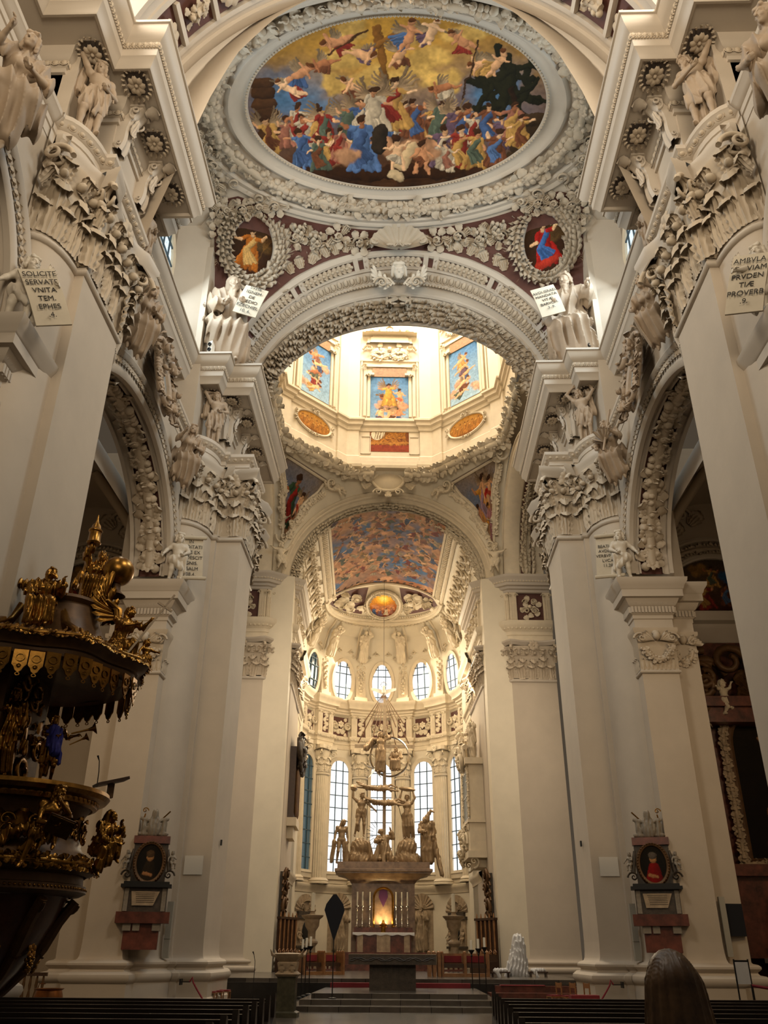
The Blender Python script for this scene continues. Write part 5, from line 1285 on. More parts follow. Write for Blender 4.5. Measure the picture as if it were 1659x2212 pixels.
# columns
fl = 24; a = np.linspace(0, 2 * pi, fl * 6, endpoint=False)
def colring(r): rr_ = r * (1 - .075 * np.abs(np.sin(a * fl / 2)) ** .7); return np.stack([rr_ * np.cos(a), rr_ * np.sin(a)], 1)
def column():
    t = thing('fluted_column', 'x', 'column', None, 'fluted apse columns', 'thing')
    zz = np.linspace(6.75, 14.45, 7); rad = .68 - .09 * ((zz - 6.75) / 7.7) ** 2
    obj('shaft', MB().add(grid(np.stack([np.column_stack([colring(r), np.full(len(a), z)]) for r, z in zip(rad, zz)]), wv=True)), M_CREST, t, sharp=60)
    obj('base', MB().add(lathe([(.9, 6.35), (.9, 6.45), (.84, 6.5), (.88, 6.58), (.8, 6.66), (.72, 6.72), (.7, 6.78)], 28)), M_CREST, t)
    c = obj('capital', MB().add(lathe([(.6, 14.35), (.68, 14.42), (.68, 14.52), (.60, 14.56), (.60, 15.7), (.72, 16.2), (.66, 16.35)], 28)), M_CREST, t)
    m = MB()
    for n_, z, h, o, ph in ((8, 14.6, .95, .64, 0), (8, 14.7, 1.5, .60, pi / 8)):
        for k in range(n_):
            an = ph + 2 * pi * k / n_; m.add(LEAFC, FR((o * cos(an), o * sin(an), z), (-sin(an), cos(an), 0), (0, 0, 1), (cos(an), sin(an), 0)) @ SCL(.72, h, .6))
    obj('acanthus_leaves', m, M_CREST, c)
    for k in range(4):
        m = MB(); an = pi / 4 + k * pi / 2; p = .95
        for s in (1, -1): m.add(SPIR, FR((p * cos(an), p * sin(an), 16.05), (cos(an), sin(an), 0), (0, 0, 1), (-sin(an) * s, cos(an) * s, 0)) @ SCL(.30))
        obj('volute', m, M_CREST, c)
    q = []
    for k in range(4):
        an = pi / 4 + k * pi / 2
        for d, r in ((-.12, 1.22), (.12, 1.22), (.45, .86), (pi / 4, .80), (pi / 2 - .45, .86)): q.append((r * cos(an + d), r * sin(an + d)))
    obj('abacus', MB().add(prism(q, 16.38, 16.68)), M_CREST, c)
    m = MB()
    for k in range(4): an = k * pi / 2; m.add(FLOWER, FR((.86 * cos(an), .86 * sin(an), 16.5), (-sin(an), cos(an), 0), (0, 0, 1), (cos(an), sin(an), 0)) @ SCL(.26))
    obj('flower', m, M_CREST, c); return t
c0 = column(); nm = ['at the left end of the apse, hard against the choir wall', 'between the dark window and the left bright window of the apse', 'left of the middle apse window', 'right of the middle apse window', 'between the right bright window and the narrow right window of the apse', 'at the right end of the apse, beside the oratory']
for i, ph in enumerate(PCOL):
    M = CH @ TR(sin(ph) * (RA - .12), YC + cos(ph) * (RA - .12), 0) @ RZ(-ph)
    if i == 0: c0.matrix_world = mat4(M); c0['label'] = 'fluted apse column ' + nm[0]
    else: dup(c0, M, 'fluted apse column ' + nm[i])
# windows
for i, ph in enumerate(PHI):
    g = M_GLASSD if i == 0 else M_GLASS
    q = [(-.98, 0), (.98, 0), (.98, 7.75)] + arc(0, 7.75, .98, .98, 0, 180, 11)[1:]
    window(CH @ ap(ph, 7.2, .10), q, g, 2, 8, .14, bar=.03)
    q = [(.98 * cos(x), 1.82 * sin(x)) for x in np.linspace(0, 2 * pi, 30, endpoint=False)]
    window(CH @ ap(ph, 22.55, .22) @ RX(.05), q, g, 2, 5, .13, bar=.03)
sl = MB()
for ph in PHI: sl.box(-1.25, 1.25, 6.75, 7.1, 0, .22, ap(ph, 0, 0)); sl.box(-1.2, 1.2, 6.45, 6.75, 0, .08, ap(ph, 0, 0))
struct(obj('trim_1', sl, M_CREST, M=CH))
# vault end: lens-shaped relief field with golden medallion and its frame
t = thing('apse_vault_relief', 'lens shaped stucco field with angels below the choir vault fresco', 'relief', CH)
def lens(u, v, d=0):
    x0 = (u - .5) * 2 * 4.3; b = u * pi; xx = -4.75 * np.cos(b); yb = 65.2 + 5.1 * np.sin(b) ** .8
    X = x0 * (1 - v) + xx * v; Y = 65.1 * (1 - v) + yb * v; Z = (cz(x0)) * (1 - v) + 27.45 * v
    return np.stack([X, Y, Z - d], -1)
v, u = np.mgrid[0:1:10j, 0:1:40j]; obj('field', MB().add(grid(lens(u, v))), M_CREST, t)
v, u = np.mgrid[.12:.80:8j, .06:.36:14j]; m = MB().add(grid(lens(u, v, .03))); v, u = np.mgrid[.12:.80:8j, .64:.94:14j]; m.add(grid(lens(u, v, .03))); obj('red_ground', m, M_RED, t)['label'] = 'dark red ground'
m = MB()
for vv, r in ((.92, .16), (1.0, .22)):
    u = np.linspace(.0, 1, 50); m.add(tube(lens(u, 0 * u + vv, .08), r, 7))
u = np.linspace(0, 1, 40); m.add(tube(lens(u, 0 * u + .02, .10), .12, 6)); obj('frame', m, M_CREST, t)
m = MB(); u = np.linspace(.01, .99, 120); Fm = frames(lens(u, 0 * u + 1.02, .14), (0, -.6, -.8), .32); m.many(EGGD, Fm @ SCL(.3, .5, .4)); u = np.linspace(.02, .98, 120); Fm = frames(lens(u, 0 * u + .85, .1), (0, -.2, -.95), .22); m.many(BEAD, Fm @ SCL(.19)); obj('egg_moulding', m, M_CREST, t)
m = MB(); 
for s in (1, -1):
    for k in range(16):
        uu = .5 + s * (.16 + .27 * random.random()); vv = .2 + .5 * random.random(); P = lens(A([uu]), A([vv]), .12)[0]
        m.add(random.choice([LEAF, LEAF2, LEAF2]), FR(P, (1, 0, 0), (0, .95, -.3), (0, -.3, -.95)) @ RZ(random.uniform(-2, 2)) @ SCL(1.0)); 
    for uu, vv in ((.5 + s * .22, .35), (.5 + s * .33, .5)): m.add(SPIRS, FR(lens(A([uu]), A([vv]), .15)[0], (1, 0, 0), (0, .95, -.3), (0, -.3, -.95)) @ SCL(.5 * s, .5, .8))
obj('relief_foliage', m, M_CREST, t)
f = FR(lens(A([.5]), A([.5]), .22)[0], (1, 0, 0), (0, .953, -.304), (0, -.304, -.953)) @ RX(0)
t = thing('golden_medallion', 'round golden painting of a radiance over clouds, at the end of the choir vault', 'medallion', CH @ f)
c = Cv(110, 130, 51); c.fill([(0, lin(90, 35, 20)), (.4, lin(150, 80, 35)), (1, lin(220, 150, 30))], .15); c.im = c.im[::1]
for k in range(3): c.limb(.42, .78, .42, .78, .30 - .08 * k, .30 - .08 * k, lin(235, 170 + 25 * k, 30 + 45 * k), .9, 0)
for x, y in ((.2, .45), (.62, .45), (.4, .40), (.3, .3), (.55, .3)): c.puff(x, y, .11, lin(170, 110, 70))
for x, y in ((.15, .12), (.32, .06), (.5, .1), (.66, .14)): c.person(x, y, .28, ROBES[int(x * 11) % 8])
paint_obj('canvas', c.done(1.1)[::-1], flatfn(2.5, 3.2, .05), t, oval)
ph = np.linspace(0, 2 * pi, 40, endpoint=False); P = np.stack([1.42 * np.cos(ph), 1.8 * np.sin(ph), 0 * ph + .05], 1); obj('wreath', laurel(MB().add(tube(np.stack([1.25 * np.cos(ph), 1.6 * np.sin(ph), 0 * ph + .06], 1), .08, 6, closed=True)), P, (0, 0, 1), .42, 2, closed=True), M_CREST, t)
# coved strip between frame and choir wall: relief cassettes with windows' hoods along the vault haunches
t = thing('vault_haunch_reliefs', 'stucco hoods and scrolls along the haunches of the choir vault', 'relief', CH)
m = MB()
for s in (1, -1):
    for y in np.arange(54.5, 65, 2.6):
        x = 5.55; z = cz(x) - .1; n = nrm(A([-s * .8, 0, -.6])); f = FR((s * x, y, z), (0, 1, 0), nrm(np.cross(n, A([0, 1, 0]))), n)
        m.box(-.95, .95, -.75, .75, 0, .10, f); m.box(-.75, .75, -.55, .55, .1, .2, f)
        for q in (1, -1): m.add(SPIR, f @ TR(q * .5, 0, .25) @ SCL(.42 * q, .42, .6)); m.add(LEAF, f @ TR(q * .2, -.4 * q, .2) @ RZ(q) @ SCL(.7))
        f = FR((s * 6.15, y + 1.3, 25.2), (0, 1, 0), (0, 0, 1), (-s, 0, 0)); m.add(SPIR, f @ TR(0, .3, .15) @ SCL(.55)); m.add(LEAF, f @ TR(0, -.9, .1) @ SCL(1, 1.1, .8))
obj('hood', m, M_CREST, t)
# side entablatures of the choir carry on from the crossing piers (inside the pier path); side pendants between apse ovals
t = thing('apse_pendants', 'fruit pendants and ribs hanging between the oval apse windows', 'ornament', CH)
m = MB(); rb = MB()
for ph in [radians(a) for a in (-47, -16, 16, 47, -77, 77)]:
    f = ap(ph, 21.2, .2) @ RX(-.06); 
    rb.box(-.42, .42, -.3, 3.4, 0, .18, f); rb.box(-.55, .55, -.35, 0, 0, .3, f)
    for k in range(12):
        w = .05 + .030 * k; 
        for q in (-1, 0, 1): m.add(FRUIT if (k + q) % 2 else LEAF2, f @ TR(q * w * .8, .35 + .24 * k, .22 + .05 * (q == 0)) @ RZ(random.uniform(-1, 1)) @ SCL(.26))
    for s in (1, -1): m.add(SPIR, f @ TR(s * .75, 3.6, .3) @ SCL(.42 * s, .42, .6))
for ph in PHI:
    f = ap(ph, 24.9, .35) @ RX(-.25); u = np.linspace(-1, 1, 13)[:, None]; v = np.linspace(.1, 1, 6)[None]
    m.add(grid(np.stack([np.sin(u * 1.5) * v * .62, np.cos(u * 1.5) * v * .75 + .1, .1 + .3 * v ** 2 + .05 * np.cos(u * 25) * v + 0 * u], -1)), f)
    for s in (1, -1): m.add(SPIRS, f @ TR(s * .55, .1, .2) @ SCL(.26 * s, .26, .5)); m.add(LEAF2, f @ TR(s * .3, .9, .2) @ RZ(-s * .7) @ SCL(.6))
    m.add(LEAF2, f @ TR(0, 1.0, .25) @ SCL(.7)); m.box(-.9, .9, 1.55, 1.75, 0, .35, f)
for d in (-77, -47, -16, 16, 47, 77):
    ph = radians(d)
    for o in (-.07, .07): rb.add(tube([((r) * sin(ph + o), YC + r * cos(ph + o), z) for r, z in ((6.75, 24.5), (6.35, 25.6), (5.85, 26.5), (4.95, 27.4))], .13, 6))
    rb.box(-.7, .7, 0, .35, 0, .5, ap(ph, 26.9, 1.0) @ RX(-.6))
obj('rib', rb, M_CREST, t); obj('pendant', m, M_CREST, t)

# ================================================================== NAVE FRESCOES
c = Cv(620, 400, 41)
c.fill([(0, lin(38, 24, 14)), (.14, lin(74, 46, 26)), (.3, lin(92, 70, 58)), (.5, lin(98, 84, 84)), (.68, lin(120, 92, 66)), (.85, lin(150, 108, 50)), (1, lin(120, 85, 42))], .16, .35)
n = fbm(400, 620, 130, 4, 6); mk = (np.clip((n - .54) * 7, 0, 1) * np.clip(1 - np.abs(c.Y - .55) / .3, 0, 1))[..., None]; c.im = c.im * (1 - mk) + mk * lin(72, 98, 122)
g = np.clip(1 - np.hypot((c.X - .72) / .55, (c.Y - .82) / .42), 0, 1)[..., None]; c.im = c.im * (1 - .75 * g) + .75 * g * lin(205, 150, 58)
for x, y, r in ((.52, .78, .11), (.62, .66, .10), (.9, .74, .12), (1.0, .62, .10), (.45, .62, .08), (.86, .9, .09), (.58, .93, .08), (1.1, .88, .09), (.75, .62, .09)): c.puff(x, y, r, lin(190, 148, 78))
for x, y, r in ((.45, .22, .10), (.55, .26, .09), (.75, .24, .09), (.86, .22, .10), (.95, .28, .09), (1.05, .22, .08)): c.puff(x, y, r, lin(170, 120, 85))
c.limb(.69, .93, .73, .46, .020, .022, lin(120, 78, 34)); c.limb(.64, .80, .78, .90, .016, .016, lin(130, 86, 38))
for i in range(34): c.limb(1.34 + .1 * c.r.gauss(0, 1), .60 + .1 * c.r.gauss(0, 1), 1.36 + .1 * c.r.gauss(0, 1), .60 + .1 * c.r.gauss(0, 1), .02, .012, lin(34, 32, 18))
c.limb(1.42, .2, 1.36, .6, .02, .012, lin(40, 26, 14))
for i in range(4): c.limb(1.40, .2 + .07 * i, 1.55, .22 + .07 * i, .036, .04, lin(62, 46, 30) * (.8 + .2 * (i % 2)))
for i in range(6): c.limb(.06, .36 + .06 * i, .13, .36 + .06 * i, .032, .032, lin(74, 48, 28) * (.8 + .2 * (i % 2)))
for x, y in ((.30, .70), (.40, .74), (.47, .86), (.62, .78), (.80, .80), (.95, .91), (1.08, .86), (1.18, .72), (1.28, .74), (.55, .60), (1.0, .58), (.22, .62), (.84, .90)): c.angel(x, y, .16 + .03 * c.r.random(), ROBES[c.r.randrange(9)] * .9)
c.limb(.44, .80, .64, .92, .006, .006, lin(70, 45, 25)); c.limb(1.12, .52, 1.17, .86, .005, .005, lin(60, 40, 25))
fg = []
for i in range(22): x = .10 + 1.36 * (i + c.r.uniform(-.3, .3)) / 21; fg.append((x, .26 + .09 * c.r.random() - .10 * abs(x - .78) ** 2, c.r.uniform(.18, .24)))
for x, y, h in fg: q = c.r.randrange(9); c.person(x, y, h, ROBES[q], wings=c.r.random() < .3, lean=c.r.uniform(-.4, .4), robe2=ROBES[(q + 4) % 9] if c.r.random() < .6 else None)
c.person(.74, .34, .30, ROBES[2], wings=True, lean=.2, robe2=ROBES[0]); c.person(.66, .33, .26, ROBES[5], wings=True)
for i in range(9): c.limb(.25 + .12 * i, .08 + .03 * c.r.random(), .35 + .12 * i, .07 + .03 * c.r.random(), .05, .03, lin(52, 32, 18))
for x, y, h, q in ((.26, .14, .24, 8), (.40, .16, .20, 0), (.58, .11, .32, 8), (1.02, .13, .24, 3), (1.12, .12, .25, 0), (1.20, .12, .24, 2), (1.30, .14, .22, 6), (1.06, .10, .17, 5), (.46, .18, .18, 7), (.34, .12, .2, 4)): c.person(x, y, h, ROBES[q], lean=c.r.uniform(-.3, .2), robe2=ROBES[(q + 2) % 9])
c.limb(.67, .24, .68, .34, .04, .04, lin(48, 38, 28))
for x, y, r in ((.86, .24, .07), (.50, .20, .06), (.94, .2, .06)): c.puff(x, y, r, lin(165, 118, 84))
c.limb(.80, .14, .86, .24, .045, .028, lin(200, 165, 120)); c.person(.77, .10, .20, ROBES[5], child=True); c.person(.91, .08, .19, ROBES[6], child=True); c.limb(.74, .08, .79, .06, .026, .026, lin(190, 160, 120))
ang = lambda u, v: (2 * u - 1, 2 * v - 1)
paint_obj('canvas', c.done(1.12), lambda u, v: vpt(6.97 * (2 * u - 1), YV - 4.5 * (2 * v - 1), .09)[0], CEILP, oval)
for i, (t, sd) in enumerate(zip(MED, (61, 62))):
    c = Cv(130, 180, sd); c.fill([(0, lin(60, 34, 18)), (.5, lin(52, 34, 20)), (1, lin(62, 42, 22))], .2); c.puff(.5, .6, .2, lin(84, 62, 34))
    if i == 0:
        c.person(.36, .12, .72, lin(165, 95, 35), skin=lin(215, 170, 125), robe2=lin(190, 150, 90), lean=-.12); c.limb(.5, .3, .58, .62, .012, .006, lin(80, 56, 30))
        for k in range(7): c.limb(.56, .5, .5 + .03 * k, .74, .006, .003, lin(110, 78, 40))
    else:
        c.person(.34, .12, .76, lin(150, 30, 24), skin=lin(220, 175, 130), robe2=lin(60, 95, 150), lean=.1); c.limb(.2, .15, .5, .2, .08, .06, lin(165, 50, 35)); c.puff(.3, .84, .05, lin(230, 220, 200))
        for k in range(8): a_ = k * pi / 4; c.limb(.58, .78, .58 + .07 * cos(a_), .78 + .07 * sin(a_), .008, .002, lin(240, 225, 170), None, 0)
    paint_obj('canvas', c.done(1.15), flatfn(2.1, 2.86, .02), t, oval)
# ================================================================== AISLE ENDS seen through the side arches
def aisle(s, nm):
    m = MB(); m.box(11.2, 19.0, 36.0, 36.5, 0, 24); m.box(18.6, 19.0, 10, 36, 0, 24)
    w = struct(obj(nm, MB().add(m.T(), None if s > 0 else MIR), M_WALL)); 
    v = MB(); th = np.linspace(0, pi, 24)
    v.add(grid(A([[[15 + 4 * cos(a), y, 17.5 + 3.4 * sin(a)] for y in (12, 36)] for a in th]))); struct(obj('ceiling_aisle_' + nm.split('_')[-1], MB().add(v.T(), None if s > 0 else MIR), M_WALL))
    tm = MB().add(sweep([(11.3, 35.95), (18.7, 35.95)], [(0, 13.9), (.05, 14.0), (.06, 14.3), (.2, 14.5), (.22, 14.7), (.45, 14.8), (.5, 15.1), (.55, 15.2), (-.02, 15.25)]))
    for rr_, dep in ((2.5, .2), (3.35, .3)): tm.add(grid(A([[[14.4 + (rr_ + d) * cos(a), 36 - z, 15.4 + (rr_ + d) * sin(a)] for d, z in ((0, 0), (.02, dep), (.12, dep), (.16, dep * .4), (.28, dep * .5), (.3, 0))] for a in th])))
    struct(obj('trim_%d' % (2 if s < 0 else 3), MB().add(tm.T(), None if s > 0 else MIR), M_CORN))
    # vault ribs
    t = thing('aisle_garland_arch', ('left' if s < 0 else 'right') + ' aisle lunette garland on the end wall, glimpsed through the side arch', 'garland', ID if s > 0 else MIR, 'aisle lunette garlands')
    P = np.stack([14.4 + 3.05 * np.cos(th), 0 * th + 35.95, 15.4 + 3.05 * np.sin(th)], 1); obj('garland', laurel(MB(), P[2:-1], (0, -1, 0), .42, 2), M_STUC, t)
    m = MB()
    for k, (x, z, r) in enumerate(((11.6, 18.6, .55), (12.4, 19.6, .5), (13.4, 20.2, .5))): m.add(SPIR, FR((x, 35.9, z), (1, 0, 0), (0, 0, 1), (0, -1, 0)) @ SCL(r)); m.add(LEAF, FR((x + .3, 35.9, z - .5), (1, 0, 0), (0, 0, 1), (0, -1, 0)) @ RZ(-.8) @ SCL(1.0)); m.add(LEAF, FR((x - .2, 35.9, z + .1), (1, 0, 0), (0, 0, 1), (0, -1, 0)) @ RZ(.6) @ SCL(.8))
    m.add(tube([(10.9, 35.6, 16.6), (12.6, 33.5, 19.4), (13.5, 32, 20.6)], .22, 6)); obj('scrollwork', m, M_STUC, t)
    t = thing('lunette_painting', 'half-round painting ' + ('behind the gilded canopy top, left aisle end' if s < 0 else 'in dark red and blue at the right aisle end, above the chapel'), 'painting', TR(s * 14.4, 35.88, 15.4) @ RX(pi / 2), 'aisle lunette paintings')
    c = Cv(200, 104, 71 + s); c.fill([(0, lin(60, 26, 16)), (.5, lin(80, 60, 40)), (1, lin(70, 60, 50))], .3); c.puff(1.2, .6, .2, lin(40, 75, 110)); c.puff(.7, .75, .18, lin(130, 95, 50))
    for x, y, h, q in ((.35, .1, .6, 0), (.7, .02, .5, 0), (1.1, .08, .42, 6), (1.5, .05, .5, 0), (.9, .45, .4, 2), (1.3, .5, .3, 7)): c.person(x, y, h, ROBES[q], lean=c.r.uniform(-.4, .4), robe2=ROBES[(q + 2) % 9])
    paint_obj('canvas', c.done(.9), flatfn(5.0, 2.5, 0) if 0 else (lambda u, v: np.stack([(u - .5) * 5.0, v * 2.5, 0 * u], -1)), t, lambda u, v: ((u - .5) * 2) ** 2 + v ** 2 < 1)
aisle(-1, 'wall_aisle_left'); aisle(1, 'wall_aisle_right')
# floors and chancel steps
def floormat():
    m = bpy.data.materials.new('stone_floor'); m.use_nodes = True; N = m.node_tree.nodes; L = m.node_tree.links; b = N['Principled BSDF']; b.inputs['Roughness'].default_value = .22
    tc = N.new('ShaderNodeTexCoord'); br = N.new('ShaderNodeTexBrick'); br.inputs['Scale'].default_value = 1.0; br.inputs['Color1'].default_value = (.16, .13, .10, 1); br.inputs['Color2'].default_value = (.055, .045, .038, 1); br.inputs['Mortar'].default_value = (.03, .026, .022, 1); br.inputs['Mortar Size'].default_value = .012; br.inputs['Brick Width'].default_value = 1.0; br.inputs['Row Height'].default_value = .55
    L.new(tc.outputs['Object'], br.inputs['Vector']); nz = N.new('ShaderNodeTexNoise'); nz.inputs['Scale'].default_value = 2.5; nz.inputs['Detail'].default_value = 5; L.new(tc.outputs['Object'], nz.inputs['Vector'])
    mx = N.new('ShaderNodeMix'); mx.data_type = 'RGBA'; mx.blend_type = 'MULTIPLY'; mx.inputs['Factor'].default_value = .6; L.new(br.outputs['Color'], mx.inputs['A']); L.new(nz.outputs['Fac'], mx.inputs['B']); L.new(mx.outputs['Result'], b.inputs['Base Color']); return m
M_FLOOR = floormat()
struct(obj('floor', MB().box(-19, 19, -12, 50, -.3, 0), M_FLOOR))
t = thing('chancel_steps', 'dark stone steps and platform carrying the front altar, with a red carpet runner', 'steps')
m = MB()
for x0, x1, y0, z in ((-3.7, 3.6, 31.6, .15), (-3.4, 3.3, 32.6, .30), (-3.1, 3.0, 33.6, .45)): m.box(x0, x1, y0, 41, z - .15, z)
obj('step', m, M_FLOOR, t); 
m = MB(); m.box(-12, 12, 39.6, 76, 0, .60); m.box(-8.2, 7.6, 40.0, 76, .6, .75); obj('chancel_floor', m, M_FLOOR, t)
obj('carpet', MB().box(-2.9, 2.8, 39.3, 39.75, .45, .615), M_REDC, t); 
m = MB(); m.box(-4.9, -3.5, 30.2, 31.4, 0, .16); m.box(-4.9, -3.95, 30.9, 31.6, .16, .34); obj('side_step', m, M_FLOOR, t)
# ================================================================== STUCCO FIGURES OF THE NAVE AND CROSSING
ATL = dict(elL=(.37, -.01, 1.70), wrL=(.13, .08, 1.80), haL=(.0, .08, 1.80), elR=(-.31, .03, 1.17), wrR=(-.10, -.17, 1.04), hea=(-.05, -.05, 1.60), pel=(.03, 0, .95), hiL=(.125, 0, .92), hiR=(-.065, 0, .92), knL=(.17, -.07, .50), anL=(.16, .02, .08), knR=(-.10, -.02, .50), anR=(-.11, .0, .08))
def cloak_back(J): return g_loin(J, .75, .12) + [('c', V3(.2, .12, 1.75), V3(.30, .16, 1.0), .07, .10), ('c', V3(-.1, .14, 1.6), V3(.1, .18, .9), .10, .13), ('c', V3(.1, .2, 1.0), V3(.0, .16, .1), .14, .14), ('c', V3(-.05, -.10, .95), V3(.02, -.10, .45), .06, .05)]
S3 = (M_STAT, M_STAT, M_STAT)
def PL(s, x, y, z, a, k): M = TR(x, y, z) @ RZ(a) @ SCL(k); return M if s > 0 else MIR @ M
at1 = figure('atlas_statue', 'brown stucco atlas with one elbow raised over his head, under the near left cornice', PL(-1, 8.55, 15.75, 21.85, -.75, 1.72), {k: (v[0] * -1, v[1], v[2]) if k[-1] not in 'LR' else v for k, v in ATL.items()}, f=(.35, -.85, -.35), mats=S3, robe=cloak_back, rname='loincloth', rfold=folds(.017, 34), hair=.6, group='atlas figures under the great cornice')
dup(at1, PL(1, 8.6, 21.0, 21.85, -1.2, 1.7) @ ID, 'stucco atlas half hidden behind the far right console of the near cornice')
dup(at1, PL(-1, 8.6, 21.0, 21.85, -1.2, 1.7), 'stucco atlas of which an arm shows behind the far left console of the near cornice')
dup(at1, MIR @ PL(1, 8.35, 32.0, 21.9, -.35, 1.62), 'stucco atlas with one raised arm, on the left pier capital under the first arch')
at2 = figure('atlas_statue', 'bearded dark stucco atlas with one arm over his head, under the near right cornice', PL(1, 8.55, 15.75, 21.85, -.75, 1.72), dict(ATL, elR=(-.30, -.05, 1.20), wrR=(.08, -.24, 1.12), hea=(-.07, -.06, 1.58)), f=(-.55, -.7, -.35), mats=S3, robe=cloak_back, rname='loincloth', rfold=folds(.017, 28, seed=2), hair=.3, beard=1.2, group='atlas figures under the great cornice')
at3 = figure('atlas_statue', 'stucco atlas with both arms raised, on the right pier capital under the first arch', PL(1, 8.35, 32.0, 21.9, -.35, 1.62), dict(ATL, elR=(-.38, -.02, 1.66), wrR=(-.20, .0, 1.86), haR=(-.1, 0, 1.92), wrL=(.24, .0, 1.93), haL=(.2, 0, 2.0), elL=(.36, -.02, 1.66)), f=(-.5, -.8, -.1), mats=S3, robe=cloak_back, rname='loincloth', rfold=folds(.016, 28, seed=4), hair=.3, beard=.6, group='atlas figures under the great cornice')
# prophets on the cornice beside the arch
LEAN = dict(pel=(0, .10, .80), wai=(0, .08, .95), che=(0, .04, 1.15), nec=(0, .02, 1.33), hea=(.02, -.04, 1.50), shL=(.19, .02, 1.28), shR=(-.19, .02, 1.28), hiL=(.1, .08, .78), hiR=(-.1, .08, .78), knL=(.16, -.26, .56), anL=(.17, -.18, .10), knR=(-.15, -.20, .55), anR=(-.13, -.05, .08),
            elL=(.31, -.08, 1.06), wrL=(.22, -.30, 1.02), elR=(-.30, -.02, 1.04), wrR=(-.10, -.26, .98))
def proph(J): return g_tunic(J, 1, .035) + g_skirt(J, .16, .15) + [('c', V3(.19, .1, 1.26), V3(.24, .14, .25), .07, .10), ('c', V3(-.19, .1, 1.26), V3(-.26, .12, .3), .07, .10), ('c', V3(-.28, -.1, .75), V3(.2, -.22, .62), .10, .09), ('c', V3(.2, -.2, .62), V3(.30, -.12, .2), .09, .10), ('c', V3(0, .1, .5), V3(0, .1, 0.22), .17, .19)]
def hoodp(J): return proph(J) + [('c', V3(.0, .05, 1.56), V3(.02, .06, 1.40), .11, .13), ('c', V3(.02, .06, 1.42), V3(-.1, .14, 1.15), .12, .14)]
figure('prophet_statue', 'hooded seated prophet holding a lettered tablet, left foot of the first great arch', TR(-8.35, 32.2, 26.3) @ RZ(.25) @ RX(.14) @ SCL(3.15), LEAN, f=(.45, -.85, -.15), mats=S3, robe=hoodp, rfold=folds(.022, 27, seed=5), beard=1.0, nohair=True, group='prophets on the cornice')
figure('prophet_statue', 'turbaned bearded prophet standing with a lettered tablet, right foot of the first great arch', TR(8.3, 32.2, 26.3) @ RZ(-.25) @ RX(.14) @ SCL(3.1), dict(LEAN, elL=(.34, .0, 1.08), wrL=(.33, -.22, 1.20), elR=(-.30, -.08, 1.04), wrR=(-.24, -.28, .98)), f=(-.5, -.8, -.2), mats=S3, robe=proph, rfold=folds(.022, 25, seed=7), beard=1.8, group='prophets on the cornice', hair=.2)
# spandrel angels
AN = dict(SEAT, elL=(.34, -.10, .85), wrL=(.30, -.30, 1.02), haL=(.28, -.35, 1.12), elR=(-.28, -.12, .74), wrR=(-.05, -.26, .74), hea=(.02, -.02, 1.18), knL=(.15, -.28, .44), anL=(.22, -.20, -.02), knR=(-.12, -.30, .40), anR=(-.06, -.15, -.12), toL=(.24, -.25, -.15), toR=(-.05, -.2, -.25))
def angr(J): return g_tunic(J, .3, .018) + g_skirt(J, .14, .125) + [('c', V3(.2, .15, .6), V3(.4, .2, .2), .10, .12), ('c', V3(-.2, .12, .9), V3(-.35, .2, .35), .09, .12), ('c', V3(-.1, -.2, .5), V3(.2, -.3, .42), .12, .12)]
a1 = figure('spandrel_angel', 'stucco angel in billowing robe with raised hands, low on the left side arch', PL(-1, 8.75, 29.2, 18.6, -.7, 1.75) @ RX(.35), AN, f=(.55, -.8, .2), mats=S3, female=True, robe=angr, rfold=folds(.026, 24, seed=9), hair=.5, group='angels on the side arches')
dup(a1, PL(-1, 8.75, 22.1, 19.55, -.9, 1.75) @ RX(.35), 'stucco angel beside the oval cartouche, left side arch, against the near pier')
dup(a1, MIR @ PL(1, 8.8, 12.5, 17.9, -.8, 2.0) @ RX(.35), 'big stucco angel at the left edge, foot hanging beside the near capital', 'angels on the side arches')
a2_ = figure('spandrel_angel', 'stucco female figure with staff and corn sheaf, low on the right side arch', PL(1, 8.75, 29.2, 18.6, -.7, 1.75) @ RX(.35), dict(AN, elR=(-.32, -.02, .80), wrR=(-.25, -.22, .70), wrL=(.20, -.30, .98), elL=(.33, -.08, .82)), f=(-.5, -.85, .1), mats=S3, female=True, robe=angr, rfold=folds(.026, 24, seed=12), hair=.5, group='angels on the side arches')
dup(a2_, PL(1, 8.75, 22.1, 19.7, -.9, 1.75) @ RX(.35), 'stucco female figure beside the oval cartouche of the right side arch')
dup(a2_, PL(1, 8.8, 12.2, 17.9, -.8, 2.0) @ RX(.35), 'big stucco figure at the right edge of the photo, only an arm in frame')
t = thing('staff', 'slender stucco staff held by the female figure on the right side arch', 'staff', TR(8.35, 28.3, 19.6)); obj('staff', MB().add(tube([(.15, 0, 1.5), (-.25, .2, -.3)], .05, 6)), M_STAT, t)
t = thing('corn_sheaf', 'small sheaf of corn held by the female figure on the right side arch', 'sheaf', TR(8.2, 28.6, 19.75)); m = MB()
for k in range(26): m.add(SMALL, RZ(random.uniform(-1, 1)) @ RY(random.uniform(-.5, .5)) @ RX(pi / 2 + random.uniform(-1.2, 1.2)) @ SCL(.18, .75, .2))
obj('ears', m, M_STAT, t)
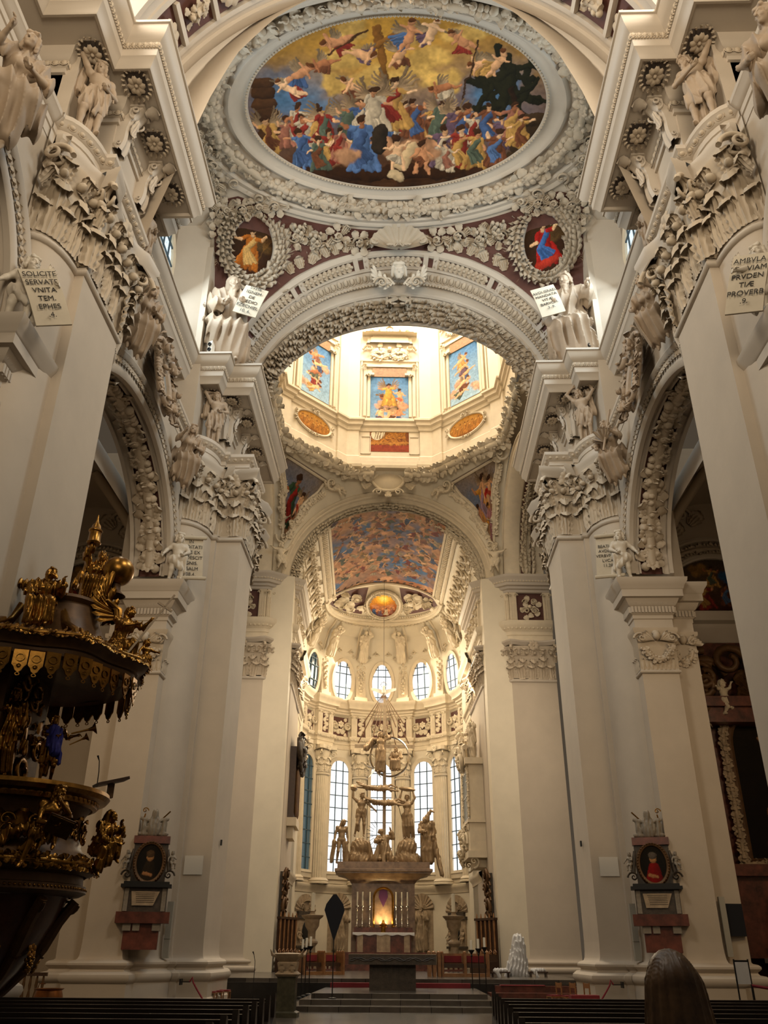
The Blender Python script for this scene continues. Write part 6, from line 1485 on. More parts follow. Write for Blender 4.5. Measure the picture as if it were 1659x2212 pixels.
# cartouches over the side arches
def cart(label, M):
    M = M @ SCL(.82)
    t = thing('oval_cartouche', label, 'cartouche', M, 'cartouches over the side arches')
    u = np.linspace(0, 2 * pi, 40)[:, None]; r = np.linspace(0, 1, 5)[None]
    obj('slate_oval', MB().add(grid(np.stack([.62 * r * np.sin(u), 1.12 * r * np.cos(u), .16 + .1 * (1 - r ** 2) + 0 * u], -1))), M_GREY, t)['label'] = 'grey slate oval'
    u = u[:-1, 0]; m = MB()
    m.add(grid(A([[[(.6 + d) * sin(a), (1.1 + d * (1.2 + .5 * (cos(a) < 0))) * cos(a), z] for d, z in ((0, .15), (.05, .30), (.18, .38), (.34, .26), (.46, .05))] for a in u]), wu=True)); obj('shield', m, M_STAT, t); m = MB()
    for s in (1, -1):
        m.add(SPIR, TR(s * .85, 1.15, .4) @ SCL(.55 * s, .55, 1.0)); m.add(SPIR, TR(s * 1.05, -.2, .3) @ SCL(.45 * s, -.45, .9)); m.add(SPIR, TR(s * .6, -1.55, .3) @ SCL(.40 * s, -.4, .8)); m.add(LEAF, TR(s * .55, 1.35, .35) @ RZ(-s * .7) @ SCL(1.0)); m.add(LEAF, TR(s * 1.1, .5, .25) @ RZ(-s * 2) @ SCL(.8)); m.add(LEAF, TR(s * .3, -1.6, .3) @ RZ(pi + s * .5) @ SCL(.9))
        P = np.stack([s * (1.15 + .2 * np.sin(np.linspace(0, 3, 14))), np.linspace(1.2, -1.6, 14), .25 + 0 * np.linspace(0, 1, 14)], 1); garland(m, P, (0, 0, 1), .5)
    m.add(LEAF, TR(0, 1.5, .4) @ SCL(1.1)); m.add(FLOWER, TR(0, 1.6, .6) @ SCL(.4)); obj('scroll_frame', m, M_STAT, t)
    hm_ = TR(.0, 1.75, .5) @ SCL(1.7) @ TR(0, 0, 0) @ RX(-pi / 2) @ RX(pi) @ TR(0, 0, -1.62)
    for k, (x, y) in enumerate(((-.75, 1.0), (.1, -1.75))):
        M2 = TR(x, y, .55) @ FR((0, 0, 0), (1, 0, 0), (0, 0, -1), (0, 1, 0)) @ SCL(1.7) @ TR(0, 0, -1.62)
        hh_ = [p for p in body_prims(STAND, child=True, noarms=True) if (p[0] != '-' and A(p[1])[2] > 1.5) or p[0] == '-']; obj('cherub_head', MB().add(implicit(hh_, .022)), M_STAT, t, M2, sharp=180); obj('hair', MB().add(implicit(hairprims(STAND, (0, -1, 0), (0, 0, 1), 0, 0, True), .022, bumps())), M_STAT, t, M2, sharp=180)
    return t
c1 = cart('oval slate cartouche with cherub heads and scrolls, over the left side arch', FR((-8.85, 25.3, 20.5), (0, -1, 0), (-.18, 0, .98), (.98, 0, .18))); 
cart('oval slate cartouche with cherub heads and scrolls, over the right side arch', FR((8.85, 25.3, 20.5), (0, 1, 0), (.18, 0, .98), (-.98, 0, .18)))
# putti on the imposts with lettered sheets
PUT = dict(pel=(0, 0, .62), wai=(0, -.02, .76), che=(0, 0, .93), nec=(0, .02, 1.06), hea=(0, -.02, 1.24), shL=(.16, .0, 1.02), elL=(.27, -.04, .82), wrL=(.20, -.18, .68), shR=(-.16, .0, 1.02), elR=(-.30, -.02, .88), wrR=(-.38, -.12, .72),
           hiL=(.09, 0, .60), knL=(.13, -.06, .34), anL=(.12, .0, .07), hiR=(-.09, 0, .60), knR=(-.13, -.04, .34), anR=(-.17, .05, .07))
def sash(J): return [('c', V3(.12, -.02, .66), V3(-.12, -.04, .60), .15, .14), ('c', V3(-.1, -.10, .58), V3(.10, -.12, .36), .09, .08), ('c', V3(.12, .05, .62), V3(.25, .10, .15), .09, .07), ('c', V3(.18, -.1, .66), V3(.22, -.05, .3), .05, .05)]
P3 = (M_PUTT, M_PUTT, M_PUTT); WG = [TR(.08, .12, .88) @ RY(-.2) @ SCL(.55), MIR @ TR(.08, .12, .88) @ RY(-.2) @ SCL(.55)]
pt = figure('putto_statue', 'pale winged putto with lettered scroll, on the impost beside the gilded canopy', TR(-8.78, 30.35, 14.55) @ RZ(.25) @ SCL(1.52), dict(PUT, elL=(.26, -.06, .84), wrL=(.16, -.20, .72)), f=(.35, -.92, .0), child=True, mats=P3, robe=sash, rname='sash', rfold=folds(.01, 30), hair=.1, wings=WG, group='putti with lettered sheets')
dup(pt, TR(8.75, 30.35, 14.55) @ MIR @ RZ(.1) @ SCL(1.52), 'pale winged putto with lettered scroll, on the impost before the right chapel')
p2 = figure('putto_statue', 'curly winged putto leaning on a lettered sheet at the left edge, on the near impost', TR(-8.72, 15.0, 14.55) @ RZ(.35) @ SCL(1.42), dict(PUT, elL=(.30, -.12, .86), wrL=(.46, -.20, .80), hea=(.04, -.06, 1.22)), f=(.6, -.8, -.1), child=True, mats=P3, robe=sash, rname='sash', rfold=folds(.01, 30, seed=3), hair=.2, wings=WG, group='putti with lettered sheets')
dup(p2, TR(8.62, 14.95, 14.55) @ MIR @ RZ(.2) @ SCL(1.42), 'curly winged putto leaning on a lettered sheet at the right edge, on the near impost')
def text_mesh(name, lines, size, gap=1.18):
    cu = bpy.data.curves.new(name, 'FONT'); cu.body = '\n'.join(lines); cu.size = size; cu.align_x = 'CENTER'; cu.align_y = 'CENTER'; cu.space_line = gap; cu.extrude = .004; cu.offset = 0
    o = bpy.data.objects.new(name, cu); COL.objects.link(o); bpy.context.view_layer.update()
    me = bpy.data.meshes.new_from_object(o.evaluated_get(bpy.context.evaluated_depsgraph_get())); bpy.data.objects.remove(o); me.materials.clear(); me.materials.append(M_INK); return me
def sheet(label, w, h, lines, size, M, rolls=False, group=None, dx=0):
    t = thing('lettered_sheet', label, 'sheet', M, 'lettered stucco sheets')
    x = np.linspace(-.5, .5, 12)[:, None] * w; y = np.linspace(-.5, .5, 16)[None] * h; z = .05 * np.sin(x / w * 5) * 0 + .06 * np.cos(y / h * 4)
    G = np.stack([x + 0 * y, y + 0 * x, z + 0 * x], -1); m = MB().add(grid(G)); m.add(grid(G - A([0, 0, .05]))); e = np.concatenate([G[:, 0], G[-1, 1:], G[::-1, -1][1:], G[0, ::-1][1:]]); m.add(grid(np.stack([e, e - A([0, 0, .05])], 1)))
    if rolls:
        for s in (1, -1):
            m.add(tube([(-w * .55, s * h * .5, .05), (w * .62, s * h * .5 + .03, .05)], h * .045, 8)); m.add(SPIRS, TR(w * .62, s * h * .5 + .03, .05) @ RY(pi / 2) @ SCL(h * .05))
    obj('sheet', m, M_PAPER, t); obj('lettering', text_mesh('lettering', lines, size), None, t, M=TR(dx, 0, .085)) if 0 else None
    o = bpy.data.objects.new('lettering', text_mesh('lettering', lines, size)); COL.objects.link(o); o.parent = t; o.matrix_local = mat4(TR(dx, 0, .075))
    return t
def facing(p, yaw=0, roll=0, tilt=0): return TR(*p) @ RZ(yaw) @ RX(pi / 2 + tilt) @ RZ(roll)
sheet('lettered sheet reading SOLICITE SERVATE VNITATEM, held by the left edge putto', .82, 1.55, ['SOLICITE', 'SERVATE', 'VNITA', 'TEM.', 'EPHES', '.4.'], .19, facing((-8.12, 14.9, 15.25), .55, .45), False)
sheet('lettered sheet reading AMBVLATE PER VIAM PRVDENTIAE, held by the right edge putto', .82, 1.6, ['AMBVLA', 'PER VIAM', 'PRVDEN', 'TIÆ', 'PROVERB', '.9.'], .19, facing((8.15, 14.9, 15.4), -.55, -.30), False)
sheet('lettered scroll reading IN MEDITATIONE EXARDESCIT IGNIS, behind the putto beside the gilded canopy', .95, 1.75, ['IN', 'MEDITATI', 'ONE EX', 'ARDESCIT', 'IGNIS.', 'PSALM', '38.4.'], .20, facing((-8.32, 30.55, 15.65), .35, .08), True)
sheet('lettered scroll reading BEATI QVI AVDIVNT VERBVM DEI, behind the putto before the right chapel', .95, 1.75, ['BEATI QVI', 'AVDIVNT', 'VERBVM DEI', 'LVCÆ', '11.28.'], .175, facing((8.30, 30.55, 15.65), -.35, -.08), True)
sheet('tablet reading SVME IGNEM DE MEDIO, held by the hooded left prophet', 1.15, 1.75, ['SVME', 'IGNEM', 'DE', 'MEDIO', 'EZECHIEL', '10. 6.'], .25, facing((-7.05, 30.9, 29.35), .1, -.30))
sheet('tablet reading AVDI ISRAEL MANDATA VITAE, held by the turbaned right prophet', 1.15, 1.75, ['AVDI ISRAEL', 'MANDATA', 'VITÆ.', 'BARVCH.', '.3. 9.'], .21, facing((7.1, 30.9, 29.15), -.1, .25))
# pendentive putti
FLY = dict(PUT, elL=(.32, -.05, 1.1), wrL=(.42, -.05, 1.28), elR=(-.34, -.08, .98), wrR=(-.48, -.16, 1.02), knL=(.20, -.10, .36), anL=(.28, .08, .16), knR=(-.06, -.15, .34), anR=(-.10, .05, .12))
P4 = (M_CREST, M_CREST, M_CREST)
pf_ = figure('putto_statue', 'pale putto standing on the crossing cornice under the left pendentive painting', CH @ TR(-7.2, 51.4, 24.15) @ RZ(.4) @ SCL(1.45), FLY, f=(.3, -.9, .1), child=True, mats=P4, robe=sash, rname='sash', rfold=folds(.01, 30, seed=6), hair=.1, group='putti under the pendentives', h=.016)
dup(pf_, CH @ TR(7.2, 51.4, 24.15) @ RZ(-.4) @ MIR @ SCL(1.45), 'pale putto standing on the crossing cornice under the right pendentive painting')
dup(pf_, CH @ TR(-3.1, 51.0, 29.6) @ RY(-.75) @ RZ(.3) @ SCL(1.35), 'pale putto reclining with a festoon, left of the blank shell cartouche')
dup(pf_, CH @ TR(3.1, 51.0, 29.6) @ RY(.75) @ RZ(-.3) @ MIR @ SCL(1.35), 'pale putto reclining with a festoon, right of the blank shell cartouche')
# herm figures between the oval apse windows
HERM = dict(STAND, elL=(.32, -.04, 1.52), wrL=(.14, .0, 1.74), haL=(.05, 0, 1.82), elR=(-.26, -.1, 1.2), wrR=(-.08, -.2, 1.16))
hm0 = None
names = ['far left herm figure under the choir vault, over the dark oval window', 'herm figure left of the left bright oval window in the apse', 'herm figure just left of the middle oval window in the apse', 'herm figure just right of the middle oval window in the apse', 'herm figure right of the right bright oval window in the apse', 'far right herm figure under the choir vault']
for i, d in enumerate((-77, -47, -16, 16, 47, 77)):
    ph = radians(d); f = ap(ph, 24.2, .75); M = CH @ FR(f[:3, 3], f[:3, 0], -f[:3, 2], (0, 0, 1)) @ RX(.42) @ SCL(1.6)
    if d > 0: M = M @ MIR
    if hm0 is None: hm0 = figure('herm_statue', names[0], M, HERM, f=(.2, -.95, -.2), female=True, mats=P4, robe=lambda J: g_robe(J) + g_cloak(J), rfold=folds(.018, 26, seed=3), hair=.5, group='herm figures in the apse', h=.018)
    else: dup(hm0, M, names[i])
# ================================================================== PULPIT
PX, PY_ = -8.0, 18.0
G3 = (M_GOLD, M_GOLD, M_GOLD)
def und(prof, n=96, amp=.045, k=8, ph=0.0):
    """turned profile with an undulating outline"""
    u = np.linspace(0, 2 * pi, n, endpoint=False); w = 1 + amp * np.cos(k * (u + ph)) 
    return grid(A([[[r * (w_ if r > .9 else 1) * cos(t), r * (w_ if r > .9 else 1) * sin(t), z] for t, w_ in zip(u, w)] for r, z in prof]), wv=True)
def circ(r, z, n=80, amp=0, k=8): u = np.linspace(0, 2 * pi, n, endpoint=False); w = r * (1 + amp * np.cos(k * u)); return np.stack([w * np.cos(u), w * np.sin(u), 0 * u + z], 1), np.stack([np.cos(u), np.sin(u), 0 * u], 1)
t = thing('pulpit', 'dark gilded baroque pulpit basket hung on the near left pier, tapering to a carved drop', 'pulpit', TR(PX, PY_, 0))
obj('rim', MB().add(lathe([(1.70, 4.30), (1.78, 4.33), (1.80, 4.42), (1.96, 4.46), (2.02, 4.54), (2.0, 4.62), (1.7, 4.64)], 72)), M_GOLD, t)
m = MB(); P, N = circ(1.80, 4.36); m.many(LEAF2, frames(P, N, .16, closed=True) @ SCL(.16, .14, .16)); obj('rim_leaves', m, M_GOLD, t)
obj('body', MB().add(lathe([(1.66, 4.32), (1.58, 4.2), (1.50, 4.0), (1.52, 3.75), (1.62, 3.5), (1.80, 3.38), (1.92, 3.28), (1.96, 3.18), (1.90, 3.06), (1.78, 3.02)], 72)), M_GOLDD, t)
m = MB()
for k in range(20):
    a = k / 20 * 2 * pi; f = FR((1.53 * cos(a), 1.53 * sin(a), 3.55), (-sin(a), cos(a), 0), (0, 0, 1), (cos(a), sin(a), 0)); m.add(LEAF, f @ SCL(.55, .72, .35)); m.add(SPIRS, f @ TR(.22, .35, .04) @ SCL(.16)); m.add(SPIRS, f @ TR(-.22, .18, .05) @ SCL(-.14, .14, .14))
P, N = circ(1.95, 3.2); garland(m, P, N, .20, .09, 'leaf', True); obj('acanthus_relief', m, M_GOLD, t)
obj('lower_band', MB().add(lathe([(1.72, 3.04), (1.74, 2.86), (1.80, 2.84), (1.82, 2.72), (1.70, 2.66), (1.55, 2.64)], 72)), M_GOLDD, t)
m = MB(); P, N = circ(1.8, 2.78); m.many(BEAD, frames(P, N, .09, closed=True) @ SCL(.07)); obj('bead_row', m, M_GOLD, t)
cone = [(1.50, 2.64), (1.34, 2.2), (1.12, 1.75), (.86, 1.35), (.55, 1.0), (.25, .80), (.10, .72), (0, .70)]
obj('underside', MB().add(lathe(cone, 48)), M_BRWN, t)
for k in range(8):
    a = k / 8 * 2 * pi + .25; m = MB(); P = [((r + .05) * cos(a), (r + .05) * sin(a), z) for r, z in [(1.6, 2.58)] + cone[1:6]]; m.add(tube(P, [.10, .11, .12, .09, .07, .05], 7))
    r, z = 1.52, 2.5; m.add(SPIR, FR((r * cos(a), r * sin(a), z), (cos(a), sin(a), 0), (0, 0, -1), (-sin(a), cos(a), 0)) @ SCL(.20)); m.add(SPIR, FR((.98 * cos(a), .98 * sin(a), 1.5), (cos(a), sin(a), 0), (0, 0, 1), (-sin(a), cos(a), 0)) @ SCL(.14)); m.add(LEAF, FR((1.25 * cos(a), 1.25 * sin(a), 1.85), (-sin(a), cos(a), 0), nrm((-.5 * cos(a), -.5 * sin(a), -.8)), nrm((.8 * cos(a), .8 * sin(a), -.5))) @ SCL(.34)); obj('rib', m, M_GOLDD, t)
m = MB()
for k in range(8): a = k / 8 * 2 * pi + .64; m.add(BUNCH, FR((1.06 * cos(a), 1.06 * sin(a), 1.6), (-sin(a), cos(a), 0), (0, 0, 1), (cos(a), sin(a), 0)) @ SCL(.28)); m.add(petal(6), FR((1.1 * cos(a), 1.1 * sin(a), 1.7), (-sin(a), cos(a), 0), (0, 0, 1), (cos(a), sin(a), 0)) @ SCL(.16))
obj('pendant', m, M_GOLD, t)
m = MB(); m.box(-.22, .0, -1.1, 1.1, 4.4, 7.3); m.box(.0, .05, -.8, .8, 4.7, 6.9); 
obj('backboard', m, M_GOLDD, t); m = MB()
for k in range(26): m.add(random.choice([LEAF, LEAF2, SPIRS]), FR((.07, random.uniform(-.9, .9), random.uniform(4.7, 6.9)), (0, 1, 0), (0, 0, 1), (1, 0, 0)) @ RZ(random.uniform(-2, 2)) @ SCL(random.uniform(.2, .4)))
obj('backboard_relief', m, M_GOLD, t)
# canopy
t = thing('pulpit_canopy', 'gilded pulpit canopy with lobed cornice and a hanging fringe of pointed plates', 'canopy', TR(PX, PY_, 0))
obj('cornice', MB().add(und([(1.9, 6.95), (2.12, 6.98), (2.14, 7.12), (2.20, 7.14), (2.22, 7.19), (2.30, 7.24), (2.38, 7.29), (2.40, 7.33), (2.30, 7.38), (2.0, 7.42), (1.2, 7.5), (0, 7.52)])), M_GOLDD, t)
m = MB(); P, N = circ(2.34, 7.36, 120, .045); garland(m, P, N + A([0, 0, .8]), .20, .09, 'leaf', True); obj('leaf_rim', m, M_GOLD, t)
pl = [(-.14, 0), (.14, 0), (.14, -.40), (.09, -.47), (.06, -.56), (0, -.62), (-.06, -.56), (-.09, -.47), (-.14, -.40)]
lb = MB().add(xf(prism(pl, 0, .035), RX(pi / 2))); lb.add(xf(tube([(.08 * cos(a), -.05, -.22 + .10 * sin(a)) for a in np.linspace(0, 2 * pi, 13)[:-1]], .014, 5, closed=True), ID)); lb.add(tube([(.04 * cos(a), -.03, -.66 + .04 * sin(a)) for a in np.linspace(0, 2 * pi, 9)[:-1]], .014, 5, closed=True)); lb.add(LEAF2, RX(pi / 2) @ TR(0, -.5, .04) @ SCL(.12))
lb = lb.mesh('lambrequin', M_GOLD)
for k in range(44):
    a = k / 44 * 2 * pi; r = 2.16 * (1 + .045 * cos(8 * a)); o = bpy.data.objects.new('lambrequin', lb); COL.objects.link(o); o.parent = t; o.matrix_local = mat4(TR(r * cos(a), r * sin(a), 7.02) @ RZ(a + pi / 2) @ SCL(1, 1, .75))
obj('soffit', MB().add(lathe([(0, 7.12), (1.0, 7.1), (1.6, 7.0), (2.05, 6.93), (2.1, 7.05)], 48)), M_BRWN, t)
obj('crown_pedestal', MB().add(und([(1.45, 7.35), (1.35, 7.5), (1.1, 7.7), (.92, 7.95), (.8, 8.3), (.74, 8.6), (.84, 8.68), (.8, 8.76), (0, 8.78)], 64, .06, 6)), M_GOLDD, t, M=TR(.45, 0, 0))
m = MB()
for k in range(6):
    a = k / 6 * 2 * pi + .3; P = [(r * cos(a), r * sin(a), z) for r, z in ((1.9, 7.4), (1.75, 7.65), (1.45, 7.8), (1.15, 8.0), (.9, 8.4))]; m.add(tube(P, [.14, .16, .14, .12, .12], 7)); m.add(SPIR, FR((1.8 * cos(a), 1.8 * sin(a), 7.55), (cos(a), sin(a), 0), (0, 0, 1), (-sin(a), cos(a), 0)) @ SCL(.24))
obj('volute_ribs', m, M_GOLD, t)
# figures on canopy and basket
def gold(name, label, M, J, f, robe, seed, **k): return figure(name, label, M, J, f=f, mats=G3, robe=robe, rfold=folds(.018, 34, seed=seed), group='gilded pulpit figures', h=.0135, **k)
flyc = lambda J: g_tunic(J, 1, .02) + g_skirt(J, .11, .11) + [('c', V3(-.2, .1, .95), V3(-.75, .2, 1.0), .10, .10), ('c', V3(-.75, .2, 1.0), V3(-.95, .15, 1.28), .09, .07), ('c', V3(.2, .1, .95), V3(.35, .1, 1.0), .10, .06)]
gold('gilded_saint', 'gilded bearded saint seated on the pulpit canopy, cloak flying out to the left', TR(PX + .42, PY_ - 1.15, 7.72) @ RZ(.25) @ SCL(1.12), dict(SEAT, hea=(.06, -.01, 1.19), elL=(.30, -.06, .78), wrL=(.34, -.26, .92), haL=(.34, -.3, 1.05), elR=(-.28, -.1, .74), wrR=(-.12, -.26, .66), anR=(-.12, -.34, .02)), (.75, -.55, .35), flyc, 3, hair=.1, beard=.5)
tp = gold('gilded_faith_figure', 'gilded veiled figure enthroned on top of the canopy, raising a small tower beside an orb', TR(PX + 1.0, PY_ + .05, 8.72) @ RZ(.30) @ SCL(1.08), dict(SEAT, elL=(.34, -.02, .92), wrL=(.34, -.2, .78), elR=(-.26, -.10, 1.16), wrR=(-.16, -.20, 1.40), haR=(-.15, -.22, 1.5), hea=(.06, -.02, 1.18)), (.35, -.9, -.15), lambda J: g_tunic(J, 1, .02) + g_skirt(J, .13, .12) + [('c', V3(.05, .03, 1.24), V3(.06, .07, 1.05), .105, .12), ('c', V3(-.2, .1, 1.0), V3(-.42, .1, .5), .08, .09), ('c', V3(.1, -.2, .5), V3(.3, -.1, .2), .1, .08)], 5, female=True, nohair=True)
t = thing('gilded_orb', 'smooth gilded globe beside the veiled figure on top of the canopy', 'orb', TR(PX + 1.50, PY_ + .05, 9.62)); obj('globe', MB().add(sph(28, 18, (.36, .36, .36))), M_GOLD, t, sharp=180); obj('stand', MB().add(lathe([(.25, -.62), (.12, -.5), (.10, -.3)], 14)), M_GOLDD, t)
t = thing('gilded_tower', 'small gilded turret held up by the veiled figure on top of the canopy', 'turret', TR(PX + .88, PY_ - .18, 10.22) @ SCL(.9)); obj('drum', MB().add(lathe([(0, 0), (.17, 0), (.19, .04), (.16, .08), (.15, .34), (.18, .36), (.18, .40), (.12, .46), (.11, .54), (.05, .62), (.03, .70), (.012, .86), (0, .87)], 16)), M_GOLD, t)
KN = dict(SEAT, pel=(0, .10, .36), wai=(0, .06, .52), che=(.05, -.02, .72), nec=(.08, -.06, .88), hea=(.10, -.12, 1.03), shL=(.22, -.08, .82), shR=(-.13, -.02, .84), elL=(.34, -.28, .70), wrL=(.42, -.42, .84), elR=(-.10, -.26, .66), wrR=(.12, -.42, .70), hiL=(.1, .08, .34), hiR=(-.1, .08, .34), knL=(.16, -.28, .30), knR=(-.14, -.26, .12), anL=(.16, -.20, .0), anR=(-.14, .16, .05))
gold('gilded_angel', 'gilded winged angel kneeling on the right edge of the canopy and holding a slanting cross', TR(PX + 1.9, PY_ - .25, 7.38) @ RZ(.75) @ SCL(1.05), KN, (.6, -.75, .1), lambda J: g_tunic(J, .2, .0) + g_skirt(J, .12, .12) + [('c', V3(.0, .2, .3), V3(-.2, .35, .05), .12, .12)], 7, hair=.1, wings=[TR(-.02, .10, .78) @ RZ(2.6) @ RY(-.3) @ SCL(1.15), TR(-.1, .08, .8) @ RZ(1.9) @ RY(-.2) @ SCL(1.05)])
t = thing('long_cross', 'thin wooden cross held slanting by the kneeling gilded angel', 'cross', TR(PX + 2.2, PY_ - .55, 7.4) @ RZ(.3) @ SCL(.85)); obj('shaft', MB().box(-.025, .025, -.02, .02, 0, 2.0, RY(.52)), M_SAND, t); obj('crossbar', MB().box(-.22, .22, -.02, .02, 1.55, 1.61, RY(.52)), M_SAND, t)
gold('gilded_cherub', 'small gilded cherub peeking over the right end of the canopy', TR(PX + 2.2, PY_ + .75, 7.35) @ RZ(.9) @ SCL(.6), dict(PUT, elL=(.3, -.1, .95), wrL=(.36, -.25, .9)), (.5, -.85, .1), sash, 8, child=True, hair=.2)
TRM = dict(STAND, elL=(.36, -.12, 1.20), wrL=(.56, -.26, 1.24), haL=(.66, -.32, 1.26), elR=(-.20, -.16, 1.22), wrR=(.05, -.30, 1.18), knL=(.14, -.12, .5), anL=(.13, .05, .10), knR=(-.12, -.02, .5))
gold('gilded_angel', 'gilded figure standing behind the pulpit rim, wrapped in a deep blue cloth', TR(PX + 1.0, PY_ - .75, 4.62) @ RZ(.45) @ SCL(.80), TRM, (.4, -.9, .05), lambda J: g_tunic(J, .2, .005) + g_loin(J, .8, .1), 9, hair=.2)
obj_ = thing('blue_cloth', 'deep blue cloth draped over the gilded figure at the pulpit rim', 'cloth', TR(PX + 1.0, PY_ - .75, 4.62) @ RZ(.45) @ SCL(.80)); obj('cloth', MB().add(implicit([('c', V3(.0, -.22, 1.34), V3(.10, -.22, .80), .14, .13), ('c', V3(.14, -.14, 1.34), V3(.24, -.14, .55), .09, .06), ('c', V3(-.12, -.16, 1.28), V3(-.05, -.2, .95), .07, .08)], .014, folds(.014, 40, seed=3), .03)), M_BLUE, obj_, sharp=180)
t = thing('gilded_trumpets', 'pair of gilded trumpets held out by the figure with the blue cloth', 'trumpet', TR(PX + 1.5, PY_ - .85, 5.62) @ RZ(.35) @ SCL(.8)); tr_ = [(.02, 0), (.025, .3), (.03, .45), (.06, .58), (.15, .66), (.16, .67)]
obj('horn', MB().add(lathe(tr_, 16)), M_GOLD, t, M=TR(-.1, 0, .0) @ RY(1.25) @ SCL(1, 1, .9)); obj('horn', MB().add(lathe(tr_, 16)), M_GOLD, t, M=TR(-.1, 0, -.28) @ RY(1.05) @ SCL(.7))
gold('gilded_woman', 'gilded draped female figure on the pulpit backboard at the left edge', TR(PX + .12, PY_ - .85, 4.75) @ RZ(.1) @ SCL(1.05), dict(STAND, elR=(-.32, -.1, 1.2), wrR=(-.1, -.25, 1.25), knR=(-.14, -.12, .52)), (.3, -.9, -.1), lambda J: g_tunic(J, .2, .015) + g_skirt(J, .11, .11) + [('c', V3(.2, 0, 1.2), V3(.34, .05, .5), .08, .08)], 11, female=True, hair=.4)
SB = dict(SEAT, che=(.06, -.02, .86), nec=(.10, -.04, 1.02), hea=(.16, -.09, 1.17), shL=(.26, -.02, .96), shR=(-.10, .0, .98), elL=(.36, -.2, .80), wrL=(.20, -.34, .98), elR=(-.10, -.2, .66), wrR=(.16, -.36, .60), knL=(.22, -.24, .66), anL=(.20, -.30, .30), knR=(-.14, -.32, .44), anR=(-.26, -.30, .0), toR=(-.30, -.42, -.08))
gold('gilded_evangelist', 'gilded half-naked bearded man seated on the pulpit basket, one foot dangling, leaning over a book', TR(PX + 1.45, PY_ - 1.42, 3.12) @ RZ(.35) @ SCL(1.08), SB, (.7, -.6, -.15), lambda J: g_loin(J, .95, .05) + [('c', V3(-.1, .1, .6), V3(-.55, .12, .5), .10, .12), ('c', V3(-.55, .12, .5), V3(-.7, .05, .25), .10, .06), ('c', V3(-.1, -.1, .5), V3(-.3, -.15, .2), .09, .06)], 13, hair=.1, beard=.9)
t = thing('gilded_book', 'open gilded book on the knee of the man on the pulpit basket', 'book', TR(PX + 1.85, PY_ - 1.75, 3.72) @ RZ(.35) @ RX(.5) @ RY(.35)); obj('pages', MB().box(-.22, .22, -.02, .02, -.16, .16), M_GOLD, t); obj('cover', MB().box(-.24, .24, .02, .04, -.18, .18), M_GOLDD, t)
gold('gilded_evangelist', 'gilded hooded figure seated on the right side of the pulpit basket, writing on a tablet', TR(PX + 2.0, PY_ + .25, 3.1) @ RZ(1.0) @ SCL(.92), dict(SB, hea=(.12, -.12, 1.16)), (.5, -.7, -.4), lambda J: g_tunic(J, 1, .015) + g_skirt(J, .10, .11) + [('c', V3(.10, -.04, 1.22), V3(.06, .04, 1.02), .105, .11)], 15, nohair=True)
t = thing('reading_desk', 'small dark reading desk with microphone fixed on the pulpit rim', 'desk', TR(PX + 1.85, PY_ + .75, 4.62) @ RZ(.6)); obj('desk_top', MB().box(-.34, .34, -.22, .22, .0, .06, TR(0, 0, .30) @ RX(-.0) @ RY(-.30)), M_DWOOD, t); obj('support', MB().box(-.06, .06, -.06, .06, 0, .3), M_GOLDD, t)
obj('microphone', MB().add(tube([(-.3, 0, .2), (-.32, -.05, .5), (-.36, -.1, .72), (-.42, -.14, .82)], [.012, .010, .010, .022], 6)), M_BLACK, t)

# ================================================================== HIGH ALTAR (local choir axis)
def cx(x, y, z): return CH @ TR(x, y, z)
t = thing('high_altar', 'brown marble high altar wall with flaring top, at the back of the choir', 'altar', cx(-.05, 60, 0))
m = MB()
for k in range(3): m.box(-3.2 + .3 * k, 3.2 - .3 * k, -2.6 + .35 * k, 1.2, .75 + .33 * k, 1.08 + .33 * k)
obj('steps', m, M_RMARB, t)
obj('reredos', MB().box(-2.03, 2.03, -.3, .9, 1.7, 5.75), M_MARB, t); m = MB()
pf = [(2.06, 5.70), (2.2, 5.9), (2.5, 6.1), (3.0, 6.25), (3.0, 6.32), (3.15, 6.36), (3.15, 6.5), (2.95, 6.54)]
m.add(grid(A([[[sx * r, sy * (.6 + (r - 2.03)) + .3, z] for sx, sy in ((-1, -1), (1, -1), (1, 1), (-1, 1))] for r, z in pf]), wv=True)); m.box(-2.95, 2.95, -1.1, 1.7, 6.4, 6.54); m.box(-3.0, 3.0, -1.0, 1.6, 6.54, 6.95); obj('crowning_slab', m, M_MARB, t, sharp=30)
obj('mensa_block', MB().box(-1.7, 1.7, -1.5, -.3, 1.74, 2.78), M_RMARB, t); m = MB()
for x in (-1.45, 1.45): m.box(x - .18, x + .18, -1.56, -1.4, 1.74, 2.75)
m.box(-.42, .42, -1.58, -1.45, 1.74, 2.75); obj('mensa_front', m, M_SAND, t); obj('gradine', MB().box(-1.85, 1.85, -.75, -.3, 2.84, 3.12), M_RMARB, t)
o = tag(obj('altar_cloth', MB().add(grid(A([[[x, y, z] for y, z in ((-.35, 2.83), (-1.55, 2.83), (-1.6, 2.81), (-1.61, 2.68 + (.03 * sin(x * 9))))] for x in np.linspace(-1.92, 1.92, 40)]))), M_CLOTH, None, cx(-.05, 60, 0)), 'white altar cloth on the high altar table', 'altar cloth')
t = thing('tabernacle', 'glowing golden arched tabernacle niche in the middle of the high altar', 'tabernacle', cx(-.05, 59.62, 3.1))
q = [(-.58, 0), (.58, 0), (.58, 1.75)] + arc(0, 1.75, .58, .58, 0, 180, 12)[1:]
M_GLOW = mat('gold_leaf_niche', (.85, .42, .05), .35, 0, var=.3, vscale=6); 
